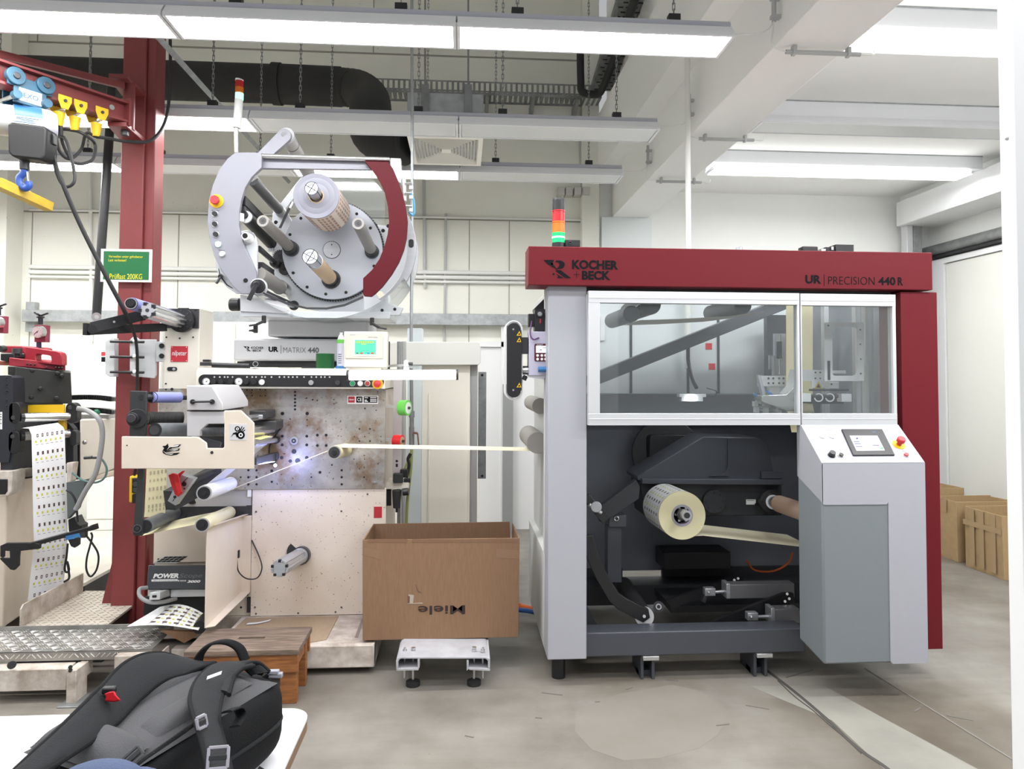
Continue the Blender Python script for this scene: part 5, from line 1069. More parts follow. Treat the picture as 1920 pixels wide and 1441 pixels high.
roller('idler_roller', (627, 848), (648, 843), 0.036, BACKP, GUN, 3.72, 4.07)
roller('web_roller', C4(1100, 500), C4(1350, 490), 0.026, CHROME, BLACK, 3.6, 4.05, False)
b = MB(STEEL).cyl(P(*C4(1190, 605), 3.62), P(*C4(1385, 578), 4.05), 0.014, n=16); b.use(BLACK).cyl(P(*C4(1375, 580), 4.03), P(*C4(1388, 578), 4.06), 0.02, n=16); b.use(STEEL).cyl(P(*C4(1150, 380), 3.7), P(*C4(1310, 365), 4.05), 0.012, n=14); b.use(BLACK).cyl(P(*C4(1290, 366), 4.0), P(*C4(1316, 366), 4.06), 0.016, n=14); b.build('guide_bar', pr)
b = MB(GUN).bar(P(*C4(1185, 765), 3.6), P(*C4(1375, 715), 4.04), 0.03, 0.035); b.use(BLACK).cyl(P(*C4(1375, 717), 4.0), P(*C4(1375, 717), 4.07), 0.02, n=16); lb = b.build('strobe_bar', pr, bevel=0.002)
MB(emission('strobe_spot', (0.55, 0.62, 1.0), 6)).sphere(P(516, 872, 4.0), 0.009, 12, 8).build('led_spot', lb)
sl = bpy.data.lights.new('strobe_light', 'POINT'); sl.energy = 1.25; sl.color = (0.36, 0.42, 1.0); sl.shadow_soft_size = 0.02; so = bpy.data.objects.new('strobe_light', sl); COL.objects.link(so); so.location = P(524, 882, 3.86)
MB(emission('strobe_led', (0.45, 0.55, 1.0), 3)).bar(P(*C4(1230, 778), 3.66)-Vector((0, 0, 0.006)), P(*C4(1360, 748), 4.0)-Vector((0, 0, 0.012)), 0.016, 0.004).build('led_strip', lb)
MB(BLACK).tube([P(*C4(1370, 700), 4.05), P(*C4(1398, 690), 4.05), P(*C4(1398, 740), 4.05), P(*C4(1350, 785), 4.04), P(*C4(1312, 760), 4.04), P(*C4(1322, 690), 4.05), P(*C4(1330, 620), 4.05), P(*C4(1390, 520), 4.05), P(*C4(1440, 458), 4.07)], 0.0045, 8).build('strobe_cable', lb)
b = MB(GUN).pxbox(*[C4(1170, 0)[0], C4(1385, 0)[0], C4(0, 415)[1], C4(0, 490)[1]], 3.9, 0.15); b.pxbox(C4(1150, 0)[0], C4(1290, 0)[0], C4(0, 325)[1], C4(0, 395)[1], 3.85, 0.2); b.use(ALU).pxbox(C4(1175, 0)[0], C4(1265, 0)[0], C4(0, 360)[1], C4(0, 395)[1], 3.84, 0.03); b.build('cutter_block', pr, bevel=0.003)
b = MB(DARKER).bar(P(*C4(455, 1105), 3.7), P(*C4(870, 880), 4.06), 0.06, 0.10); b.use(GUN).cyl(P(*C4(570, 960), 3.7), P(*C4(860, 850), 4.05), 0.022, n=16); b.build('pivot_beam', pr)
cb = MB(ALU).px([C4(555, 878), C4(668, 918), C4(505, 1150), C4(438, 1110)], 3.52, 0.05); cb.use(BLACK)
for x, y, r in ((580, 962, 20), (500, 1075, 13), (583, 1003, 8)): q = P(*C4(x, y), 3.518); cb.cyl(q, q+Vector((0, 0.003, 0)), r/4.647*mpp(3.52), n=18)
cb.px([C4(566, 945), C4(612, 902), C4(616, 906), C4(570, 950)], 3.517, 0.004); cb.px([C4(478, 1112), C4(496, 1085), C4(500, 1088), C4(482, 1116)], 3.517, 0.004); cb.build('clamp_block', pr, bevel=0.002)
# ------------------------------------------------ webs running through the unit (one continuous paper)
wb = thing('paper_web', 'printed yellow and white paper web threaded round the rollers of the press unit', 'paper web', P(330, 930, 3.8))
zA = P(290, 880, 3.75); b = MB(BACKP); hw = Vector((0, 0.17, 0)); Yw0 = 3.77
b.ribbon([P(*C4(345, 700), Yw0), P(*C4(345, 831), Yw0), P(*C4(328, 1200), Yw0), P(*C4(322, 1250), Yw0)], (P(*C4(435, 900), Yw0)-P(*C4(255, 900), Yw0))*0.5, 0.0012)
b.ribbon([P(*C4(330, 1350), Yw0), P(*C4(560, 1300), Yw0), P(*C4(850, 1240), Yw0)], hw, 0.0012)
b.use(mat('faint_grey_print', (0.42, 0.38, 0.26), 0.6)); Yp = Yw0-0.0015
for k, y in enumerate((868, 935, 1010, 1090, 1160, 1195)):
    for j in range(5):
        x = 290+33*j-(y-868)*0.055; s = 7 if k % 2 == 0 else 5; poly4(b, [(x-s, y-s*2-j*5), (x+s, y-s*2-2-j*5), (x+s-1, y+s*2-j*5), (x-s-1, y+s*2+2-j*5)], Yp, 0.0006)
b.build('yellow_backing', wb)
b = MB(PAPER); b.ribbon([P(*C4(812, 975), 3.72), P(*C4(940, 870), 3.72), P(*C4(1235, 640), 3.78), P(*C4(1290, 565), 3.85)], (0, 0.15, 0), 0.0012); b.build('white_web', wb)
b = MB(STRIPP); b.ribbon([P(*C4(990, 1010), 3.74), P(*C4(1480, 815), 3.78), (P(624, 841, 3.8)), P(634, 836, 3.82)], (0, 0.024, 0.0008), 0.0012)
b.ribbon([P(634, 836, 3.84), P(640, 835, 3.84), P(860, 839, 3.86), P(1004, 842, 3.9)], (0, 0.075, 0.002), 0.0012); b.build('waste_strip', wb)
b = MB(mat('yellow_web_label', (0.80, 0.74, 0.35), 0.6)); b.ribbon([P(*C4(1180, 580), 3.8), P(*C4(1230, 552), 3.8), P(*C4(1300, 560), 3.8)], (0, 0.1, 0), 0.0012); b.build('label_web', wb)
# red cloth tucked into the clamp
b = MB(REDCLOTH); pts = [(442, 885), (480, 868), (520, 880), (560, 850), (582, 845), (590, 850), (560, 880), (535, 920), (545, 960), (568, 1040), (530, 1075), (500, 1055), (470, 980)]
b.px([C4(x, y) for x, y in pts], 3.49, 0.006); b.px([C4(x, y) for x, y in ((480, 868), (530, 880), (540, 930), (560, 1030), (528, 1066), (500, 960))], 3.475, 0.012)
o = b.build('red_cloth', loc=P(*C4(520, 960), 3.49), bevel=0.004); tag(o, 'crumpled red cloth tucked over the aluminium clamp block of the press', 'cloth')
# lower expanding spindle on the cabinet door
f0, f1 = P(524, 1065, 3.53), P(566, 1040, NP-0.02); r = 15*mpp(3.53)
sp = MB(ALU).cyl(f0, f1, r*0.86, n=20); u, w = frame_of(f1-f0); dn = (f1-f0).normalized()
for k in range(5):
    a = 2*PI*k/5+0.3; v = (u*math.cos(a)+w*math.sin(a))*r*0.86; sp.use(ALU).bar(f0+v, f1+v, 0.022, 0.014, v)
    v2 = (u*math.cos(a+0.63)+w*math.sin(a+0.63))*r*0.9; sp.use(BLACK).obox(f0+v2*0.98+dn*0.004, (0.013, 0.016, 0.013))
sp.use(GUN).cyl(f1-dn*0.05, f1, r*1.25, n=28); sp.use(ALU).cyl(f1-dn*0.09, f1-dn*0.05, r*1.1, n=28); sp.use(BLACK).cyl(P(559, 1034, NP-0.018), P(559, 1034, NP-0.0162), 20*mpp(NP), n=32)
sp.build('expanding_spindle', pr, bevel=0.001)
# --- matrix module, boxes under the turret
mx_ = thing('matrix_module', 'silver grey flat module under the turret, lettered along its front', 'machine module', P(560, 690, 4.0))
b = MB(SILVER).pxbox(438, 688, 634, 677, 4.22, 0.45); m1 = b.build('lower_housing', mx_, bevel=0.012)
MB(SILVER).pxbox(502, 690, 599, 632, 4.23, 0.42).build('upper_housing', mx_, bevel=0.012)
MB(GUN).pxbox(445, 690, 677, 688, 4.27, 0.35).build('slide_base', mx_)
b = MB(INK); YT = 4.2195
kb_logo(b, 456.5, 649, 0.27, YT); text_px(b, 'KOCHER', 471, 494.5, 649.5, 654, YT, 0.015); text_px(b, 'BECK', 474, 490.5, 655, 659, YT, 0.015); b.pxbox(470.5, 474, 656.7, 657, YT-.0008, .0008); text_px(b, 'UR', 503.5, 522, 649.5, 659.5, YT, 0.05); b.pxbox(526.5, 527, 647, 663, YT-.0008, .0008)
b.use(INKG); text_px(b, 'MATRIX', 531, 573.5, 651, 661, YT, -0.01); text_px(b, '440', 577, 598, 651, 661.5, YT, 0.03); b.build('lettering', m1)
# --- things on the housing
q = P(605, 690, 4.0); o = MB(GREENT).ring((q.x, 4.07, zt), (q.x, 4.07, P(605, 662, 4.0).z), 17*mpp(4.0), 13*mpp(4.0), 40); o = o.build('tape_roll', loc=(q.x, 4.07, zt)); tag(o, 'dark green tape roll standing on the press beside a spray can', 'tape roll')
q = P(636, 690, 4.0); t = thing('spray_can', 'white and violet spray can with green cap band on the press', 'spray can', (q.x, 4.05, zt))
zt2 = P(636, 624, 4.0).z; hh = zt2-zt; r = 7.5*mpp(4.0)
b = MB(mat('pale_violet_label', (0.60, 0.60, 0.70), 0.35)).lathe((q.x, 4.05, zt+0.012), (0, 0, 1), [(0, r), (hh*0.66, r)], 24); b.build('can_body', t)
b = MB(SENSB).lathe((q.x, 4.05, zt), (0, 0, 1), [(0, r*1.3), (0.014, r*1.3)], 24); b.use(LIME).lathe((q.x, 4.05, zt+0.012+hh*0.66), (0, 0, 1), [(0, r*1.03), (hh*0.1, r*1.03), (hh*0.11, r*0.9)], 24); b.use(WTXT).lathe((q.x, 4.05, zt+0.012+hh*0.77), (0, 0, 1), [(0, r*0.9), (hh*0.12, r*0.55), (hh*0.13, r*0.4), (hh*0.2, r*0.4), (hh*0.2, 0)], 24); b.build('cap', t)
b = MB(INK)
for k in range(5): b.box(q.x-r*0.5, q.x+r*0.3, 4.05-r-0.0006, 4.05-r*0.8, zt+0.03+k*0.012, zt+0.033+k*0.012)
b.build('print', t)
# control screen
SY = 3.86
t = thing('control_screen', 'beige operator panel with glowing green screen on top of the press', 'control panel', P(685, 690, SY))
MB(BEIGEP).pxbox(645, 726, 621, 689, SY, 0.07).build('housing', t, bevel=0.005)
MB(mat('beige_bezel', (0.58, 0.55, 0.48), 0.5)).pxbox(648, 718, 624, 672, SY-0.004, 0.006).build('bezel', t, bevel=0.002)
b = MB(WTXT).pxbox(663, 706, 635, 667, SY-0.006, 0.003); b.use(emission('green_screen_glow', (0.12, 0.85, 0.42), 0.9)).pxbox(665.5, 704, 637, 664, SY-0.0075, 0.002); b.use(emission('yellow_screen_field', (0.45, 0.9, 0.2), 0.9)).pxbox(667, 701, 639, 643, SY-0.0083, 0.001); b.pxbox(677, 686, 643.5, 646, SY-0.0083, 0.001)
b.use(REDPART).pxbox(675, 681, 660.5, 663, SY-0.0083, 0.001); b.pxbox(695, 701, 660.5, 663, SY-0.0083, 0.001); b.use(INKG).pxbox(668, 672, 660.5, 663, SY-0.0083, 0.001); b.use(SENSB).pxbox(688, 693, 660.5, 663, SY-0.0083, 0.001)
b.use(INK)
for k in range(9): b.pxbox(668+3.5*k, 670+3.5*k, 640.5, 641.5, SY-0.0088, 0.0005)
b.build('screen', t)
b = MB(mat('panel_teal', (0.10, 0.25, 0.28), 0.5)); text_px(b, 'SIEMENS', 656, 666, 626.5, 628.5, SY-0.0046); b.use(INKG); text_px(b, 'SIMATIC PANEL', 690, 708, 631, 633, SY-0.0046); b.build('lettering', t)
MB(CREAM2).pxbox(655, 715, 688, 693, SY+0.01, 0.05).build('bracket', t)
# glowing lamp bar in front of the housing
t = thing('work_lamp', 'glowing white tube lamp bar fixed across the control housing', 'lamp', P(760, 710, 3.70))
y0, y1 = P(655, 703.5, 3.72), P(855, 702, 3.72)
MB(emission('lamp_bar_glow', (1, 0.97, 0.9), 4.5)).cyl(y0, y1, 0.024, n=24).build('glowing_tube', t)
b = MB(WHITEM); dd = (y1-y0).normalized(); b.bar(y0+Vector((0, 0.008, 0.016)), y1+Vector((0, 0.008, 0.016)), 0.045, 0.02); b.build('reflector', t, bevel=0.004)
MB(GUN).cyl(y0-dd*0.012, y0, 0.027, n=20).build('end_cap', t); MB(GUN).cyl(y1, y1+dd*0.012, 0.029, n=20).build('end_cap', t)
b = MB(ALUP).cyl(P(757, 692, 3.74), P(767, 692, 3.74), 0.012); b.cyl(P(762, 690, 3.74), P(762, 678, 3.78), 0.014); b.use(GUN).cyl(P(766, 682, 3.76), P(774, 682, 3.76), 0.009); b.use(ALUP).bar(P(762, 684, 3.78), P(728, 686, 4.1), 0.012, 0.012); b.build('clamp', t)
# ================================================================== TURRET REWINDER ON TOP OF THE PRESS
def C2(x, y): return (380+x/3.275, 180+y/3.275)
TF, TB = 3.90, 4.50
tu = thing('turret_rewinder', 'round silver and red turret rewinder with projecting spindles above the press', 'machine', P(600, 600, 4.2))
def p2(b, pts, Y, th): return b.px([C2(x, y) for x, y in pts], Y, th)
def P2(x, y, Y): return P(*C2(x, y), Y)
q = mpp(TF)
left = [(200, 345), (352, 346), (362, 358), (362, 438), (300, 498), (262, 560), (236, 640), (224, 715), (223, 790), (232, 850), (262, 935), (300, 1015), (328, 1080), (332, 1190), (322, 1214), (238, 1214), (185, 1165), (120, 1075), (70, 980), (40, 870), (29, 760), (38, 640), (62, 545), (100, 455), (150, 385)]
la = p2(MB(TSIL), left, TF, 0.03).build('left_side_plate', tu, bevel=0.002)
red = [(1140, 404), (1170, 448), (1200, 520), (1228, 600), (1247, 680), (1258, 770), (1252, 870), (1235, 945), (1205, 1020), (1160, 1096), (1105, 1168), (1060, 1212), (1034, 1231), (992, 1228), (985, 1215), (985, 1118), (1040, 1066), (1085, 1000), (1115, 925), (1135, 850), (1145, 770), (1138, 680), (1118, 590), (1085, 520), (1045, 462), (993, 400)]
p2(MB(REDARC), red, TF, 0.03).build('red_side_plate', tu, bevel=0.002)
b = MB(ALU); p2(b, [(1150, 378), (1218, 381), (1218, 540), (1190, 520), (1150, 430)], TF+0.03, 0.05); b.build('top_bracket', tu, bevel=0.004)
b = MB(TSIL); p2(b, [(362, 380), (1150, 396), (1150, 452), (362, 442)], TF+0.04, 0.03); b.use(CHROME).cyl(P2(360, 368, TF+0.02), P2(1148, 390, TF+0.02), 0.013, n=18); b.build('top_bar', tu)
# button column on the left plate
n0 = (0, -1, 0)
estop(la, P2(85, 645, TF), n0, 0.024, 0.035)
for x, y in ((76, 723), (76, 786), (82, 849)): button(la, P2(x, y, TF), n0, 0.0135, BLACK, tall=0.008)
button(la, P2(97, 910, TF), n0, 0.014, mat('lit_green_white_button', (0.7, 0.9, 0.85), 0.3, emit=(0.35, 1, 0.75), es=0.9), tall=0.008)
button(la, P2(122, 970, TF), n0, 0.0135, SILVER, tall=0.008)
for s_, x0, x1, y0, y1 in (('Turn', 52, 102, 699, 706), ('Winder', 60, 92, 762, 769), ('Brake', 68, 96, 825, 831), ('Active', 84, 108, 886, 892), ('Position', 98, 134, 943, 950)):
    a, c = C2(x0, y0), C2(x1, y1); b = MB(INK); text_px(b, s_, a[0], c[0], a[1], c[1], TF-0.0003); b.build('caption_lettering', la)
b = MB(BLACK).cyl(P2(264, 1131, TF-0.004), P2(264, 1131, TF), 0.012, n=16); b.build('bolt_hole', la)
# lugs behind the left plate, handles and knobs
b = MB(PLATEW); p2(b, [(225, 840), (240, 828), (275, 822), (310, 838), (330, 870), (336, 905), (334, 1090), (325, 1160), (225, 860)], TF+0.03, 0.02); p2(b, arc(340, 1172, 55, 0, 360, 24)[:-1], TF+0.03, 0.02); p2(b, [(75, 960), (80, 1050), (105, 1120), (150, 1175), (205, 1212), (270, 1216), (120, 1080)], TF+0.04, 0.015)
b.use(BLACK); p2(b, [(95, 1055), (100, 1062), (110, 1105), (103, 1108)], TF+0.037, 0.004); p2(b, [(118, 1115), (150, 1155), (185, 1178), (183, 1182), (146, 1161), (114, 1120)], TF+0.037, 0.004); b.build('bearing_lugs', tu, bevel=0.002)
b = MB(WTXT).lathe(P2(262, 860, TF-0.04), (0.0, 1, 0), [(0, 0.020), (0.02, 0.024), (0.07, 0.026)], 24); b.use(BLACK).cyl(P2(260, 857, TF-0.045), P2(260, 857, TF-0.04), 0.014, n=16); b.use(STEEL).ring(P2(278, 870, TF+0.02), P2(278, 870, TF+0.03), 0.038, 0.028); b.build('roller_end', tu)
b = MB(BLACK).cyl(P2(340, 1168, TF-0.01), P2(340, 1168, TF+0.04), 0.032, n=24); b.bar(P2(330, 1155, TF-0.05), P2(283, 1252, TF-0.06), 0.022, 0.022); b.cyl(P2(332, 1158, TF-0.06), P2(332, 1158, TF), 0.017, n=16); b.use(STEEL).ring(P2(340, 1168, TF+0.0), P2(340, 1168, TF+0.03), 0.042, 0.036); b.build('clamp_lever', tu, bevel=0.004)
b = MB(BLACK).bar(P2(112, 1104, TF), P2(84, 1150, TF-0.02), 0.013, 0.013); b.cyl(P2(108, 1106, TF-0.01), P2(112, 1104, TF+0.045), 0.012, n=14); b.build('clamp_lever', tu, bevel=0.003)
for (x, y, dx, dy) in ((376, 1372, -92, 38), (1040, 1385, 88, 45), (325, 1432, -40, 8)):
    b = MB(BLACK).cyl(P2(x, y-25, TF+0.06), P2(x, y+22, TF+0.06), 0.012, n=14); b.bar(P2(x, y+10, TF+0.05), P2(x+dx*0.5, y+dy*0.8, TF+0.03), 0.016, 0.014); b.bar(P2(x+dx*0.5, y+dy*0.8, TF+0.03), P2(x+dx, y+dy, TF+0.02), 0.014, 0.010); b.build('clamp_lever', tu, bevel=0.003)
b = MB(BLACK).lathe(P2(168, 1280, TF+0.10), P2(215, 1280, TF+0.10)-P2(168, 1280, TF+0.10), [(0, 0.030), (0.01, 0.036), (0.05, 0.036), (0.06, 0.02), (0.085, 0.012)], 24); b.build('knob', tu)
b = MB(SILVER).hexa([P2(230, 1322, TF+0.06), P2(520, 1335, TF+0.06), P2(520, 1325, TF+0.5), P2(300, 1325, TF+0.5), P2(230, 1216, TF+0.06), P2(520, 1300, TF+0.06), P2(520, 1250, TF+0.5), P2(300, 1226, TF+0.5)]); b.use(PLATEW).pxbox(*[C2(232, 0)[0], C2(540, 0)[0], C2(0, 1322)[1], C2(0, 1356)[1]], TF+0.07, 0.4); b.build('carriage', tu, bevel=0.003)
b = MB(PLATEW).pxbox(C2(520, 0)[0], C2(1150, 0)[0], C2(0, 1320)[1], C2(0, 1366)[1], TF+0.12, 0.4); p2(b, [(990, 1220), (1230, 1300), (1210, 1345), (990, 1345)], TF+0.15, 0.03); b.use(BLACK)
for x, y in ((1102, 1314), (1124, 1346), (1180, 1308)): b.cyl(P2(x, y, TF+0.146), P2(x, y, TF+0.15), 0.009, n=12)
b.build('base_plate', tu, bevel=0.003)
# back plates
b = MB(PLATEW); back = [(430, 716), (520, 716), (560, 790), (1060, 786), (1148, 800), (1190, 850)]+[(850+475*math.cos(math.radians(a)), 985-475*0.93*math.sin(math.radians(a))) for a in range(16, -75, -7)]+[(760, 1330), (560, 1290), (440, 1140), (420, 900)]
p2(b, back, TB, 0.02); b.use(BLACK)
for x, y in ((450, 775), (1108, 826), (1062, 794), (1140, 798), (1030, 810)): b.cyl(P2(x, y, TB-0.003), P2(x, y, TB), 0.012, n=14)
b.build('back_plate', tu, bevel=0.002)
b = MB(ALU)
ro, ri = [], []
for a in range(28, -62, -6):
    ro.append((860+452*math.cos(math.radians(a)), 925-452*0.95*math.sin(math.radians(a)))); ri.append((850+408*math.cos(math.radians(a)), 925-408*0.95*math.sin(math.radians(a))))
p2(b, ro+ri[::-1], TF+0.22, 0.025); b.use(BLACK); p2(b, rrect(1264, 1296, 878, 930, 14), TF+0.217, 0.004); b.build('side_rail', tu, bevel=0.002)
# clear curved guard hanging below the turret
b = MB(POLY); k = None; pts = []
for a in range(195, 336, 6): pts.append(P2(735+560*math.cos(math.radians(a)), 900-470*math.sin(math.radians(a)), TF+0.02))
b.ribbon([p+Vector((0, 0.27, 0)) for p in pts], (0, 0.27, 0), 0.003); b.build('clear_guard', tu)
b = MB(GUN); p2(b, [(345, 1195), (400, 1230), (520, 1282), (640, 1308), (760, 1310), (870, 1290), (985, 1240), (985, 1225), (870, 1276), (760, 1297), (640, 1296), (530, 1270), (410, 1218)], TF+0.02, 0.012); b.build('guard_edge', tu)
# big rotating disc
c = P2(797, 945, TB-0.06); R = 300/3.275*mpp(TB-0.06)
dk = MB(mat('pale_lilac_disc', (0.50, 0.52, 0.57), 0.4, 0.2)).cyl(c, c+Vector((0, 0.03, 0)), R, n=72); dk.use(BLACK)
for x, y in ((603, 750), (536, 850), (556, 1085), (641, 1172), (880, 1205), (946, 723), (1030, 810), (756, 1215), (1052, 1043)): dk.cyl(P2(x, y, TB-0.064), P2(x, y, TB-0.06), 0.0095, n=14)
dk = dk.build('turret_disc', tu, bevel=0.002)
b = MB(GUN)
for k in range(120):
    a = 2*PI*k/120; v = Vector((math.cos(a), 0, math.sin(a))); b.obox(c+Vector((0, 0.042, 0))+v*(R+0.006), (0.009, 0.016, 0.009), Matrix.Rotation(-a, 3, 'Y'))
b.cyl(c+Vector((0, 0.034, 0)), c+Vector((0, 0.05, 0)), R+0.003, n=72); b.build('gear_rim', dk)
b = MB(GUN); c2 = P2(793, 944, TB-0.06); b.cyl(c2-Vector((0, 0.003, 0)), c2, 53/3.275*mpp(TB), n=32); b.use(ALU).cyl(c2-Vector((0, 0.006, 0)), c2, 50/3.275*mpp(TB), n=32); b.use(BLACK)
for y in (912, 972): b.cyl(P2(792, y, TB-0.069), P2(792, y, TB-0.066), 0.004, n=10)
b.build('hub_cover', dk)
def spindle(p, qf, rp, rq, m, name, Y0=3.95):
    A, B = P2(*p, Y0), P2(*qf, TB-0.06); d = (B-A).normalized(); r = rp/3.275*mpp(Y0)
    b = MB(GUN).cyl(B-d*0.06, B, rq/3.275*mpp(TB)*0.85, n=28); b.use(DARKGREY).cyl(B-Vector((0, 0.012, 0)), B, rq/3.275*mpp(TB), n=28)
    b.use(m).cyl(A+d*0.002, B-d*0.05, r, n=32)
    if m is TAUPE: b.use(GUN).cyl(A-d*0.001, A+d*0.002, r*0.6, n=24); b.use(TAUPE).ring(A-d*0.003, A+d*0.002, r, r*0.62, 28); b.use(BLACK).cyl(A-d*0.002, A, r*0.28, n=12)
    return b.build(name, dk)
spindle((370, 767), (545, 938), 36, 46, TAUPE, 'spindle'); spindle((955, 783), (1040, 955), 37, 43, TAUPE, 'spindle')
def chuck(b, A, d, r, L):
    b.use(ALU).cyl(A, A+d*L, r, n=32); u, w = frame_of(d); b.use(INK)
    for k in range(4):
        a = PI/2*k+0.5; v = u*math.cos(a)+w*math.sin(a); b.bar(A-d*0.0006, A-d*0.0006+v*r*0.98, 0.0025, 0.002, d); b.bar(A+v*r, A+d*L+v*r, 0.003, 0.002, v)
    b.ring(A-d*0.001, A, r*0.55, r*0.51, 28); b.ring(A-d*0.0012, A, r*1.01, r*0.95, 32); b.use(SILVER).ring(A+d*L*0.96, A+d*L, r*1.06, r*0.9, 32)
A, B = P2(660, 985, 3.93), P2(790, 1125, TB-0.06); d = (B-A).normalized(); r = 48/3.275*mpp(3.93)
b = MB(SILVER); chuck(b, A, d, r, 0.10); b.use(CORE).cyl(A+d*0.10, B-d*0.05, r*1.02, n=32); b.use(GUN).cyl(B-Vector((0, 0.014, 0)), B, 56/3.275*mpp(TB), n=32); b.cyl(B-d*0.06, B, r*1.05, n=28); b.use(BLACK)
for k in range(6):
    a = k*1.05; q_ = B+Vector((math.cos(a), 0, math.sin(a)))*44/3.275*mpp(TB); b.cyl(q_-Vector((0, 0.018, 0)), q_, 0.007, n=10)
b.build('core_spindle', dk)
A, B = P2(668, 566, 3.84), P2(800, 760, TB-0.06); d = (B-A).normalized(); r = 41/3.275*mpp(3.84)
b = MB(SILVER); chuck(b, A, d, r, 0.12); b.use(GUN).cyl(A+d*0.12, B, r*0.9, n=28); b.build('roll_spindle', dk)
# upper arm with roller, long frame bars, side rollers
b = MB(TSIL); p2(b, [(340, 345)]+arc(500, 242, 43, 135, -45, 10)+[(425, 366), (360, 366)], TF+0.03, 0.028); b.use(WTXT if False else ALU).cyl(P2(498, 232, TF+0.026), P2(498, 232, TF+0.03), 0.016, n=20); b.build('upper_arm', tu, bevel=0.002)
b = MB(TAUPE if False else mat('pale_taupe_sleeve', (0.45, 0.45, 0.44), 0.5, noise=0.1, nscale=4)); A, B = P2(512, 240, TF+0.06), P2(650, 475, TB-0.05); d = (B-A); b.cyl(A, B, 0.040, n=30); b.use(SILVER).cyl(A-d.normalized()*0.002, A+d*0.04, 0.044, n=30); b.use(GUN).ring(A+d*0.23, A+d*0.245, 0.0405, 0.039, 30); b.build('upper_roller', tu)
b = MB(WHITEM); b.hexa([P2(300, 505, TF+0.02), P2(330, 485, TF+0.02), P2(480, 670, TB), P2(445, 700, TB), P2(290, 515, TF+0.02), P2(320, 492, TF+0.02), P2(478, 660, TB), P2(440, 690, TB)]); b.build('cross_beam', tu)
b = MB(PLATEW); p2(b, [(455, 690), (612, 488), (650, 490), (640, 520), (500, 705), (480, 735)], TB-0.02, 0.02); b.build('back_arm', tu, bevel=0.002)
A, B = P2(305, 515, TF+0.06), P2(480, 712, TB-0.03); d = B-A; b = MB(GROLL).cyl(A, A+d*0.93, 0.030, n=28); b.use(ALU).cyl(A+d*0.9, B, 0.034, n=28); b.build('upper_side_roller', tu)
b = MB(BLACK).bar(P2(240, 640, TF+0.05), P2(370, 770, TB-0.1), 0.04, 0.05); b.use(GUN).bar(P2(240, 690, TF+0.05), P2(370, 800, TB-0.1), 0.03, 0.03); b.build('black_cross_bar', tu)
b = MB(WTXT).cyl(P2(236, 770, TF+0.03), P2(236, 722, TF+0.03), 0.016, n=18); b.use(BLACK).cyl(P2(250, 725, TF+0.04), P2(262, 735, TF+0.06), 0.022, n=20); b.build('roller_latch', tu)
A, B = P2(268, 745, TF+0.06), P2(420, 905, TB-0.05); b = MB(RUBBER).cyl(A, B, 0.034, n=28); b.use(ALU).cyl(A-(B-A).normalized()*0.012, A, 0.034, n=28); b.use(PLATEW).obox(P2(422, 920, TB-0.05), (0.03, 0.03, 0.07)); b.build('rubber_roller', tu)
b = MB(BLACK).cyl(P2(345, 935, TF+0.1), P2(440, 1020, TB-0.06), 0.016, n=18); b.cyl(P2(440, 1020, TB-0.08), P2(452, 1032, TB-0.03), 0.030, n=24); b.build('crank_shaft', tu)
for x, y, rr in ((475, 985, 42), (500, 1062, 34)):
    c = P2(x, y, TB-0.03); b = MB(GUN); r = rr/3.275*mpp(TB); b.cyl(c, c+Vector((0, 0.02, 0)), r*0.88, n=32)
    for k in range(22):
        a = 2*PI*k/22; b.obox(c+Vector((math.cos(a)*r*0.93, 0.01, math.sin(a)*r*0.93)), (r*0.16, 0.02, r*0.13), Matrix.Rotation(-a, 3, 'Y'))
    b.use(BLACK).cyl(c-Vector((0, 0.004, 0)), c, r*0.3, n=16); b.build('gear_wheel', tu)
A, B = P2(340, 1090, TF+0.08), P2(500, 1190, TB-0.04); d = B-A; b = MB(TAUPE).cyl(A, A+d*0.8, 0.042, n=30); b.use(CHROME).cyl(A+d*0.8, B, 0.046, n=30); b.build('lower_side_roller', tu)
A, B = P2(345, 1040, TF+0.08), P2(415, 1085, TB-0.1); b = MB(BLACK).bar(A, B, 0.05, 0.04); b.use(WHITEM).cyl(P2(405, 1080, TB-0.12), P2(430, 1085, TB-0.1), 0.022, n=20); b.build('tension_arm', tu, bevel=0.004)
b = MB(GUN).bar(P2(350, 1190, TF+0.06), P2(560, 1285, TB-0.04), 0.03, 0.02); b.use(ALU).bar(P2(360, 1205, TF+0.06), P2(560, 1296, TB-0.04), 0.02, 0.014); b.use(BLACK).cyl(P2(560, 1285, TB-0.06), P2(560, 1285, TB-0.02), 0.03, n=20); b.build('lower_rail', tu)
b = MB(GUN).bar(P2(545, 650, TB-0.06), P2(470, 810, TB-0.06), 0.006, 0.006); b.bar(P2(552, 655, TB-0.06), P2(478, 812, TB-0.06), 0.006, 0.006); b.use(STEEL).cyl(P2(540, 690, TB-0.06), P2(560, 655, TB-0.06), 0.012, n=14); b.build('gas_strut', tu)
b = MB(POLY); p2(b, [(640, 452), (1000, 455), (1120, 600), (1120, 790), (820, 790), (640, 600)], TB+0.06, 0.004); b.build('clear_back_screen', tu)
b = MB(WHITEM); p2(b, [(1225, 508), (1246, 508), (1250, 640), (1235, 640)], TF+0.1, 0.03); b.use(STEEL)
for y in (535, 595, 676): b.cyl(P2(1240, y, TF+0.09), P2(1285, y, TF+0.09), 0.007, n=10); b.box(P2(1270, y, TF+.09).x, P2(1292, y, TF+.09).x, TF+0.08, TF+0.1, P2(0, y+10, TF+.09).z, P2(0, y-10, TF+.09).z)
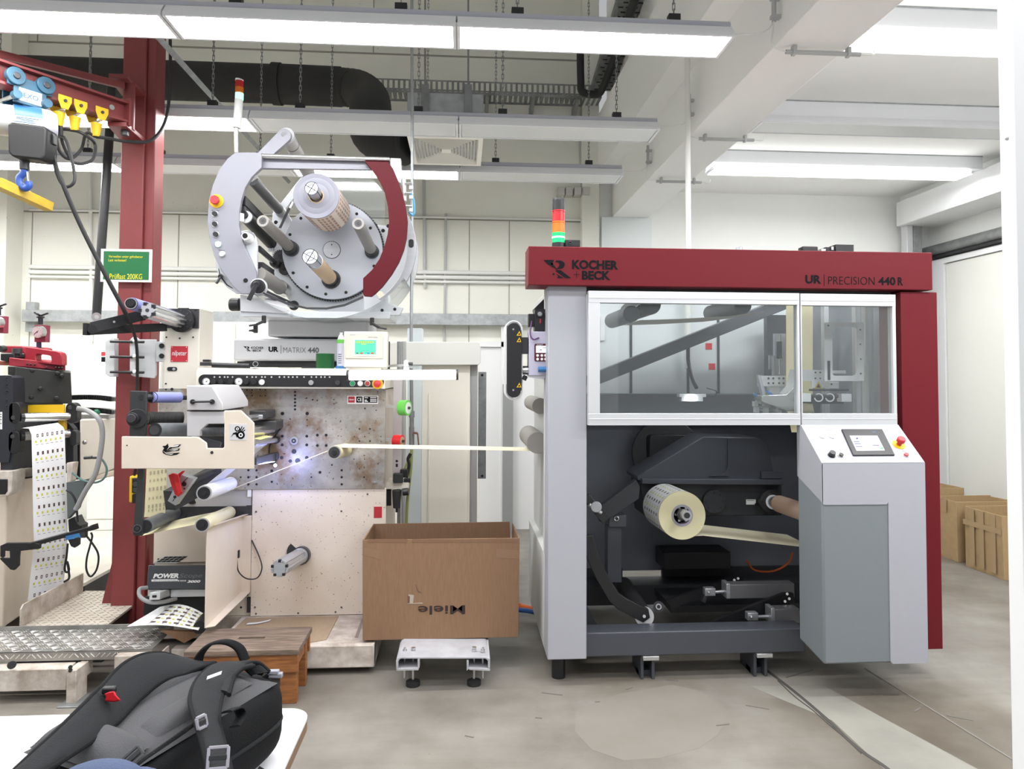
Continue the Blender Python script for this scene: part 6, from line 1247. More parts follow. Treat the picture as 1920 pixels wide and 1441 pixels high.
b.use(mat('pneumatic_blue', (0.05, 0.30, 0.50), 0.4)).tube([P2(1280, 600, TF+0.09), P2(1296, 640, TF+0.09), P2(1300, 700, TF+0.09), P2(1292, 732, TF+0.09), P2(1268, 712, TF+0.09)], 0.006, 8); b.build('air_fittings', tu)
b = MB(STRIPP); b.ribbon([P2(1075, 1195, TB-0.3), P2(1110, 1240, TB-0.3), P2(1150, 1320, TB-0.3)], (0.02, 0.06, 0), 0.002); b.build('waste_tail', tu)
# slim signal tower on the left plate
t0 = P2(208, 345, TF+0.02); st = MB(CHROME).cyl(t0, P(444, 238, TF+0.02), 4.2*mpp(TF), n=18).build('signal_tower', tu)
b = MB(WTXT).cyl(P(444, 240, TF+0.02), P(445, 232, TF+0.02), 8*mpp(TF), n=24); b.cyl(P(445, 232, TF+0.02), P(448, 186, TF+0.02), 7.4*mpp(TF), n=24); b.build('body', st)
for nm, m, ya, yb in (('green_lens', mat('green_lens_lit', (0.1, 0.6, 0.3), 0.25, emit=(0.25, 1, 0.5), es=1.6), 187, 175), ('amber_lens', MATS['amber_lens'], 175, 164), ('red_lens', MATS['red_lens'], 164, 152), ('cap', WTXT, 152, 149)):
    MB(m).cyl(P(448.5, ya, TF+0.02), P(449, yb, TF+0.02), 7.4*mpp(TF), n=24).build(nm, st)
# roll of matrix waste on the upper spindle
rl = thing('matrix_waste_roll', 'lilac-faced roll of stripped pink label waste on the upper turret spindle', 'label roll', P(615, 440, 4.2))
c0, c1 = P2(697, 612, 3.93), P2(775, 705, 4.32); R = 137/3.275*mpp(3.93); d = c1-c0; dn = d.normalized()
MB(mat('lilac_roll_face', (0.26, 0.26, 0.31), 0.55)).lathe(c0, d, [(0, R*0.34), (0, R*0.55), (0.0005, R*0.56), (0, R*0.57), (0, R*0.8), (0.0005, R*0.81), (0, R*0.82), (0, R), (0.012, R*1.004), (d.length, R*1.004), (d.length, R*0.34)], 72, closed=True).build('wound_roll', rl)
MB(CORE).lathe(c0-dn*0.001, d, [(0, R*0.29), (0, R*0.34), (d.length, R*0.34), (d.length, R*0.29)], 36, closed=True).build('core', rl)
u, w = frame_of(d); b = MB(mat('peach_web', (0.82, 0.71, 0.62), 0.6))
def onr(a, t, r): return c0+dn*t+(u*math.cos(a)+w*math.sin(a))*r
n = 60; k = b.add([onr(2*PI*i/n, t, R*1.006) for t in (0.012, d.length-0.002) for i in range(n)])
for i in range(n): b.face((k+i, k+(i+1) % n, k+n+(i+1) % n, k+n+i))
rr_ = R*1.006+0.0012
def patch(m, a0, a1, t0, t1, st=3):
    b.use(m)
    for s in range(st):
        x0, x1 = a0+(a1-a0)*s/st, a0+(a1-a0)*(s+1)/st
        k = b.add([onr(x0, t0, rr_), onr(x1, t0, rr_), onr(x1, t1, rr_), onr(x0, t1, rr_)]); b.face((k, k+1, k+2, k+3))
for i in range(34):
    a = 2*PI*i/34
    if i % 5 == 4: continue
    for j in range(6):
        t = 0.03+0.062*j
        if t+0.05 < d.length: patch(PINK, a, a+0.10, t, t+0.035, 1); patch(PINKL, a+0.02, a+0.085, t+0.006, t+0.018, 1); patch(PINK, a, a+0.10, t+0.044, t+0.049, 1)
b.build('printed_web', rl)
# ================================================================== RED COLUMN, JIB CRANE, HOIST
YCOL = 4.19
col = thing('crane_post', 'tall oxide red steel column with flared foot', 'column', PZ(232, 1100, 0.07))
xl, xr = P(217, 700, YCOL).x, P(278, 700, YCOL).x; zb = 0.06
b = MB(REDCOL).box(xl, xr-0.05, YCOL, YCOL+0.15, zb, 5.0); b.box(xr-0.052, xr, YCOL+0.02, YCOL+0.15, zb, 5.0); b.build('post', col, bevel=0.006)
fz = P(210, 1065, YCOL).z
b = MB(REDCOL).prism([(xl-0.10, YCOL+0.05, zb), (xr+0.06, YCOL+0.05, zb), (xr, YCOL+0.05, fz+0.12), (xl, YCOL+0.05, fz+0.12)], (0, 0.08, 0)); b.box(xl-0.12, xr+0.08, YCOL-0.0, YCOL+0.16, 0.0, zb); b.build('flared_foot', col, bevel=0.004)
jp = P(242, 200, YCOL-0.17)       # pivot axis of the jib
zt, zbm = P(242, 155, YCOL-0.17).z, P(242, 243, YCOL-0.17).z
for z in (zt, zbm): MB(REDCOL).hexa([(jp.x-0.07, YCOL-0.26, z-0.012), (jp.x+0.03, YCOL-0.26, z-0.012), (xr-0.05, YCOL, z-0.012), (xl, YCOL, z-0.012), (jp.x-0.07, YCOL-0.26, z+0.012), (jp.x+0.03, YCOL-0.26, z+0.012), (xr-0.05, YCOL, z+0.012), (xl, YCOL, z+0.012)]).build('jib_bracket', col, bevel=0.002)
b = MB(REDCOL).cyl((jp.x, jp.y, zbm), (jp.x, jp.y, zt), 0.03, n=20); b.use(STEEL).cyl((jp.x, jp.y-0.01, zt-0.04), (jp.x, jp.y-0.01, zt-0.015), 0.02, n=6); b.cyl((jp.x, jp.y-0.01, zbm+0.015), (jp.x, jp.y-0.01, zbm+0.035), 0.02, n=6); b.use(GUN).cyl((jp.x-0.01, jp.y-0.02, zbm-0.04), (jp.x-0.01, jp.y-0.02, zbm-0.012), 0.02, n=6); b.build('hinge_pin', col)
jib = thing('jib_crane', 'red steel jib with tie rod swinging out from the red column', 'crane', P(120, 200, 4.3))
zbeam0, zbeam1 = P(234, 231, YCOL-0.21).z, P(230, 196, YCOL-0.21).z
hb = zbeam1-zbeam0
S = P(236, 212, YCOL-0.21); e_dir = (P(0, 146, (YCOL-0.21)*0.876)-S); e_dir.z = 0; e_dir.normalize(); E = S+e_dir*1.6
up = Vector((0, 0, 1)); side = e_dir.cross(up).normalized(); zc = (zbeam0+zbeam1)/2
S.z = E.z = zc
b = MB(REDCOL).bar(S, E, 0.010, hb); b.bar(S+up*hb/2, E+up*hb/2, 0.085, 0.012); b.bar(S-up*hb/2, E-up*hb/2, 0.085, 0.012); b.bar(S+e_dir*0.0-up*0.0, S+e_dir*0.012, 0.10, hb+0.05); b.use(GALV)
for k in (0.08, 0.42, 0.75): q = S+e_dir*k+up*0.01; b.cyl(q-side*0.008, q+side*0.008, 0.014, n=14)
b.build('i_beam', jib)
T0 = P(232, 161, YCOL-0.21); T1 = P(-40, 92, (YCOL-0.21)*0.873); MB(REDCOL).bar(T0, T1, 0.028, 0.036).build('tie_rod', jib, bevel=0.003)
def on_jib(px):
    """point under the jib beam on the sight line of photo column px"""
    best = min((abs((lambda d: CX+F*d.dot(rgt)/d.dot(fwd))(S+e_dir*t-Vector((0, 0, CAMZ)))-px), t) for t in [i*0.004 for i in range(400)])
    return S+e_dir*best[1]
near = -side if side.y > 0 else side
# beam trolley
c = on_jib(47); tr = thing('jib_trolley', 'worn blue four-wheeled trolley riding on the red jib', 'trolley', c-up*(hb/2+0.1))
for s in (-1, 1):
    b = MB(TEALB); b.bar(c+near*s*0.055-e_dir*0.10+up*(-hb/2+0.022), c+near*s*0.055+e_dir*0.10+up*(-hb/2+0.022), 0.009, 0.05); b.bar(c+near*s*0.055-e_dir*0.072+up*(-hb/2-0.038), c+near*s*0.055+e_dir*0.072+up*(-hb/2-0.038), 0.010, 0.085); b.build('side_plate', tr, bevel=0.003)
for e in (-0.066, 0.066):
    for s in (-1, 1):
        q = c+e_dir*e+up*(-hb/2+0.042); w_ = MB(TEALB).cyl(q+near*s*0.038, q+near*s*0.072, 0.042, n=24); w_.use(GUN).cyl(q+near*s*0.072, q+near*s*0.078, 0.016, n=14); w_.build('wheel', tr, bevel=0.003)
for e in (-0.066, 0.066):
    b = MB(STEEL); b.cyl(c+e_dir*e-up*(hb/2+0.05)-near*0.08, c+e_dir*e-up*(hb/2+0.05)+near*0.085, 0.010, n=12); b.use(TEALB).cyl(c+e_dir*e-up*(hb/2+0.05)+near*0.058, c+e_dir*e-up*(hb/2+0.05)+near*0.09, 0.021, n=16); b.build('axle', tr)
pc = c+near*0.0612-up*(hb/2+0.036); b = MB(WTXT).obox(pc, (0.10, 0.002, 0.062), Matrix((e_dir, near, up)).transposed()); b.use(BLUE)
xr_ = -e_dir if (-e_dir).x > 0 else e_dir
o0 = pc-xr_*0.044+near*0.0015
text_mesh(b, 'INTERNATIONAL', o0+up*0.016, xr_, up, width=0.088, height=0.010, bold=0.0); text_mesh(b, 'EXO', o0-up*0.012+xr_*0.012, xr_, up, width=0.066, height=0.024, bold=0.02); text_mesh(b, '1 t', o0-up*0.027+xr_*0.026, xr_, up, width=0.03, height=0.010, bold=0.0); b.build('trolley_plate', tr)
HY = on_jib(47).y
# cable trolleys
cab_pts = []
for i, x in enumerate((112, 141, 182)):
    c = on_jib(x); z = c-up*(hb/2)
    t = thing('cable_trolley', ['yellow cable trolley on the jib nearest the blue trolley', 'middle of three yellow cable trolleys on the jib', 'yellow cable trolley on the jib nearest the red column'][i], 'trolley', z-up*0.1, 'yellow cable trolleys')
    b = MB(YEL)
    for s in (-1, 1):
        o = z+near*s*0.05; b.prism([o-e_dir*0.032+up*0.026, o+e_dir*0.032+up*0.026, o+e_dir*0.032, o+e_dir*0.016-up*0.04, o-e_dir*0.016-up*0.04, o-e_dir*0.032], near*0.005)
    b.use(GUN).cyl(z-near*0.062, z+near*0.062, 0.008, n=10); b.build('wheel_plate', t)
    b = MB(YEL).cyl(z-up*0.05, z-up*0.12, 0.028, 0.018, n=16); b.use(STEEL).cyl(z-up*0.04-near*0.05, z-up*0.04+near*0.05, 0.007, n=10); b.build('cable_clamp', t)
    cab_pts.append(z-up*0.12)
a1, a2, a3 = cab_pts
o = MB(RUBBER).tube([a3, a3+Vector((0.05, 0.02, 0.0)), P(240, 265, 3.98), P(285, 262, 4.08), P(312, 220, 4.2), P(319, 140, 4.2), P(319, 60, 4.2), P(319, -40, 4.2)], 0.009, 8); tag(o.build('power_cable'), 'black power cable looping from the cable trolleys up past the red column', 'cable')
o = MB(RUBBER).tube([a3, a3+Vector((-0.04, -0.02, 0.01)), P(152, 280, 3.86), P(130, 298, 3.8), P(110, 280, 3.75), P(108, 245, 3.75), a2, a2+Vector((0.05, 0, -0.02)), P(178, 270, 3.86), P(172, 300, 3.82), P(140, 305, 3.75), P(118, 270, 3.7), P(115, 240, 3.7), a1, a1-up*0.05, P(122, 260, HY+0.1), P(135, 300, HY+0.08), P(139, 340, HY+0.06), P(120, 349, HY+0.05), P(105, 320, HY+0.03), P(98, 280, HY+0.02)], 0.008, 8); tag(o.build('festoon_cable'), 'black cable hanging in loops between the yellow cable trolleys', 'cable')
# electric chain hoist
HY = on_jib(47).y
ho = thing('chain_hoist', 'grey and blue electric chain hoist hanging from the blue trolley', 'hoist', P(50, 320, HY))
A, B = P(-70, 215, HY-0.15), P(108, 238, HY+0.06); d = (B-A).normalized(); L = (B-A).length; r = 0.075
b = MB(HGREY).lathe(A, d, [(0, r*0.6), (0.03, r*0.95), (L*0.62, r)], 32); b.build('motor_housing', ho)
b = MB(BLUE).lathe(A+d*L*0.52, d, [(0, r*1.08), (L*0.30, r*1.08)], 32); b.build('blue_band', ho)
b = MB(mat('pale_lilac_cover', (0.50, 0.50, 0.56), 0.35)).lathe(A+d*L*0.82, d, [(0, r*1.05), (L*0.1, r*1.0), (L*0.17, r*0.8), (L*0.18, 0)], 32); b.build('end_cover', ho)
q = P(52, 226, HY-0.12); b = MB(WTXT); R3 = Matrix((d, d.cross(up).normalized()*-1, up)).transposed(); b.obox(q, (0.13, 0.004, 0.036), R3); b.use(BLUE)
for k in range(4): b.obox(q+Vector((0, -0.003, 0.010-0.007*k))-d*0.01*(k % 2), (0.09-0.02*(k % 3), 0.002, 0.003), R3)
b.build('rating_plate', ho)
cb = MB(mat('black_chain_bag', (0.009, 0.009, 0.010), 0.5)); A0 = P(59, 268, HY-0.09)
pr_ = [(-0.06, -0.082), (0.055, -0.082), (0.072, -0.06), (0.075, 0.07), (0.058, 0.082), (-0.062, 0.082), (-0.08, 0.07), (-0.075, -0.06)]
cb.prism([A0+d*x+up*z-Vector((0, 0.03, 0)) for x, z in pr_], (0, 0.10, 0)); cb.build('chain_bag', ho, bevel=0.018, seg=3)
MB(GUN).cyl(P(46, 298, HY-0.06), P(46, 318, HY-0.06), 0.022, n=18).build('chain_guide', ho); MB(STEEL).cyl(P(50, 185, HY), P(50, 210, HY), 0.015, n=14).build('suspension_eye', ho)
hk = MB(BLUEH); pts = [P(46, 318, HY-0.06), P(44, 325, HY-0.06), P(37, 333, HY-0.06), P(38, 346, HY-0.06), P(47, 353, HY-0.06), P(54, 348, HY-0.06), P(53, 341, HY-0.06)]
hk.tube(pts, 0.016, 14); hk.use(STEEL).cyl(P(51, 322, HY-0.06), P(53, 340, HY-0.06), 0.006, n=8); hk.build('hook', ho)
b = MB(BLACK).obox(P(97, 262, HY-0.02), (0.035, 0.03, 0.05)); b.build('cable_gland', ho, bevel=0.003)
# spreader bar held by the hook
A, B = P(-60, 318, HY-0.28), P(93, 388, HY+0.12); o = MB(YELW); o.bar(A, B, 0.05, 0.045); o.use(YEL).bar(A+(B-A)*0.36+up*0.025, A+(B-A)*0.72+up*0.025, 0.03, 0.008); o = o.build('spreader_bar', bevel=0.002); tag(o, 'worn yellow lifting bar hanging from the blue hook', 'lifting bar')
# pendant control with its cable
pd = thing('pendant_control', 'yellow two-button pendant control hanging beside the red column', 'remote control', P(250, 940, 4.1))
MB(RUBBER).tube([P(98, 275, HY), P(104, 300, HY), P(118, 345, HY), P(150, 420, HY+0.05), P(195, 510, HY+0.1), P(232, 580, 3.75), P(250, 620, 3.85), P(257, 660, 3.93), P(257, 735, 4.02), P(255, 860, 4.06), P(252, 890, 4.09)], [0.006]*10+[0.0105]*20+[0.008]*28, 10).build('control_cable', pd)
b = MB(YEL).pxbox(242, 257, 892, 942, 4.08, 0.06); b.build('yellow_case', pd, bevel=0.008)
b = MB(BLACK).pxbox(247, 259, 896, 924, 4.062, 0.02); b.pxbox(247, 258, 926, 943, 4.07, 0.05); b.build('black_grip', pd, bevel=0.004)
for y in (908, 918): MB(GUN).cyl(P(254, y, 4.045), P(254, y, 4.07), 0.014, n=16).build('push_button', pd, bevel=0.002)
# sign
sg = thing('warning_sign', 'green load warning sign with yellow German lettering on the red column', 'sign', P(236, 528, YCOL-0.03))
MB(mat('white_sign_border', (0.80, 0.82, 0.80), 0.35)).pxbox(189.5, 284, 466, 529, YCOL-0.03, 0.004).build('white_border', sg)
MB(GREEN).pxbox(194.5, 278.5, 470.5, 524.5, YCOL-0.032, 0.002).build('green_sheet', sg)
b = MB(YTXT); Ys = YCOL-0.0325; text_px(b, 'Verweilen unter gehobener', 203.5, 268, 478.5, 484.5, Ys, 0.0); text_px(b, 'Last verboten!', 203.5, 237, 485, 490, Ys, 0.0); text_px(b, 'Prüflast 200KG', 205.5, 266.5, 513, 523, Ys, 0.0); b.build('lettering', sg)
# clamp brackets round the column
cl = thing('rod_clamp', 'pale grey clamp plates tied round the red column by threaded rods', 'clamp', P(230, 700, YCOL-0.1))
KY = YCOL-0.10
b = MB(HGREY); b.px([(197, 640), (210, 632), (215, 634), (214, 706), (205, 706), (197, 700)], KY, 0.05); b.build('outer_plate', cl, bevel=0.003)
b = MB(HGREY); b.px([(243, 637), (249, 631), (254, 634), (253, 706), (247, 704), (243, 698)], KY-0.02, 0.05); b.px([(254, 636), (292, 636), (292, 702), (288, 709), (256, 706)], KY+0.01, 0.02); b.px([(292, 640), (308, 640), (308, 678), (292, 678)], KY+0.0, 0.02); b.build('inner_plate', cl, bevel=0.003)
for y in (640, 668.5, 697): MB(BLACK).cyl(P(207, y, KY-0.02), P(270, y+1, KY-0.03), 0.0075, n=10).build('threaded_rod', cl)
b = MB(STEEL)
for y in (640, 669, 698): b.cyl(P(251, y, KY-0.03), P(256, y, KY-0.03), 0.016, n=6)
b.use(BLACK)
for y in (648, 667): b.cyl(P(303, y, KY-0.012), P(303, y, KY), 0.014, n=12)
b.build('nuts', cl)

# ================================================================== DARK PRINTING UNIT AT THE LEFT EDGE
LY = 4.15
dp = thing('flexo_print_unit', 'black and cream printing unit with red bridge, rollers and yellow guards', 'machine', P(60, 1170, 4.4))
def C1(x, y): return (x/5.542, 560+y/5.542)
def C3(x, y): return (x/5.542, 740+y/5.542)
def C7(x, y): return (x/4.367, 960+y/4.367)
def q1(b, pts, Y, th): return b.px([C1(x, y) for x, y in pts], Y, th)
def q3(b, pts, Y, th): return b.px([C3(x, y) for x, y in pts], Y, th)
BLK = mat('worn_black_iron', (0.045, 0.046, 0.042), 0.42, 0.35, noise=0.35, nscale=4)
DKB = mat('blue_black_casting', (0.020, 0.022, 0.030), 0.45)
b = MB(BLK); b.hexa([P(*C1(130, 1080), LY+0.06), P(*C1(750, 1090), LY+0.22), P(*C1(750, 1090), LY+0.8), P(*C1(240, 1080), LY+0.8), P(*C1(165, 705), LY+0.06), P(*C1(735, 765), LY+0.22), P(*C1(735, 745), LY+0.8), P(*C1(240, 705), LY+0.8)]); b.use(BLACK)
for x, y in ((335, 745), (598, 772), (420, 932), (325, 1020), (588, 1030), (278, 765), (645, 798)): b.cyl(P(*C1(x, y), LY+0.10), P(*C1(x, y), LY+0.2), 0.011, n=12)
b.build('upper_block', dp, bevel=0.004)
q1(MB(BLK), [(80, 700), (165, 705), (165, 800), (80, 790)], LY+0.1, 0.3).build('corner_block', dp, bevel=0.003)
b = MB(DKB); q1(b, [(-120, 795), (105, 795), (130, 820), (130, 1441), (90, 1700), (-120, 1700)], LY-0.02, 0.5); b.use(BLACK)
for x, y in ((72, 830), (72, 900), (72, 965), (72, 1060), (72, 1120)): b.ring(P(*C1(x, y), LY-0.023), P(*C1(x, y), LY-0.02), 0.010, 0.005, 14)
b.use(WTXT); q1(b, [(0, 1175), (22, 1175), (22, 1355), (0, 1355)], LY-0.022, 0.002); b.use(INK)
for y in (1195, 1220, 1250, 1290): q1(b, [(2, y), (14, y), (14, y+8), (2, y+8)], LY-0.0235, 0.001)
b.build('side_casting', dp, bevel=0.004)
# red bridge with handle hole
rb = MB(CRIM); k = [(250, 500), (590, 545), (625, 560), (640, 590), (640, 690), (245, 650)]
body = [(100, 610), (245, 640), (245, 500)]; 
rb.hexa([P(*C1(95, 695), LY+0.12), P(*C1(680, 745), LY+0.26), P(*C1(680, 700), LY+0.62), P(*C1(100, 680), LY+0.62), P(*C1(95, 610), LY+0.12), P(*C1(680, 675), LY+0.26), P(*C1(680, 650), LY+0.62), P(*C1(100, 600), LY+0.62)])
out = [C1(x, y) for x, y in ((255, 498), (330, 507), (420, 520), (500, 533), (585, 545), (625, 560), (640, 595), (640, 690), (590, 686), (500, 676), (420, 667), (330, 657), (250, 648), (248, 570))]
hole = [C1(x, y) for x, y in ((385, 572), (400, 572), (440, 577), (490, 584), (515, 590), (528, 600), (532, 630), (530, 655), (520, 664), (500, 662), (440, 654), (385, 644), (372, 630), (370, 585))]
holed(rb, out, hole, LY+0.19, 0.06); rb.use(BLACK)
for x, y in ((284, 677), (321, 680), (362, 684), (581, 714), (614, 716), (647, 717), (482, 712)): rb.cyl(P(*C1(x, y), LY+0.15), P(*C1(x, y), LY+0.26), 0.005, n=10)
rb.build('red_bridge', dp, bevel=0.004)
b = MB(CRIM); q1(b, [(0, 488), (215, 488), (250, 500), (250, 560), (215, 560), (0, 560)], LY+0.3, 0.3); b.use(BLACK); q1(b, [(0, 565), (250, 565), (250, 615), (90, 615), (90, 655), (0, 640)], LY+0.18, 0.1); b.use(mat('orange_brown_bar', (0.30, 0.08, 0.04), 0.5)); q1(b, [(-60, 640), (100, 655), (100, 690), (-60, 690)], LY+0.2, 0.05); b.build('bridge_arm', dp, bevel=0.006)
for x0, x1, y0, y1, dy in ((135, 222, 515, 570, 0.1), (150, 200, 570, 610, 0.11), (645, 682, 588, 640, 0.28), (655, 680, 640, 670, 0.28)):
    A = P(*C1((x0+x1)/2, y1), LY+dy); B = P(*C1((x0+x1)/2, y0), LY+dy); MB(GUN if x0 < 200 and y0 == 515 else BLACK).cyl(A, B, (x1-x0)/2/5.542*mpp(LY+dy), n=24).build('thumb_screw', dp, bevel=0.001)
MB(GUN).cyl(P(*C1(-10, 520), LY+0.2), P(*C1(40, 518), LY+0.25), 0.02, n=16).build('shaft_end', dp)
# gauges
def gauge(x, y, label, Yg):
    t = thing('pressure_gauge', label, 'pressure gauge', P(x, y+40, Yg))
    A = P(x+2, y+30, Yg+0.05); b = MB(BLUE if False else mat('dark_navy_stem', (0.03, 0.02, 0.06), 0.5)).cyl(A, P(x+2, y+15, Yg+0.05), 0.014, n=14); b.build('stem', t)
    b = MB(mat('maroon_block', (0.22, 0.02, 0.05), 0.45)).pxbox(x-6, x+14, y-13, y+19, Yg+0.03, 0.05); b.build('block', t, bevel=0.002)
    b = MB(BLACK).cyl(P(x+5, y-14, Yg+0.05), P(x+5, y-28, Yg+0.05), 0.014, n=16); b.cyl(P(x+5, y-26, Yg+0.05), P(x+5, y-29, Yg+0.05), 0.022, n=16); c = P(x+5, y-30, Yg+0.05)
    for dx, dz, dy in ((-0.038, 0.022, 0), (0.045, 0.018, 0), (0.0, 0.01, -0.04)): b.bar(c, c+Vector((dx, dy, dz)), 0.012, 0.010)
    b.build('tee_handle', t, bevel=0.002)
    c = P(x, y, Yg); nn = Vector((-0.15, -1, -0.1)).normalized(); b = MB(STEEL).cyl(c-nn*0.03, c+nn*0.004, 0.036, n=32); b.use(mat('pinkish_dial', (0.62, 0.53, 0.55), 0.5)).cyl(c+nn*0.004, c+nn*0.006, 0.032, n=32); b.use(INK); b.bar(c+nn*0.007+Vector((-0.018, 0, -0.014)), c+nn*0.007+Vector((0.012, 0, 0.012)), 0.003, 0.002); b.cyl(c+nn*0.006, c+nn*0.008, 0.004, n=10)
    u, w = frame_of(nn)
    for k in range(9):
        a = k*0.55+0.2; v = u*math.cos(a)+w*math.sin(a); b.bar(c+nn*0.0068+v*0.024, c+nn*0.0068+v*0.029, 0.0015, 0.001)
    b.build('dial', t)
gauge(71, 622, 'round pressure gauge with black tee handle above the red bridge', LY+0.42)
gauge(-8, 605, 'second pressure gauge, almost cut off at the picture edge', LY+0.3)
# yellow guards, end blocks, rollers
q3(MB(YEL), [(205, 105), (668, 100), (668, 190), (205, 195)], LY+0.12, 0.01).build('yellow_guard', dp); q3(MB(YEL), [(130, 595), (330, 590), (330, 605), (130, 612)], LY+0.2, 0.02).build('yellow_guard', dp)
for pts_, dy, hx in (([(90, 290), (160, 290), (160, 385), (80, 385)], 0.05, (140, 335)), ([(605, 270), (668, 270), (668, 360), (605, 355)], 0.14, (622, 318))):
    b = MB(YEL); q3(b, pts_, LY+dy, 0.03); b.use(BLACK).cyl(P(*C3(*hx), LY+dy-0.002), P(*C3(*hx), LY+dy+0.005), 0.006, n=10); b.build('yellow_bracket', dp)
for (x0, y0, x1, y1, dy, cy) in ((90, 80, 210, 285, 0, 238), (85, 380, 205, 600, 0, 432), (680, 85, 800, 280, 0.16, 132), (720, 350, 790, 540, 0.16, 0)):
    ea = MB(BLACK).px([C3(x, y) for x, y in arc((x0+x1)/2, y0+55, (x1-x0)/2, 180, 0, 10)+arc((x0+x1)/2, y1-45, (x1-x0)/2, 0, -180, 10)], LY-0.02+dy, 0.05); ea.use(GUN)
    if cy: ea.cyl(P(*C3((x0+x1)/2-12, cy), LY-0.024+dy), P(*C3((x0+x1)/2-12, cy), LY-0.02+dy), 0.012, n=16)
    ea.build('end_block', dp, bevel=0.003)
for nm, x0, y0, x1, y1 in (('chrome_roller', 215, 235, 735, 222), ('web_roller', 215, 432, 735, 400)):
    A, B = P(*C3(x0, y0), LY-0.01), P(*C3(x1, y1), LY+0.16); d = (B-A); b = MB(CHROME).cyl(A+d*0.07, B-d*0.03, 45/5.542*mpp(LY), n=30); b.use(BLACK).cyl(A, A+d*0.08, 42/5.542*mpp(LY), n=26); b.cyl(B-d*0.035, B, 20/5.542*mpp(LY), n=18); b.build(nm, dp)
b = MB(DKB); q3(b, [(0, 380), (130, 380), (130, 790), (0, 800)], LY-0.01, 0.3); q3(b, [(690, 270), (760, 350), (760, 700), (690, 705)], LY+0.2, 0.05); q3(b, [(130, 610), (330, 600), (330, 765), (130, 780)], LY+0.3, 0.05); q3(b, [(690, 250), (835, 250), (835, 880), (690, 880)], LY+0.55, 0.03); q3(b, [(160, 290), (605, 275), (690, 360), (690, 720), (130, 760), (130, 300)], LY+0.35, 0.05); b.build('inner_casting', dp, bevel=0.004)
b = MB(YELW)
for k in range(14): x = 150+14*k; b.bar(P(*C3(x, 475), LY+0.22), P(*C3(x, 590), LY+0.22), 0.0012, 0.0012)
for k in range(9): y = 480+13*k; b.bar(P(*C3(140, y), LY+0.22), P(*C3(330, y-4), LY+0.22), 0.0012, 0.0012)
b.build('wire_mesh', dp)
# cream lower frame
b = MB(CREAM); b.hexa([P(-120, 1180, LY), P(8, 1176, LY+0.05), P(117, 1100, LY+0.75), P(-60, 1100, LY+0.75), P(-120, 880, LY), P(14, 890, LY+0.05), P(119, 870, LY+0.75), P(-60, 870, LY+0.75)])
b.build('lower_frame', dp, bevel=0.01)
b = MB(CREAMD); q3(b, [(-60, 790), (130, 790), (118, 1000), (80, 1050), (-60, 1065)], LY-0.05, 0.12); b.use(BLACK); q3(b, [(-60, 875), (78, 875), (75, 1000), (50, 1035), (-60, 1035)], LY-0.054, 0.01); b.build('cream_bracket', dp, bevel=0.004)
q3(MB(CREAMD), [(690, 705), (762, 703), (735, 900), (690, 930)], LY+0.1, 0.06).build('cream_bracket', dp, bevel=0.004)
b = MB(CREAMD); q3(b, [(130, 775), (690, 720), (690, 790), (130, 870)], LY+0.25, 0.03); b.use(BLACK); q3(b, [(128, 870), (690, 790), (690, 812), (128, 892)], LY+0.22, 0.02); b.build('cross_panel', dp, bevel=0.004)
# printed web falling from the roller to the floor
pw = thing('printed_label_web', 'white paper web printed with rows of small labels hanging from the print unit', 'paper web', P(90, 1110, 4.1))
def webquad(Yl, Yr, rows):
    pts = []
    for xl_, xr2, y1, y2 in rows: pts.append((P(xl_, y1, Yl), P(xr2, y2, Yr)))
    return pts
WL_, WR_ = LY-0.05, LY+0.10
edges = webquad(WL_, WR_, [(28, 96, 811, 796), (42, 108, 802, 792), (54, 118, 803, 800), (59, 121, 815, 806), (60.5, 123, 880, 870), (62, 125, 960, 950), (63.5, 127, 1020, 1010), (60, 124.5, 1050, 1040), (56, 121, 1088, 1075), (52, 117, 1126, 1110)])
edges[0] = (P(28, 808, LY+0.35), P(96, 800, LY+0.5))
def sheet(b, edges, off=0.0):
    k = b.add([p for e in edges for p in e])
    for i in range(len(edges)-1): b.face((k+2*i, k+2*i+1, k+2*i+3, k+2*i+2))
b = MB(PAPER); sheet(b, edges); sheet(b, [(p+Vector((0, 0.0015, 0)), r+Vector((0, 0.0015, 0))) for p, r in edges])
def onweb(u_, y):
    """point on the web at width fraction u_, photo row y of its left edge"""
    for i in range(2, len(edges)-1):
        a, c = edges[i], edges[i+1]; ya = (811, 802, 803, 815, 880, 960, 1020, 1050, 1088, 1126)[i]; yc = (811, 802, 803, 815, 880, 960, 1020, 1050, 1088, 1126)[i+1]
        if ya <= y <= yc: f_ = (y-ya)/(yc-ya); return a[0].lerp(c[0], f_).lerp(a[1].lerp(c[1], f_), u_)
    return edges[-1][0].lerp(edges[-1][1], u_)
off = Vector((0, -0.0012, 0))
def wmark(m, u_, y, du, dy):
    b.use(m); k = b.add([onweb(u_+sx*du, y+sy*dy)+off for sx, sy in ((-1, -1), (1, -1), (1, 1), (-1, 1))]); b.face((k, k+1, k+2, k+3))
y = 816
while y < 1118:
    for j in range(6):
        u_ = 0.15+0.148*j; wmark(LBL, u_+0.03, y+2, 0.028, 3.2); wmark(PAPER, u_+0.03, y+2, 0.010, 1.6); wmark(LBY, u_-0.02, y+13, 0.025, 2.2); wmark(LBL, u_+0.01, y+19, 0.035, 0.35)
    y += 33.5 if y < 1000 else 33
b.build('paper', pw)
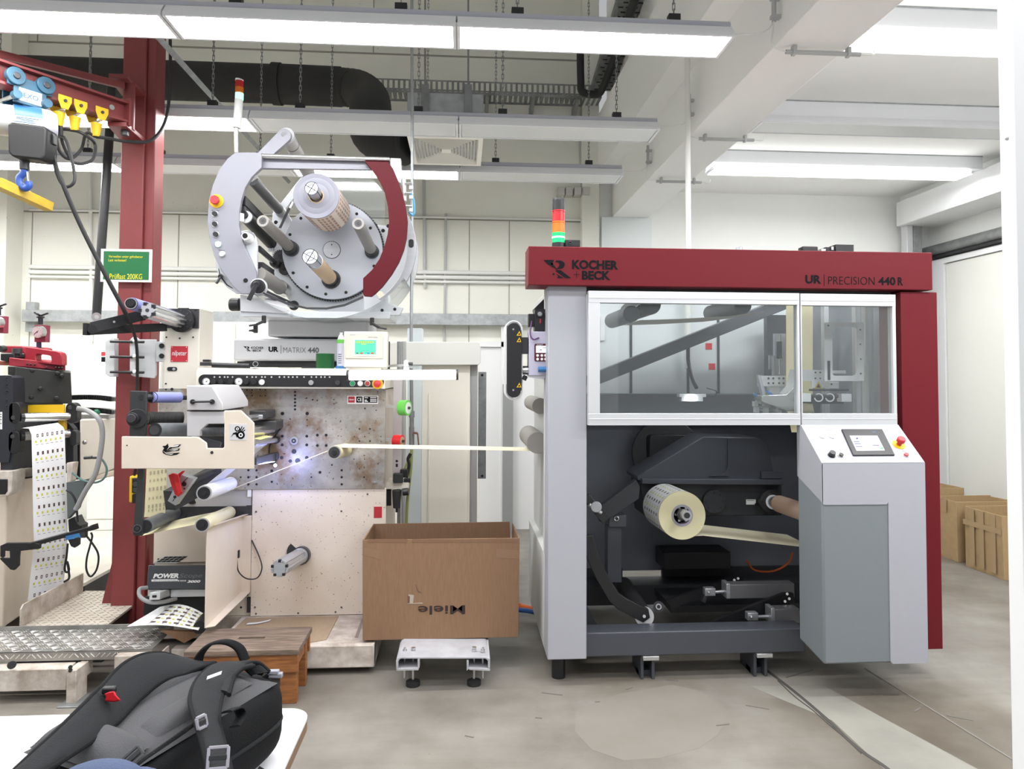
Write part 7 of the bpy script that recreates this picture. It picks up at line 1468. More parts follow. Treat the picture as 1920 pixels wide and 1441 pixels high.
# black sensor bracket across the web
sb = thing('sensor_bracket', 'black bent sensor bar with blue sensor across the printed web', 'bracket', P(60, 1050, 4.0))
b = MB(BLACK); SBY = LY-0.12
b.px([C7(x, y) for x, y in ((0, 275), (50, 252), (285, 250), (325, 262), (322, 300), (155, 318), (150, 370), (148, 440), (115, 475), (85, 470), (0, 385), (0, 372), (28, 378), (80, 378), (78, 318), (28, 316), (26, 370), (0, 365))], SBY, 0.02); b.bar(P(*C7(240, 268), SBY+0.005), P(*C7(785, 118), SBY+0.12), 0.03, 0.022); b.px([C7(x, y) for x, y in ((735, 110), (780, 95), (790, 140), (730, 155))], SBY+0.1, 0.03); b.px([C7(x, y) for x, y in ((555, 225), (640, 205), (638, 270), (610, 292), (580, 280))], SBY+0.06, 0.03); b.build('bar', sb, bevel=0.002)
b = MB(SENSB).hexa([P(*C7(540, 228), SBY+0.04), P(*C7(680, 205), SBY+0.08), P(*C7(680, 205), SBY+0.12), P(*C7(540, 228), SBY+0.08), P(*C7(538, 195), SBY+0.04), P(*C7(665, 165), SBY+0.08), P(*C7(665, 165), SBY+0.12), P(*C7(538, 195), SBY+0.08)]); b.use(GUN).obox(P(*C7(685, 182), SBY+0.09), (0.03, 0.03, 0.03)); b.build('blue_sensor', sb)
b = MB(BLACK); b.px([C7(x, y) for x, y in ((555, 60), (610, 35), (640, 95), (665, 110), (660, 150), (560, 160))], SBY+0.2, 0.08); b.build('mount', sb, bevel=0.004)
MB(BLACK).tube([P(*C7(745, 165), SBY+0.1), P(*C7(755, 200), SBY+0.1), P(*C7(735, 280), SBY+0.1), P(*C7(710, 380), SBY+0.1), P(*C7(708, 470), SBY+0.1), P(*C7(740, 525), SBY+0.1), P(*C7(785, 480), SBY+0.1), P(*C7(806, 400), SBY+0.1), P(*C7(800, 330), SBY+0.1), P(*C7(760, 260), SBY+0.1), P(*C7(710, 195), SBY+0.1)], 0.0055, 8).build('sensor_cable', sb)
MB(BLACK).tube([P(*C7(555, 255), SBY+0.2), P(*C7(545, 360), SBY+0.2), P(*C7(530, 460), SBY+0.2), P(*C7(545, 490), SBY+0.2), P(*C7(565, 470), SBY+0.2), P(*C7(550, 400), SBY+0.2), P(*C7(562, 480), SBY+0.2), P(*C7(565, 540), SBY+0.2), P(*C7(525, 570), SBY+0.2)], 0.006, 8).build('tail_cable', sb)
# cream machine wing behind with energy chains and hoses
wg = thing('machine_wing', 'cream rounded machine housing between print unit and red column', 'machine', P(190, 930, 4.7))
WY = 4.62
b = MB(CREAM2); b.hexa([P(150, 905, WY), P(230, 872, WY+0.45), P(230, 870, WY+0.6), P(150, 900, WY+0.5), P(150, 786, WY), P(230, 783, WY+0.45), P(230, 782, WY+0.6), P(150, 784, WY+0.5)]); b.use(YELW if False else CREAM); b.hexa([P(150, 907, WY+0.01), P(230, 888, WY+0.45), P(230, 888, WY+0.6), P(150, 900, WY+0.5), P(150, 900, WY+0.01), P(230, 875, WY+0.45), P(230, 875, WY+0.6), P(150, 890, WY+0.5)]); b.use(STEEL).cyl(P(159, 829, WY-0.01), P(159, 829, WY+0.02), 0.014, n=14); b.build('housing', wg, bevel=0.008)
b = MB(PIPEG).box(P(140, 780, 5.0).x, P(216, 780, 5.0).x, 4.9, 5.0, P(150, 784, 5.0).z, P(150, 776, 5.0).z); b.build('tray', wg)
for y in (744, 768):
    b = MB(PIPEG); pts = catmull([P(135, y+1, 4.9), P(160, y, 4.9), P(190, y+1, 4.9), P(214, y+4, 4.9)], 8)
    for i in range(len(pts)-1):
        m_ = pts[i].lerp(pts[i+1], 0.5); b.use(PIPEG).obox(m_, (0.026, 0.05, 0.032)); b.use(GUN).obox(m_+Vector((0.012, -0.004, 0)), (0.006, 0.052, 0.022))
    b.build('energy_chain', wg)
b = MB(mat('dark_green_knob', (0.01, 0.16, 0.08), 0.4)).sphere(P(181, 773, 4.85), 0.022, 14, 8); b.build('green_knob', wg)
MB(mat('grey_hose', (0.27, 0.27, 0.27), 0.5)).tube([P(145, 765, 4.15), P(165, 770, 4.15), P(185, 785, 4.1), P(192, 810, 4.1), P(188, 850, 4.1), P(178, 890, 4.1), P(160, 920, 4.1), P(142, 955, 4.1)], 0.014, 10).build('hose', wg)
b = MB(GUN).cyl(P(158, 858, 4.15), P(173, 857, 4.15), 0.009, n=12); b.cyl(P(174, 857.5, 4.15), P(183, 857.5, 4.15), 0.008, n=12); b.use(mat('teal_grey_cable', (0.10, 0.19, 0.18), 0.5)).tube([P(182, 858, 4.15), P(192, 862, 4.15), P(200, 878, 4.15), P(196, 895, 4.15), P(180, 904, 4.15), P(155, 900, 4.15), P(135, 886, 4.15)], 0.006, 8); b.build('plug_cable', wg)
b = MB(mat('slate_blue_panel', (0.10, 0.12, 0.12), 0.5)); b.px([C3(x, y) for x, y in ((690, 910), (890, 880), (800, 1180), (700, 1290))], 4.2, 0.04); b.build('side_plate', wg)
MB(BLACK).tube([P(*C3(690, 990), 4.1), P(*C3(740, 1020), 4.1), P(*C3(785, 1100), 4.1), P(*C3(798, 1200), 4.1), P(*C3(808, 1320), 4.1)], 0.006, 8).build('thin_cable', wg)
# ================================================================== THINGS ON THE FLOOR AND AROUND THE PRESS
# --- platforms and steps at the left
t = thing('tread_platform', 'cream chequer plate platform running behind the red column to the cabinets', 'platform', (-2.8, 5.8, 0))
PLX = P(330, 1000, 6).x-0.1
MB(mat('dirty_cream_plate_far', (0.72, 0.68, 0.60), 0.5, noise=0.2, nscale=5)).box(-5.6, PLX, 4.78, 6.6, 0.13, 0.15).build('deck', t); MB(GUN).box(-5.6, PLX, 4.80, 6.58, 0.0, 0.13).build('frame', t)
ZP = 0.19
t = thing('tread_plate', 'dirty cream chequer plate walkway with upright kick plate beside the printed web', 'walkway', (-2.0, 3.9, 0))
q = [PZ(x, y, ZP) for x, y in ((28, 1177), (197, 1174), (284, 1107), (160, 1107))]
CRP = mat('dirty_cream_plate', (0.66, 0.61, 0.53), 0.5, noise=0.35, nscale=3.5, ncol=(0.42, 0.37, 0.31)); CRD = mat('worn_tread_mark', (0.36, 0.31, 0.26), 0.5)
def tread_bars(b, quad, z, m, pitch, ln, wd, k=1):
    """raised chequer bars inside a convex quad"""
    b.use(m); xs = [p.x for p in quad]; ys = [p.y for p in quad]; n = len(quad)
    def inside(x, y):
        s_ = [(quad[(i+1) % n].x-quad[i].x)*(y-quad[i].y)-(quad[(i+1) % n].y-quad[i].y)*(x-quad[i].x) for i in range(n)]
        return all(v > 0.004 for v in s_) or all(v < -0.004 for v in s_)
    i = 0; x = min(xs)
    while x < max(xs):
        j = 0; y = min(ys)
        while y < max(ys):
            a = 0.785 if (i+j) % 2 else -0.785; ca, sa = math.cos(a), math.sin(a)
            for q_ in range(k):
                o_ = (q_-(k-1)/2)*pitch/k*0.85; cx_, cy_ = x-sa*o_, y+ca*o_
                if inside(cx_, cy_): b.obox((cx_, cy_, z+0.0008), (ln, wd, 0.0016), Matrix.Rotation(a, 3, 'Z'))
            y += pitch; j += 1
        x += pitch; i += 1
b = MB(CRP).prism([(p.x, p.y, ZP) for p in q], (0, 0, -0.012)); tread_bars(b, q, ZP, CRD, 0.036, 0.022, 0.005); b.build('plate', t)
A, B = PZ(36, 1176, ZP), PZ(158, 1109, ZP); B.x = A.x; h = 0.112
MB(CREAMD).prism([(A.x, A.y, ZP), (A.x, B.y, ZP), (A.x, B.y, ZP+h), (A.x, A.y+0.02, ZP+h), (A.x, A.y, ZP+h-0.02)], (0.008, 0, 0)).build('kick_plate', t, bevel=0.001)
b = MB(GUN)
b.prism([(q[0].x, q[0].y+.02, 0), (q[1].x-0.02, q[1].y+.02, 0), (q[2].x-0.02, q[2].y-.02, 0), (q[3].x, q[3].y-.02, 0)], (0, 0, ZP-0.012)); b.build('substructure', t)
t = thing('step', 'aluminium chequer plate step with folded front edge in front of the print unit', 'step', PZ(150, 1240, 0))
ZS = 0.20; fl = PZ(-60, 1225, ZS); fr = PZ(287, 1215, ZS); bl = PZ(-60, 1183, ZS); br = PZ(325, 1177, ZS); yf = (fl.y+fr.y)/2; yb = (bl.y+br.y)/2
ALT = mat('worn_tread_aluminium', (0.42, 0.41, 0.39), 0.36, 0.75, noise=0.35, nscale=6); ALB = mat('bright_tread_bar', (0.74, 0.73, 0.71), 0.28, 0.8)
b = MB(ALT); b.prism([(fl.x-0.3, yf, ZS), (fr.x, yf, ZS), (br.x, yb, ZS), (fl.x-0.3, yb, ZS)], (0, 0, -0.004)); b.prism([(fl.x-0.3, yf, ZS), (fr.x, yf, ZS), (fr.x-0.015, yf, ZS-0.045), (fl.x-0.3, yf, ZS-0.045)], (0, 0.004, 0)); b.box(fl.x-0.3, br.x, yb, yb+0.004, ZS-0.02, ZS+0.022)
tread_bars(b, [Vector((fl.x-0.1, yf, 0)), Vector((fr.x, yf, 0)), Vector((br.x, yb, 0)), Vector((fl.x-0.1, yb, 0))], ZS, ALB, 0.046, 0.032, 0.0042, 4)
for i in range(60):
    x_ = fl.x+0.024*i
    if x_ < fr.x-0.03: b.obox((x_, yf-0.001, ZS-0.022), (0.026, 0.003, 0.004), Matrix.Rotation(0.785 if (i//4) % 2 else -0.785, 3, 'Y'))
b.build('tread_top', t, bevel=0.004)
b = MB(GALV)
for x in (52, 176): p = P(x, 1182, yb-0.004); b.cyl((p.x, yb-0.006, p.z-0.0), (p.x, yb, p.z), 0.007, n=12)
b.build('bolt', t)
b = MB(CREAMD); zb_, zt_ = 0.035, ZS-0.05
b.box(-3.0, P(125, 1250, 3.42).x, 3.42, 3.5, zb_+0.02, zt_); b.box(P(125, 1250, 3.40).x, P(143, 1250, 3.40).x, 3.40, 3.5, 0.0, zt_); b.box(P(150, 1250, 3.5).x, P(164, 1250, 3.5).x, 3.5, 3.55, zb_+0.05, zt_); b.box(P(214, 1250, 3.45).x, P(278, 1250, 3.45).x, 3.45, 3.5, 0.09, ZS-0.01); b.box(P(289, 1230, 3.45).x, P(293, 1230, 3.45).x, 3.36, 3.60, 0.06, ZS-0.02); b.use(BLACK)
for y in (1250, 1256): b.cyl(P(132, y, 3.398), P(132, y, 3.402), 0.009, n=12)
b.cyl(P(22, 1246, 3.41), P(22, 1246, 3.42), 0.018, n=16); b.use(GALVD).box(P(105, 1265, 3.35).x, P(160, 1265, 3.35).x, 3.36, 3.5, 0, 0.006); b.build('under_frame', t, bevel=0.003)
# --- scope unit and waste paper between step and press
t = thing('inspection_scope', 'dark grey web inspection unit with white lettering, slung under the press', 'inspection unit', P(330, 1118, 3.85))
SY2 = 3.82; b = MB(mat('slate_scope_housing', (0.055, 0.06, 0.07), 0.5)); b.hexa([P(275, 1104, SY2), P(386, 1105, SY2), P(386, 1105, SY2+0.3), P(275, 1104, SY2+0.3), P(278, 1059, SY2), P(386, 1059, SY2), P(386, 1059, SY2+0.2), P(290, 1059, SY2+0.2)]); h = b.build('housing', t, bevel=0.004)
b = MB(BEIGEP if False else GALV); z = P(330, 1059, SY2).z+0.001; xk0, xk1 = P(290, 1058, SY2+0.05).x, P(335, 1058, SY2+0.05).x; b.box(xk0, xk1, SY2+0.03, SY2+0.17, z, z+0.004); b.use(INK)
for i in range(5):
    for j in range(3): b.box(xk0+0.012+0.024*i, xk0+0.03+0.024*i, SY2+0.045+0.04*j, SY2+0.07+0.04*j, z+0.004, z+0.006)
b.build('keypad', h)
b = MB(WTXT); text_px(b, 'POWER', 287, 335, 1074.5, 1083.5, SY2-0.0004, 0.05, 0.25); b.pxbox(284, 333, 1086, 1089, SY2-0.0008, 0.0008); text_px(b, '3000', 351, 376, 1087, 1092, SY2-0.0004, 0.05, 0.25)
for x in (334, 338.5, 342, 345, 347.5): b.pxbox(x, x+2.2-(x-334)*0.08, 1087, 1089.5, SY2-0.0008, 0.0008)
b.use(mat('ghost_lettering', (0.17, 0.18, 0.20), 0.5)); text_px(b, 'Scope', 336, 379, 1074.5, 1084.5, SY2-0.0004, 0.0, 0.25); b.use(INK); text_px(b, 'PRO WATCH EDITION', 288, 330, 1086.8, 1088.4, SY2-0.0014); b.build('lettering', h)
b = MB(ALUP).pxbox(320, 386, 1105, 1118, SY2+0.03, 0.1); b.bar(P(290, 1117, SY2-0.12), P(318, 1108, SY2+0.1), 0.05, 0.035); b.use(BLACK).bar(P(289, 1118, SY2-0.125), P(290, 1117, SY2-0.118), 0.02, 0.012); b.use(HGREY).pxbox(277, 296, 1105, 1117, SY2+0.05, 0.1); b.build('slide_rail', t, bevel=0.002)
MB(mat('grey_hose', (0.2, 0.2, 0.2), 0.5) if False else MATS['grey_hose']).tube([P(276, 1101, SY2-0.02), P(262, 1104, SY2-0.05), P(263, 1118, SY2-0.08), P(280, 1128, SY2-0.1), P(305, 1128, SY2-0.08), P(330, 1122, SY2)], 0.010, 10).build('cable', t)
b = MB(BLACKM).pxbox(270, 386, 1119, 1150, SY2+0.06, 0.25); b.build('shade_block', t)  # matte black block standing in for the shade of the void below the unit
t = thing('waste_label_sheet', 'curled sheet of printed white labels lying beside the wooden stool', 'paper sheet', P(330, 1180, 3.6))
qd = [P(238, 1174, 3.62), P(372, 1181, 3.55), P(386, 1152, 3.72), P(300, 1137, 3.86)]
def bil(u_, v_): 
    p = qd[0].lerp(qd[1], u_).lerp(qd[3].lerp(qd[2], u_), v_); return p+Vector((0, 0, 0.03*math.sin(PI*u_)*(0.5+0.5*v_)))
b = MB(PAPER); n = 10; k = b.add([bil(i/n, j/n) for j in range(n+1) for i in range(n+1)])
for j in range(n):
    for i in range(n): a = k+j*(n+1)+i; b.face((a, a+1, a+n+2, a+n+1))
def smark(m, u_, v_, du, dv):
    b.use(m); k = b.add([bil(u_+sx*du, v_+sy*dv)+Vector((0, -0.001, 0.002)) for sx, sy in ((-1, -1), (1, -1), (1, 1), (-1, 1))]); b.face((k, k+1, k+2, k+3))
for i in range(4):
    for j in range(5): smark(LBL, 0.32+0.17*i, 0.14+0.18*j, 0.035, 0.03); smark(LBY, 0.40+0.17*i, 0.12+0.18*j, 0.02, 0.022)
for i in range(3): smark(LBL, 0.28+0.2*i, 0.5, 0.003, 0.46)
b.build('paper', t)
MB(BLACK).cyl(P(374, 1176, 3.58), P(384, 1158, 3.75), 0.030, n=24).build('roll_core', t)
b = MB(CARD); b.prism([P(300, 1182, 3.6), P(345, 1205, 3.6), P(362, 1196, 3.62), P(375, 1184, 3.6)], (0, 0.02, 0)); o = b.build('cardboard_scrap'); tag(o, 'brown cardboard scrap propped below the printed label sheet', 'cardboard')
# --- wooden stool
t = thing('wooden_stool', 'low orange wooden step stool with worn plank top and slot handle', 'stool', (P(450, 1300, 3.45).x, 3.46, 0))
sx0, sx1 = P(344, 1220, 3.31).x, P(560, 1219, 3.31).x; ST = P(450, 1219, 3.31).z; SB = 3.60
b = MB(WOODT); xm = (sx0+sx1)/2; b.box(sx0, sx1, 3.31, 3.455, ST-0.026, ST); 
for x0, x1 in ((sx0, xm-0.06), (xm+0.06, sx1)): b.box(x0, x1, 3.458, 3.485, ST-0.026, ST)
b.box(sx0, sx1, 3.485, SB, ST-0.026, ST); b.build('plank_top', t, bevel=0.003)
MB(WOOD).box(sx0+0.006, sx1-0.006, 3.322, 3.344, ST-0.108, ST-0.026).build('apron', t, bevel=0.002); MB(WOOD).box(sx0+0.006, sx1-0.006, SB-0.034, SB-0.012, ST-0.108, ST-0.026).build('apron', t, bevel=0.002)
for x in (sx0+0.02, sx1-0.05): MB(WOOD).box(x, x+0.03, 3.344, SB-0.034, ST-0.10, ST-0.03).build('side_rail', t, bevel=0.002)
for x0, x1 in ((sx0+0.01, sx0+0.085), (sx1-0.09, sx1-0.014)):
    for y0 in (3.344, SB-0.075): MB(WOOD).box(x0, x1, y0, y0+0.04, 0, ST-0.026).build('leg', t, bevel=0.003)
# --- cardboard sheet and scraps on the plinth
zc = z1+0.004
b = MB(CARDL if False else card_mat('flat_cardboard', (0.40, 0.30, 0.21))).prism([(p.x, p.y, zc) for p in (PZ(x, y, zc) for x, y in ((430, 1186), (583, 1203), (612, 1198), (635, 1154), (462, 1157)))], (0, 0, -0.004)); o = b.build('cardboard_sheet'); tag(o, 'flat cardboard sheet lying on the cream plinth behind the stool', 'cardboard')
b = MB(PAPER).ribbon([PZ(463, 1169, zc+0.004), PZ(485, 1167, zc+0.005), PZ(507, 1162, zc+0.004)], (0.002, 0.012, 0), 0.001, 4); o = b.build('paper_strip'); tag(o, 'thin white paper strip on the flat cardboard sheet', 'paper strip')
b = MB(mat('grey_brown_strip', (0.27, 0.22, 0.20), 0.6)).prism([(p.x, p.y, z1+0.002) for p in (PZ(x, y, z1) for x, y in ((665, 1195), (671, 1195), (683, 1160), (678, 1160)))], (0, 0, -0.0015)); o = b.build('tape_strip'); tag(o, 'grey brown tape strip stuck on the cream plinth beside the big carton', 'tape')
# --- big carton on its stand
def C8(x, y): return (660+x/4.1175, 950+y/4.1175)
BY0, BY1 = 3.66, 4.05
def carton(name, label, x0, x1, y0, y1, z0, zt, m, inner, group=None, lean=0.0, th=0.006, notch=0.0):
    t = thing(name, label, 'box', ((x0+x1)/2, (y0+y1)/2, z0), group)
    b = MB(m)
    b.box(x0, x1, y0, y1, z0, z0+th); 
    b.hexa([(x0, y0, z0), (x1, y0, z0), (x1, y0+th, z0), (x0, y0+th, z0), (x0-lean, y0-lean*0.2, zt), (x1+lean, y0-lean*0.2, zt), (x1+lean, y0+th, zt), (x0-lean, y0+th, zt)])
    b.hexa([(x0, y1-th, z0), (x1, y1-th, z0), (x1, y1, z0), (x0, y1, z0), (x0, y1-th, zt), (x1-notch, y1-th, zt+0.004), (x1-notch, y1, zt+0.004), (x0, y1, zt)])
    b.hexa([(x0, y0, z0), (x0+th, y0, z0), (x0+th, y1, z0), (x0, y1, z0), (x0-lean, y0, zt), (x0+th-lean, y0, zt), (x0+th, y1, zt), (x0, y1, zt)])
    b.hexa([(x1-th, y0, z0), (x1, y0, z0), (x1, y1, z0), (x1-th, y1, z0), (x1-th+lean, y0, zt), (x1+lean, y0, zt), (x1, y1, zt-0.006), (x1-th, y1, zt-0.006)])
    b.build('carton_walls', t, bevel=0.0015); return t
bx0, bx1 = P(681, 1100, BY0).x, P(972, 1100, BY0).x; bz0, bzt = P(*C8(700, 1157), 3.43).z+0.0008, P(826, 1010, BY0).z
mb_ = carton('cardboard_box', 'big open brown carton with upside-down lettering on a low white stand', bx0, bx1, BY0, BY1, bz0, bzt, CARD, CARD, None, 0.006, 0.007, 0.02)
b = MB(TAPE)
for x0, x1 in ((120, 172), (175, 425), (465, 660), (668, 720), (725, 735), (745, 785), (790, 850), (855, 910), (918, 1000), (1008, 1085), (1090, 1150), (1160, 1275)): b.px([C8(x0+random.uniform(-3, 3), 248), C8(x1+random.uniform(-3, 3), 248), C8(x1, 275), C8(x0, 272)], BY0-0.0022, 0.0012)
b.use(mat('pale_worn_tape', (0.26, 0.155, 0.095), 0.45)); b.px([C8(95, 310), C8(222, 340), C8(215, 402), C8(93, 370)], BY0-0.0016, 0.001); b.px([C8(1115, 322), C8(1288, 335), C8(1288, 400), C8(1115, 395)], BY0-0.0016, 0.001); b.build('tape', mb_)
b = MB(mat('brown_black_print', (0.030, 0.015, 0.012), 0.6)); A = P(*C8(873, 757), BY0-0.0012); w_ = (P(*C8(873, 757), BY0)-P(*C8(510, 757), BY0)).length; hh = (P(*C8(600, 757), BY0)-P(*C8(600, 825), BY0)).length
text_mesh(b, 'Miele', A, (-1, 0, 0), (0, 0, -1), width=w_, height=hh, bold=0.015); b.build('lettering', mb_)
b = MB(mat('torn_paper', (0.42, 0.36, 0.30), 0.8)); b.px([C8(x, y) for x, y in ((437, 675), (478, 680), (470, 742), (545, 738), (545, 746), (430, 746))], BY0-0.0012, 0.001); b.use(mat('torn_dark', (0.14, 0.08, 0.05), 0.8)); b.px([C8(x, y) for x, y in ((430, 685), (447, 690), (445, 742), (428, 742))], BY0-0.0018, 0.001); b.px([C8(x, y) for x, y in ((490, 600), (494, 600), (512, 645), (545, 668), (510, 660), (500, 640))], BY0-0.001, 0.0008); b.px([C8(85, 538), C8(1285, 540), C8(1285, 546), C8(85, 545)], BY0-0.0006, 0.0006); b.build('torn_patch', mb_)
t = thing('white_stand', 'low white steel stand of two box channels under the big carton', 'stand', (P(830, 1270, 3.5).x, 3.7, 0))
SY0, SD = 3.43, 0.62; b = MB(mat('chipped_white_paint', (0.50, 0.50, 0.53), 0.45, noise=0.25, nscale=10))
def p8(b, pts, Y, th): return b.px([C8(x, y) for x, y in pts], Y, th)
top = [(345, 1190), (352, 1170), (372, 1157), (1035, 1157), (1056, 1170), (1063, 1190)]; inn = [(1050, 1195), (1044, 1182), (1030, 1172), (378, 1172), (364, 1180), (358, 1195)]
p8(b, top+inn, SY0, SD)
for xa, xb, s in ((340, 522, 1), (885, 1066, -1)):
    p8(b, [(xa, 1185), (xa+16, 1185), (xa+16, 1250), (xa, 1268)], SY0, SD); p8(b, [(xa, 1248), (xb-4, 1240), (xb-10, 1262), (xa, 1266)] if s > 0 else [(xa+4, 1240), (xb, 1248), (xb, 1268), (xa+22, 1260)], SY0, SD); p8(b, [(xb-16, 1170), (xb, 1165), (xb, 1240), (xb-16, 1250)], SY0, SD)
b.build('channel_frame', t, bevel=0.002)
zt_ = P(*C8(700, 1157), SY0).z
for x, y, big in ((408, 1115, 0), (473, 1115, 1), (943, 1110, 1), (1010, 1115, 0)):
    p = PZ(*C8(x, y), zt_); b = MB(STEEL).cyl((p.x, p.y, 0.02 if big else 0.035), (p.x, p.y, zt_+0.012), 0.006, n=12); b.cyl((p.x, p.y, zt_), (p.x, p.y, zt_+0.008), 0.012, n=6); b.cyl((p.x, p.y, zt_+0.011), (p.x, p.y, zt_+0.019), 0.012 if big else 0.006, n=6)
    b.build('bolt', t)
    if big: MB(RUBBER).lathe((p.x, p.y, 0), (0, 0, 1), [(0, 0.034), (0.02, 0.034), (0.026, 0.02), (0.03, 0)], 28).build('rubber_foot', t)
for x in (P(775, 1250, 4.0).x, P(888, 1250, 4.0).x): MB(RUBBER).cyl((x, 3.95, 0), (x, 3.95, 0.06), 0.03).build('rubber_foot', t)
# --- side of the press: post, tape rolls, air unit, pipes
SPY = 4.25
o = MB(mat('lilac_grey_post', (0.55, 0.50, 0.52), 0.45)).pxbox(738, 752, 692, 905, SPY, 0.03); o.use(BLACK).pxbox(742, 746, 869, 875, SPY-0.001, 0.002); o.cyl(P(744, 864, SPY-0.001), P(744, 864, SPY), 0.008, n=12); o.use(CREAM2).pxbox(721, 766, 904, 916, SPY-0.03, 0.2); o = o.build('side_post'); tag(o, 'slim lilac grey post with switch beside the steel tool plate', 'post')
for nm, x, y, r, wd, m, lab in (('tape_roll', 757, 764, 14, 0.05, LIME, 'lime green tape roll hanging on the side holder of the press'), ('tape_roll', 746, 826, 11, 0.05, REDT, 'red tape roll hanging low on the side holder of the press')):
    t = thing(nm, lab, 'tape roll', P(x, y, SPY-0.1), None)
    c = P(x-6, y, SPY-0.1); d = Vector((1, -0.45, 0)).normalized(); MB(m).ring(c, c+d*wd, r*mpp(SPY), r*0.72*mpp(SPY), 36).build('tape', t); MB(WTXT if m is LIME else CORE).ring(c+d*0.002, c+d*(wd+0.001), r*0.74*mpp(SPY), r*0.2*mpp(SPY), 30).build('core', t)
    b = MB(ALUP).bar(P(721, y-3, SPY-0.06), c+d*0.01+Vector((0, 0, 0.004)), 0.02, 0.014); b.use(GUN).cyl(c-d*0.01, c+d*(wd+0.012), 0.008, n=12); b.build('holder', t)
t = thing('air_service_unit', 'grey compressed air filter unit with hoses below the side post', 'air filter', P(750, 960, SPY))
b = MB(GUN).pxbox(737, 755, 888, 905, SPY-0.05, 0.05); b.cyl(P(744, 918, SPY-0.03), P(744, 952, SPY-0.03), 0.028, 0.022, n=20); b.cyl(P(744, 952, SPY-0.03), P(744, 960, SPY-0.03), 0.008, n=10); b.cyl(P(755, 922, SPY-0.03), P(766, 921, SPY-0.03), 0.022, n=18); b.use(BLACK).pxbox(750, 764, 880, 895, SPY-0.02, 0.05); b.pxbox(722, 733, 918, 948, SPY-0.01, 0.03); b.pxbox(757, 769, 897, 905, SPY-0.03, 0.03); b.build('filter_body', t, bevel=0.003)
MB(HOSEG).tube([P(772, 842, 4.3), P(771, 870, 4.3), P(768, 900, 4.3), P(764, 940, 4.3), P(762, 985, 4.3), P(761, 1060, 4.3), P(764, 1110, 4.3)], 0.009, 10).build('olive_hose', t)
MB(HOSEG).tube([P(766, 862, 4.28), P(760, 876, 4.28), P(756, 890, 4.27)], 0.006, 8).build('thin_hose', t); MB(BLACK).tube([P(770, 850, 4.28), P(765, 860, 4.28), P(767, 872, 4.28), P(762, 895, 4.28)], 0.010, 8).build('black_hose', t)
b = MB(GALVD).cyl(P(771, 690, 4.32), P(772, 770, 4.32), 0.010, n=14); b.cyl(P(772, 770, 4.32), P(772, 782, 4.32), 0.017, n=14); b.cyl(P(772, 782, 4.32), P(772, 800, 4.32), 0.013, n=14); b.cyl(P(772, 800, 4.32), P(772, 835, 4.32), 0.016, n=14); b.use(mat('rusty_valve', (0.16, 0.06, 0.04), 0.5)).bar(P(774, 811, 4.29), P(783, 812, 4.29), 0.016, 0.012); b.bar(P(783, 812, 4.29), P(785, 834, 4.29), 0.008, 0.008); b.build('ball_valve', t)
b = MB(PIPEG)
for x, m, r in ((748, GALV, 0.012), (757, PIPEG, 0.016), (729, GUN, 0.008)): b.use(m).cyl(P(x, 640, 4.6), P(x, 1090, 4.6), r, n=12)
o = b.build('riser_pipes'); tag(o, 'pair of grey riser pipes behind the side post of the press', 'pipe')
o = MB(mat('ice_blue_panel', (0.68, 0.75, 0.76), 0.5)).pxbox(764, 788, 615, 1090, 4.9, 0.15).build('side_cabinet', bevel=0.003); tag(o, 'pale blue white upright cabinet side behind the air pipe', 'cabinet')
t = thing('tall_cabinet', 'tall cream cabinet with rounded duct on top between the two machines', 'cabinet', P(840, 1095, 5.1))
CYY = 4.95
x0, x1 = P(722, 660, CYY).x, P(901, 660, CYY).x; zt_, zm_ = P(800, 641, CYY).z, P(800, 684, CYY).z
b = MB(OFFW); b.px([(722, 641), (897, 641), (901, 644), (901, 679), (897, 684), (722, 684)], CYY-0.06, 0.5); b.build('duct_box', t, bevel=0.004)
BRC = mat('bright_cream_cabinet', (0.93, 0.89, 0.79), 0.5)
b = MB(BRC).box(P(788, 800, CYY).x, P(881, 800, CYY).x, CYY, CYY+0.5, 0.0, zm_); b.box(P(803, 850, CYY).x, P(805.5, 850, CYY).x, CYY-0.02, CYY, 0.1, P(803, 737, CYY).z); b.use(mat('cabinet_side_grey', (0.42, 0.42, 0.42), 0.5)).box(P(881, 850, CYY).x, P(895, 850, CYY).x, CYY+0.03, CYY+0.5, 0, zm_); b.use(BRC).box(P(877, 850, CYY).x, P(881, 850, CYY).x, CYY-0.02, CYY, 0.1, P(880, 737, CYY).z); b.build('body', t, bevel=0.003)
b = MB(GALV).pxbox(897, 911, 697, 897, 5.3, 0.01); b.use(BLACK)
for y in (703, 892): b.cyl(P(904, y, 5.298), P(904, y, 5.3), 0.010, n=12)
o = b.build('steel_strap'); tag(o, 'galvanised flat steel strap standing beside the tall cream cabinet', 'strap')
DY = 6.93
b = MB(WHITEM).pxbox(900, 943, 646, 1092, DY, 0.07); b.pxbox(940, 948, 610, 1092, DY-0.03, 0.1); b.pxbox(960, 1090, 700, 1092, DY, 0.07); b.pxbox(895, 948, 640, 650, DY-0.03, 0.1); struct(b, 'door_2')
struct(MB(mat('grey_door_post', (0.30, 0.31, 0.31), 0.5)).pxbox(943, 961, 720, 1092, DY-0.06, 0.08), 'trim_post')
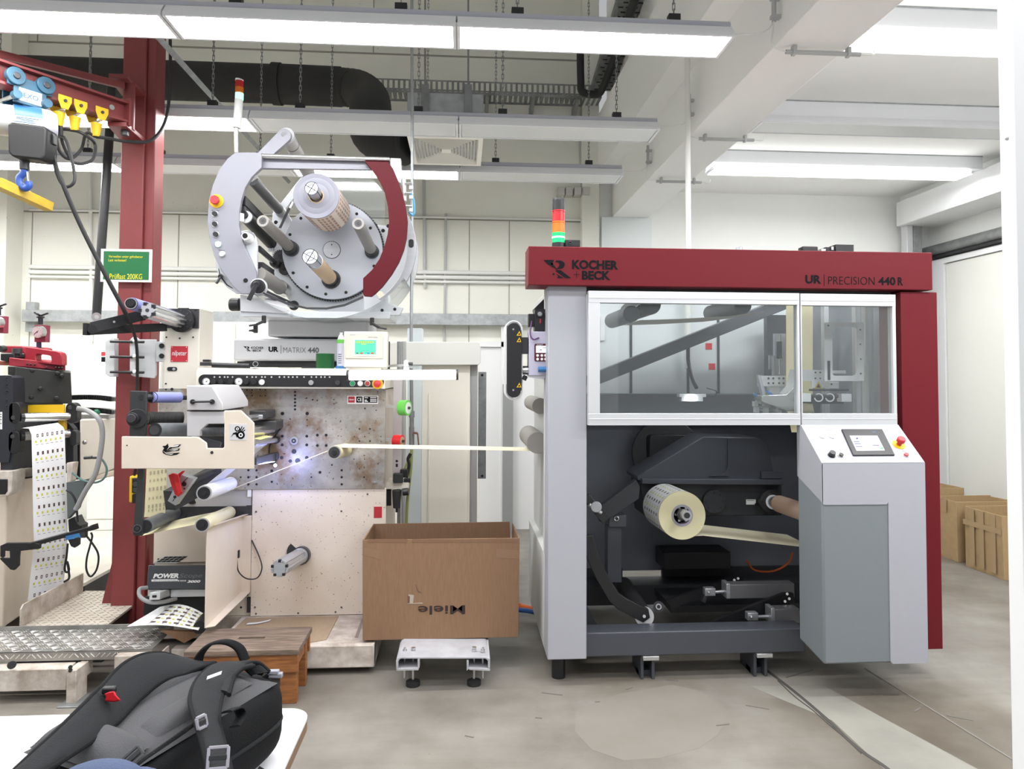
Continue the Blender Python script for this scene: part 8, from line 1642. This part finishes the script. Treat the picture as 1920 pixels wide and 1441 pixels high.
# cabinets along the back wall behind the press
def cabinet(label, x0, x1, y0, Y, seams=(), lab=False, zf=0.15):
    t = thing('white_cabinet', label, 'cabinet', (P((x0+x1)/2, 900, Y).x, Y, zf), 'white cabinets along the back wall')
    MB(OFFW).box(P(x0, 800, Y).x, P(x1, 800, Y).x, Y+0.012, Y+0.3, zf, P((x0+x1)/2, y0, Y).z).build('body', t, bevel=0.003)
    xs = [x0]+list(seams)+[x1]
    for a, c in zip(xs[:-1], xs[1:]): MB(OFFW).box(P(a, 800, Y).x+0.006, P(c, 800, Y).x-0.006, Y, Y+0.012, 0.2, P((x0+x1)/2, y0, Y).z-0.02).build('door', t, bevel=0.002)
    if lab:
        b = MB(LOGORED).pxbox(190, 197, 659.5, 667, Y-0.002, 0.002); b.use(INK).pxbox(190, 197, 669, 678, Y-0.002, 0.002); b.use(WTXT).pxbox(189.5, 197.5, 667, 669, Y-0.0015, 0.001); b.build('sticker', t)
    return t
cabinet('white wall cabinet with tiny red sticker, partly behind the red column', 171, 300, 600, 6.3, (), True)
cabinet('white two-door cabinet behind the matrix module and press tower', 385, 520, 603, 6.62, (439,), False, 0.0)
t = thing('drawer_cabinet', 'small white drawer cabinet on the chequer platform beside the red column', 'cabinet', (P(180, 990, 6.1).x, 6.1, 0.15))
MB(OFFW).box(P(163, 950, 6.1).x, P(215, 950, 6.1).x, 6.112, 6.28, 0.15, P(180, 900, 6.1).z).build('body', t)
for ya, yb2 in ((905, 972), (975, 993), (995, 1011)): MB(OFFW).pxbox(164, 214, ya, yb2, 6.1, 0.012).build('drawer', t, bevel=0.002)
# hoses on the floor beside the grey machine
o = MB(ORANGEH).tube([P(960, 1132, 4.5), P(975, 1136, 4.5), P(990, 1140, 4.45), P(1020, 1146, 4.4)], 0.018, 10); o.use(HOSEB).tube([P(955, 1140, 4.45), P(975, 1143, 4.45), P(992, 1145, 4.4), P(1020, 1152, 4.35)], 0.014, 10); o = o.build('floor_hoses'); tag(o, 'orange and blue hoses leading under the grey and red machine', 'hose')
# --- cartons by the annex door
c = carton('cardboard_box', 'tan carton with taped front, middle of the group by the white door', 4.0, 4.5, 5.52, 5.80, 0.0, 0.485, CARDL, CARDL, 'cartons by the annex door', 0.01)
b = MB(TAPEL).box(3.985, 3.9865, 5.63, 5.68, 0.38, 0.49); b.box(3.997, 3.9985, 5.62, 5.68, 0.0, 0.08); b.build('tape', c)
c = carton('cardboard_box', 'tan carton with many tape strips, closest to the white post', 3.99, 4.5, 5.02, 5.42, 0.0, 0.47, CARDL, CARDL, 'cartons by the annex door', 0.012)
b = MB(TAPEL).box(3.974, 3.9755, 5.02, 5.42, 0.33, 0.37)
for y in (5.08, 5.2, 5.3): b.box(3.975, 3.9765, y, y+0.05, 0.03, 0.465)
b.build('tape', c)
c = carton('cardboard_box', 'tan carton behind the other two, half hidden by the red column', 3.82, 4.45, 6.05, 6.5, 0.0, 0.51, CARDL, CARDL, 'cartons by the annex door', 0.0)
b = MB(TAPEL).box(3.817, 3.8185, 6.05, 6.5, 0.30, 0.5); b.use(WTXT).box(3.96, 3.97, 6.04, 6.048, 0.06, 0.3); b.build('tape', c)
o = MB(REDT).prism([(3.9, 5.95, 0.0), (4.0, 5.9, 0.0), (4.02, 5.98, 0.10)], (0, 0.02, 0)).build('red_wedge'); tag(o, 'small red plastic wedge on the floor between the tan cartons', 'wedge')
# ================================================================== TABLE AND BACKPACK CLOSE TO THE CAMERA
TZ = 0.74
t = thing('white_table', 'white laminate table top with rounded corner under the black backpack', 'table', (-0.9, 1.1, 0))
cr = PZ(566, 1357, TZ); bk_ = PZ(300, 1334, TZ); e2 = PZ(531, 1441, TZ)
xr_, ybk = (cr.x+e2.x)/2+0.003, bk_.y
rr = 0.05; poly = [(-1.75, 0.55), (xr_, 0.55)]+[(xr_-rr+rr*math.cos(math.radians(a)), ybk-rr+rr*math.sin(math.radians(a))) for a in range(0, 91, 15)]+[(-1.75, ybk)]
MB(TABLEW).prism([(x, y, TZ) for x, y in poly], (0, 0, -0.006)).build('laminate_top', t); MB(TABLEE).prism([(x, y, TZ-0.006) for x, y in poly], (0, 0, -0.022)).build('wooden_core', t)
for x in (-1.65, xr_-0.12):
    for y in (0.65, ybk-0.12): MB(GUN).cyl((x, y, 0), (x, y, TZ-0.028), 0.02, n=16).build('leg', t)
bp = thing('backpack', 'black and grey backpack lying on its front on the white table', 'backpack', (-0.5, 1.33, TZ))
O = Vector((-0.522, 1.35, TZ)); ax = Vector((0.155, 0.29, 0)).normalized(); wx = Vector((ax.y, -ax.x, 0)); zz = Vector((0, 0, 1))
def B(a, w, h): return O+ax*a+wx*w+zz*h
def superbody(b, La, Lw, hz, n=48, m=20, ea=0.42, ew=0.42, taper=0.0, h0=0.0):
    rows = []
    sg = lambda v, e: math.copysign(abs(v)**e, v)
    for k in range(m+1):
        ph = -PI/2+PI*k/m; row = []
        for i in range(n):
            th = 2*PI*i/n; c = sg(math.cos(ph), ew)
            a, w = La*c*sg(math.cos(th), ea), Lw*c*sg(math.sin(th), ea)
            h = h0+hz*(1+sg(math.sin(ph), 0.55))/2
            h *= 1+0.10*(a/La) if h > hz*0.5 else 1
            row.append(B(a, w*(1-taper*(a/La)), h))
        rows.append(b.add(row))
    for k in range(m):
        for i in range(n):
            j = (i+1) % n; b.face((rows[k]+i, rows[k]+j, rows[k+1]+j, rows[k+1]+i))
b = MB(FABRIC); superbody(b, 0.205, 0.118, 0.152, taper=0.08); body = b.build('main_body', bp, ang=80)
# raised back padding: grey mesh with two long foam pads and a ridge between
def pad(b, a0, a1, w0, w1, h, th, n=14):
    k = []
    for j in range(n+1):
        v = j/n; row = []
        for i in range(n+1):
            u_ = i/n; q = (1-abs(2*u_-1)**3.5)*(1-abs(2*v-1)**3.5)
            row.append(B(a0+(a1-a0)*v, w0+(w1-w0)*u_, h+th*q**0.6+0.012*v))
        k.append(b.add(row))
    for j in range(n):
        for i in range(n): b.face((k[j]+i, k[j]+i+1, k[j+1]+i+1, k[j+1]+i))
b = MB(MESHF); pad(b, -0.19, 0.165, -0.118, 0.095, 0.138, 0.022); bpnl = b.build('back_panel', bp, ang=80)
b = MB(MESHF); pad(b, -0.10, 0.12, -0.105, -0.045, 0.152, 0.024); pad(b, -0.10, 0.12, 0.015, 0.075, 0.152, 0.022); b.build('foam_pad', bpnl, ang=80)
b = MB(MESHF); pad(b, -0.185, -0.115, -0.11, 0.085, 0.145, 0.028); b.build('lumbar_pad', bpnl, ang=80)
def strap(path, wv, th, m, name, parent, edge=True, k=8):
    pts = catmull(path, k); b = MB(m); wv = [Vector(x) for x in wv]; n = len(pts); L = []
    for i, p in enumerate(pts):
        f_ = i/(n-1)*(len(wv)-1); a = int(min(f_, len(wv)-2)); w = wv[a].lerp(wv[a+1], f_-a); L.append(w)
    base = []
    for i, p in enumerate(pts):
        d = (pts[min(i+1, n-1)]-pts[max(i-1, 0)]).normalized(); w = L[i]; nr = d.cross(w).normalized()
        if nr.z < 0: nr = -nr
        sec = []
        for s in range(9):
            q = -1+2*s/8; sec.append(p+w*q+nr*th*(0.35+0.65*(1-q**4)))
        for s in range(8, -1, -4): q = -1+2*s/8; sec.append(p+w*q-nr*th*0.3)
        base.append(b.add(sec))
    m_ = 12
    for i in range(n-1):
        for s in range(m_): b.face((base[i]+s, base[i]+(s+1) % m_, base[i+1]+(s+1) % m_, base[i+1]+s))
    b.face([base[0]+s for s in range(m_)]); b.face([base[-1]+s for s in range(m_)][::-1])
    o = b.build(name, parent, ang=60)
    if edge:
        e = MB(FABRIC)
        for q in (-1, 1): e.tube([p+w*q for p, w in zip(pts, L)], 0.0042, 8, 0)
        e.build('piping', o)
    return o
# far shoulder strap, arching up and away to the table's left
s1 = strap([P(392, 1247, 1.50), P(345, 1243, 1.47), P(290, 1250, 1.42), P(245, 1278, 1.36), P(205, 1320, 1.29), P(150, 1368, 1.20), P(85, 1420, 1.12), P(20, 1470, 1.06)], [wx*0.020+zz*0.008, wx*0.030-zz*0.016, wx*0.030-zz*0.022, wx*0.028-zz*0.020, wx*0.022-zz*0.010, wx*0.018], 0.007, FABRIC2, 'shoulder_strap', bp)
s2 = strap([P(455, 1247, 1.47), P(425, 1252, 1.43), P(395, 1283, 1.36), P(383, 1325, 1.28), P(392, 1370, 1.21), P(405, 1415, 1.15), P(415, 1470, 1.10)], [wx*0.030+zz*0.004, wx*0.034, wx*0.034-zz*0.006, wx*0.034-zz*0.012, wx*0.030-zz*0.012, wx*0.026-zz*0.010], 0.008, FABRIC2, 'shoulder_strap', bp)
strap([P(490, 1262, 1.47), P(470, 1246, 1.47), P(448, 1246, 1.45), P(428, 1265, 1.40), P(420, 1300, 1.33)], [wx*0.01+ax*0.012, wx*0.012+ax*0.012, wx*0.012], 0.006, FABRIC2, 'strap_anchor', bp)
h = strap([P(370, 1246, 1.50), P(376, 1226, 1.50), P(395, 1208, 1.51), P(424, 1203, 1.52), P(448, 1214, 1.53), P(460, 1238, 1.53)], [ax*0.012, ax*0.012], 0.004, FABRIC, 'carry_handle', bp, False)
strap([P(380, 1344, 1.235), P(340, 1374, 1.19), P(300, 1402, 1.15), P(262, 1428, 1.11), P(235, 1450, 1.08)], [ax*0.012-zz*0.003, ax*0.011-zz*0.002], 0.002, FABRIC, 'webbing_strap', bp, False)
strap([P(140, 1376, 1.20), P(120, 1402, 1.17), P(105, 1430, 1.13), P(95, 1460, 1.1)], [wx*0.012, wx*0.010], 0.002, FABRIC, 'webbing_strap', bp, False)
strap([P(425, 1335, 1.24), P(445, 1328, 1.27), P(452, 1342, 1.27), P(440, 1362, 1.24)], [wx*0.012+zz*0.004]*2, 0.003, FABRIC, 'strap_loop', bp, False)
b = MB(REDT); p = P(209, 1306, 1.275); b.prism([p+Vector((dx, 0, dz)) for dx, dz in ((-0.013, 0.006), (-0.004, 0.009), (0.004, 0.010), (0.006, 0.004), (0.014, -0.005), (0.004, -0.008), (-0.012, -0.006), (-0.009, 0))], (0, 0.006, -0.004)); b.build('red_tag', s1, bevel=0.002)
MB(BLACK).obox(P(205, 1293, 1.29), (0.022, 0.012, 0.012)).build('tag_clip', s1, bevel=0.003)
def buckle(p, u_, v_, su, sv, m, parent, name='buckle'):
    u_, v_ = u_.normalized(), v_.normalized(); b = MB(m); th = 0.0045
    for s in (-1, 1): b.bar(p+u_*s*su-v_*sv, p+u_*s*su+v_*sv, th, th, u_.cross(v_)); b.bar(p-u_*su+v_*s*sv, p+u_*su+v_*s*sv, th, th, u_.cross(v_))
    b.use(BLACK).bar(p-u_*su, p+u_*su, th*1.6, th, u_.cross(v_)); return b.build(name, parent, bevel=0.001)
LPL = mat('lilac_grey_plastic', (0.30, 0.29, 0.33), 0.4)
buckle(P(409, 1420, 1.105), Vector((1, 0.1, 0)), Vector((0.1, -0.5, -0.9)), 0.014, 0.014, LPL, s2)
buckle(P(378, 1353, 1.195), Vector((0.5, 0.8, 0)), Vector((-0.2, 0, 1)), 0.008, 0.009, LPL, s2)
buckle(P(250, 1418, 1.10), Vector((0.6, 0.4, 0.5)), Vector((-0.6, 0.3, 0.5)), 0.012, 0.008, GUN, bp)
b = MB(mat('grey_metal_clip', (0.30, 0.30, 0.34), 0.4)).bar(P(500, 1264, 1.48), P(530, 1265, 1.48), 0.012, 0.010); b.obox(P(514, 1260, 1.48), (0.02, 0.012, 0.010)); b.use(BLACK).cyl(P(495, 1270, 1.48), P(506, 1262, 1.48), 0.007, n=10); b.build('strap_clip', bp, bevel=0.002)
b = MB(WTXT).ribbon([P(388, 1283, 1.345)+zz*0.012, P(415, 1273, 1.345)+zz*0.012], (0, 0.0025, 0.002), 0.0008); b.build('strap_label', s2)
b = MB(FABRIC2); pts = [B(0.205*math.copysign(abs(math.cos(x))**0.42, math.cos(x))*0.985, 0.118*math.copysign(abs(math.sin(x))**0.42, math.sin(x))*0.985*(1-0.08*math.cos(x)), 0.075) for x in [2*PI*i/60 for i in range(61)]]; b.tube(pts, 0.004, 8, 0); b.build('zip_seam', body)
b = MB(FABRIC).bar(B(0.08, 0.125, 0.03), B(0.10, 0.165, 0.002), 0.025, 0.004); b.build('side_tab', bp)
# folded denim cloth at the bottom edge of the picture
b = MB(DENIM); c = P(186, 1472, 1.02); b.sphere(c, 0.04, 24, 12, (1.5, 1, 0.75)); b.sphere(c+Vector((0.045, 0.01, -0.008)), 0.03, 20, 10, (1.2, 1, 0.7)); o = b.build('denim_cloth', ang=80); tag(o, 'bunched blue denim cloth tucked against the near side of the backpack', 'cloth')
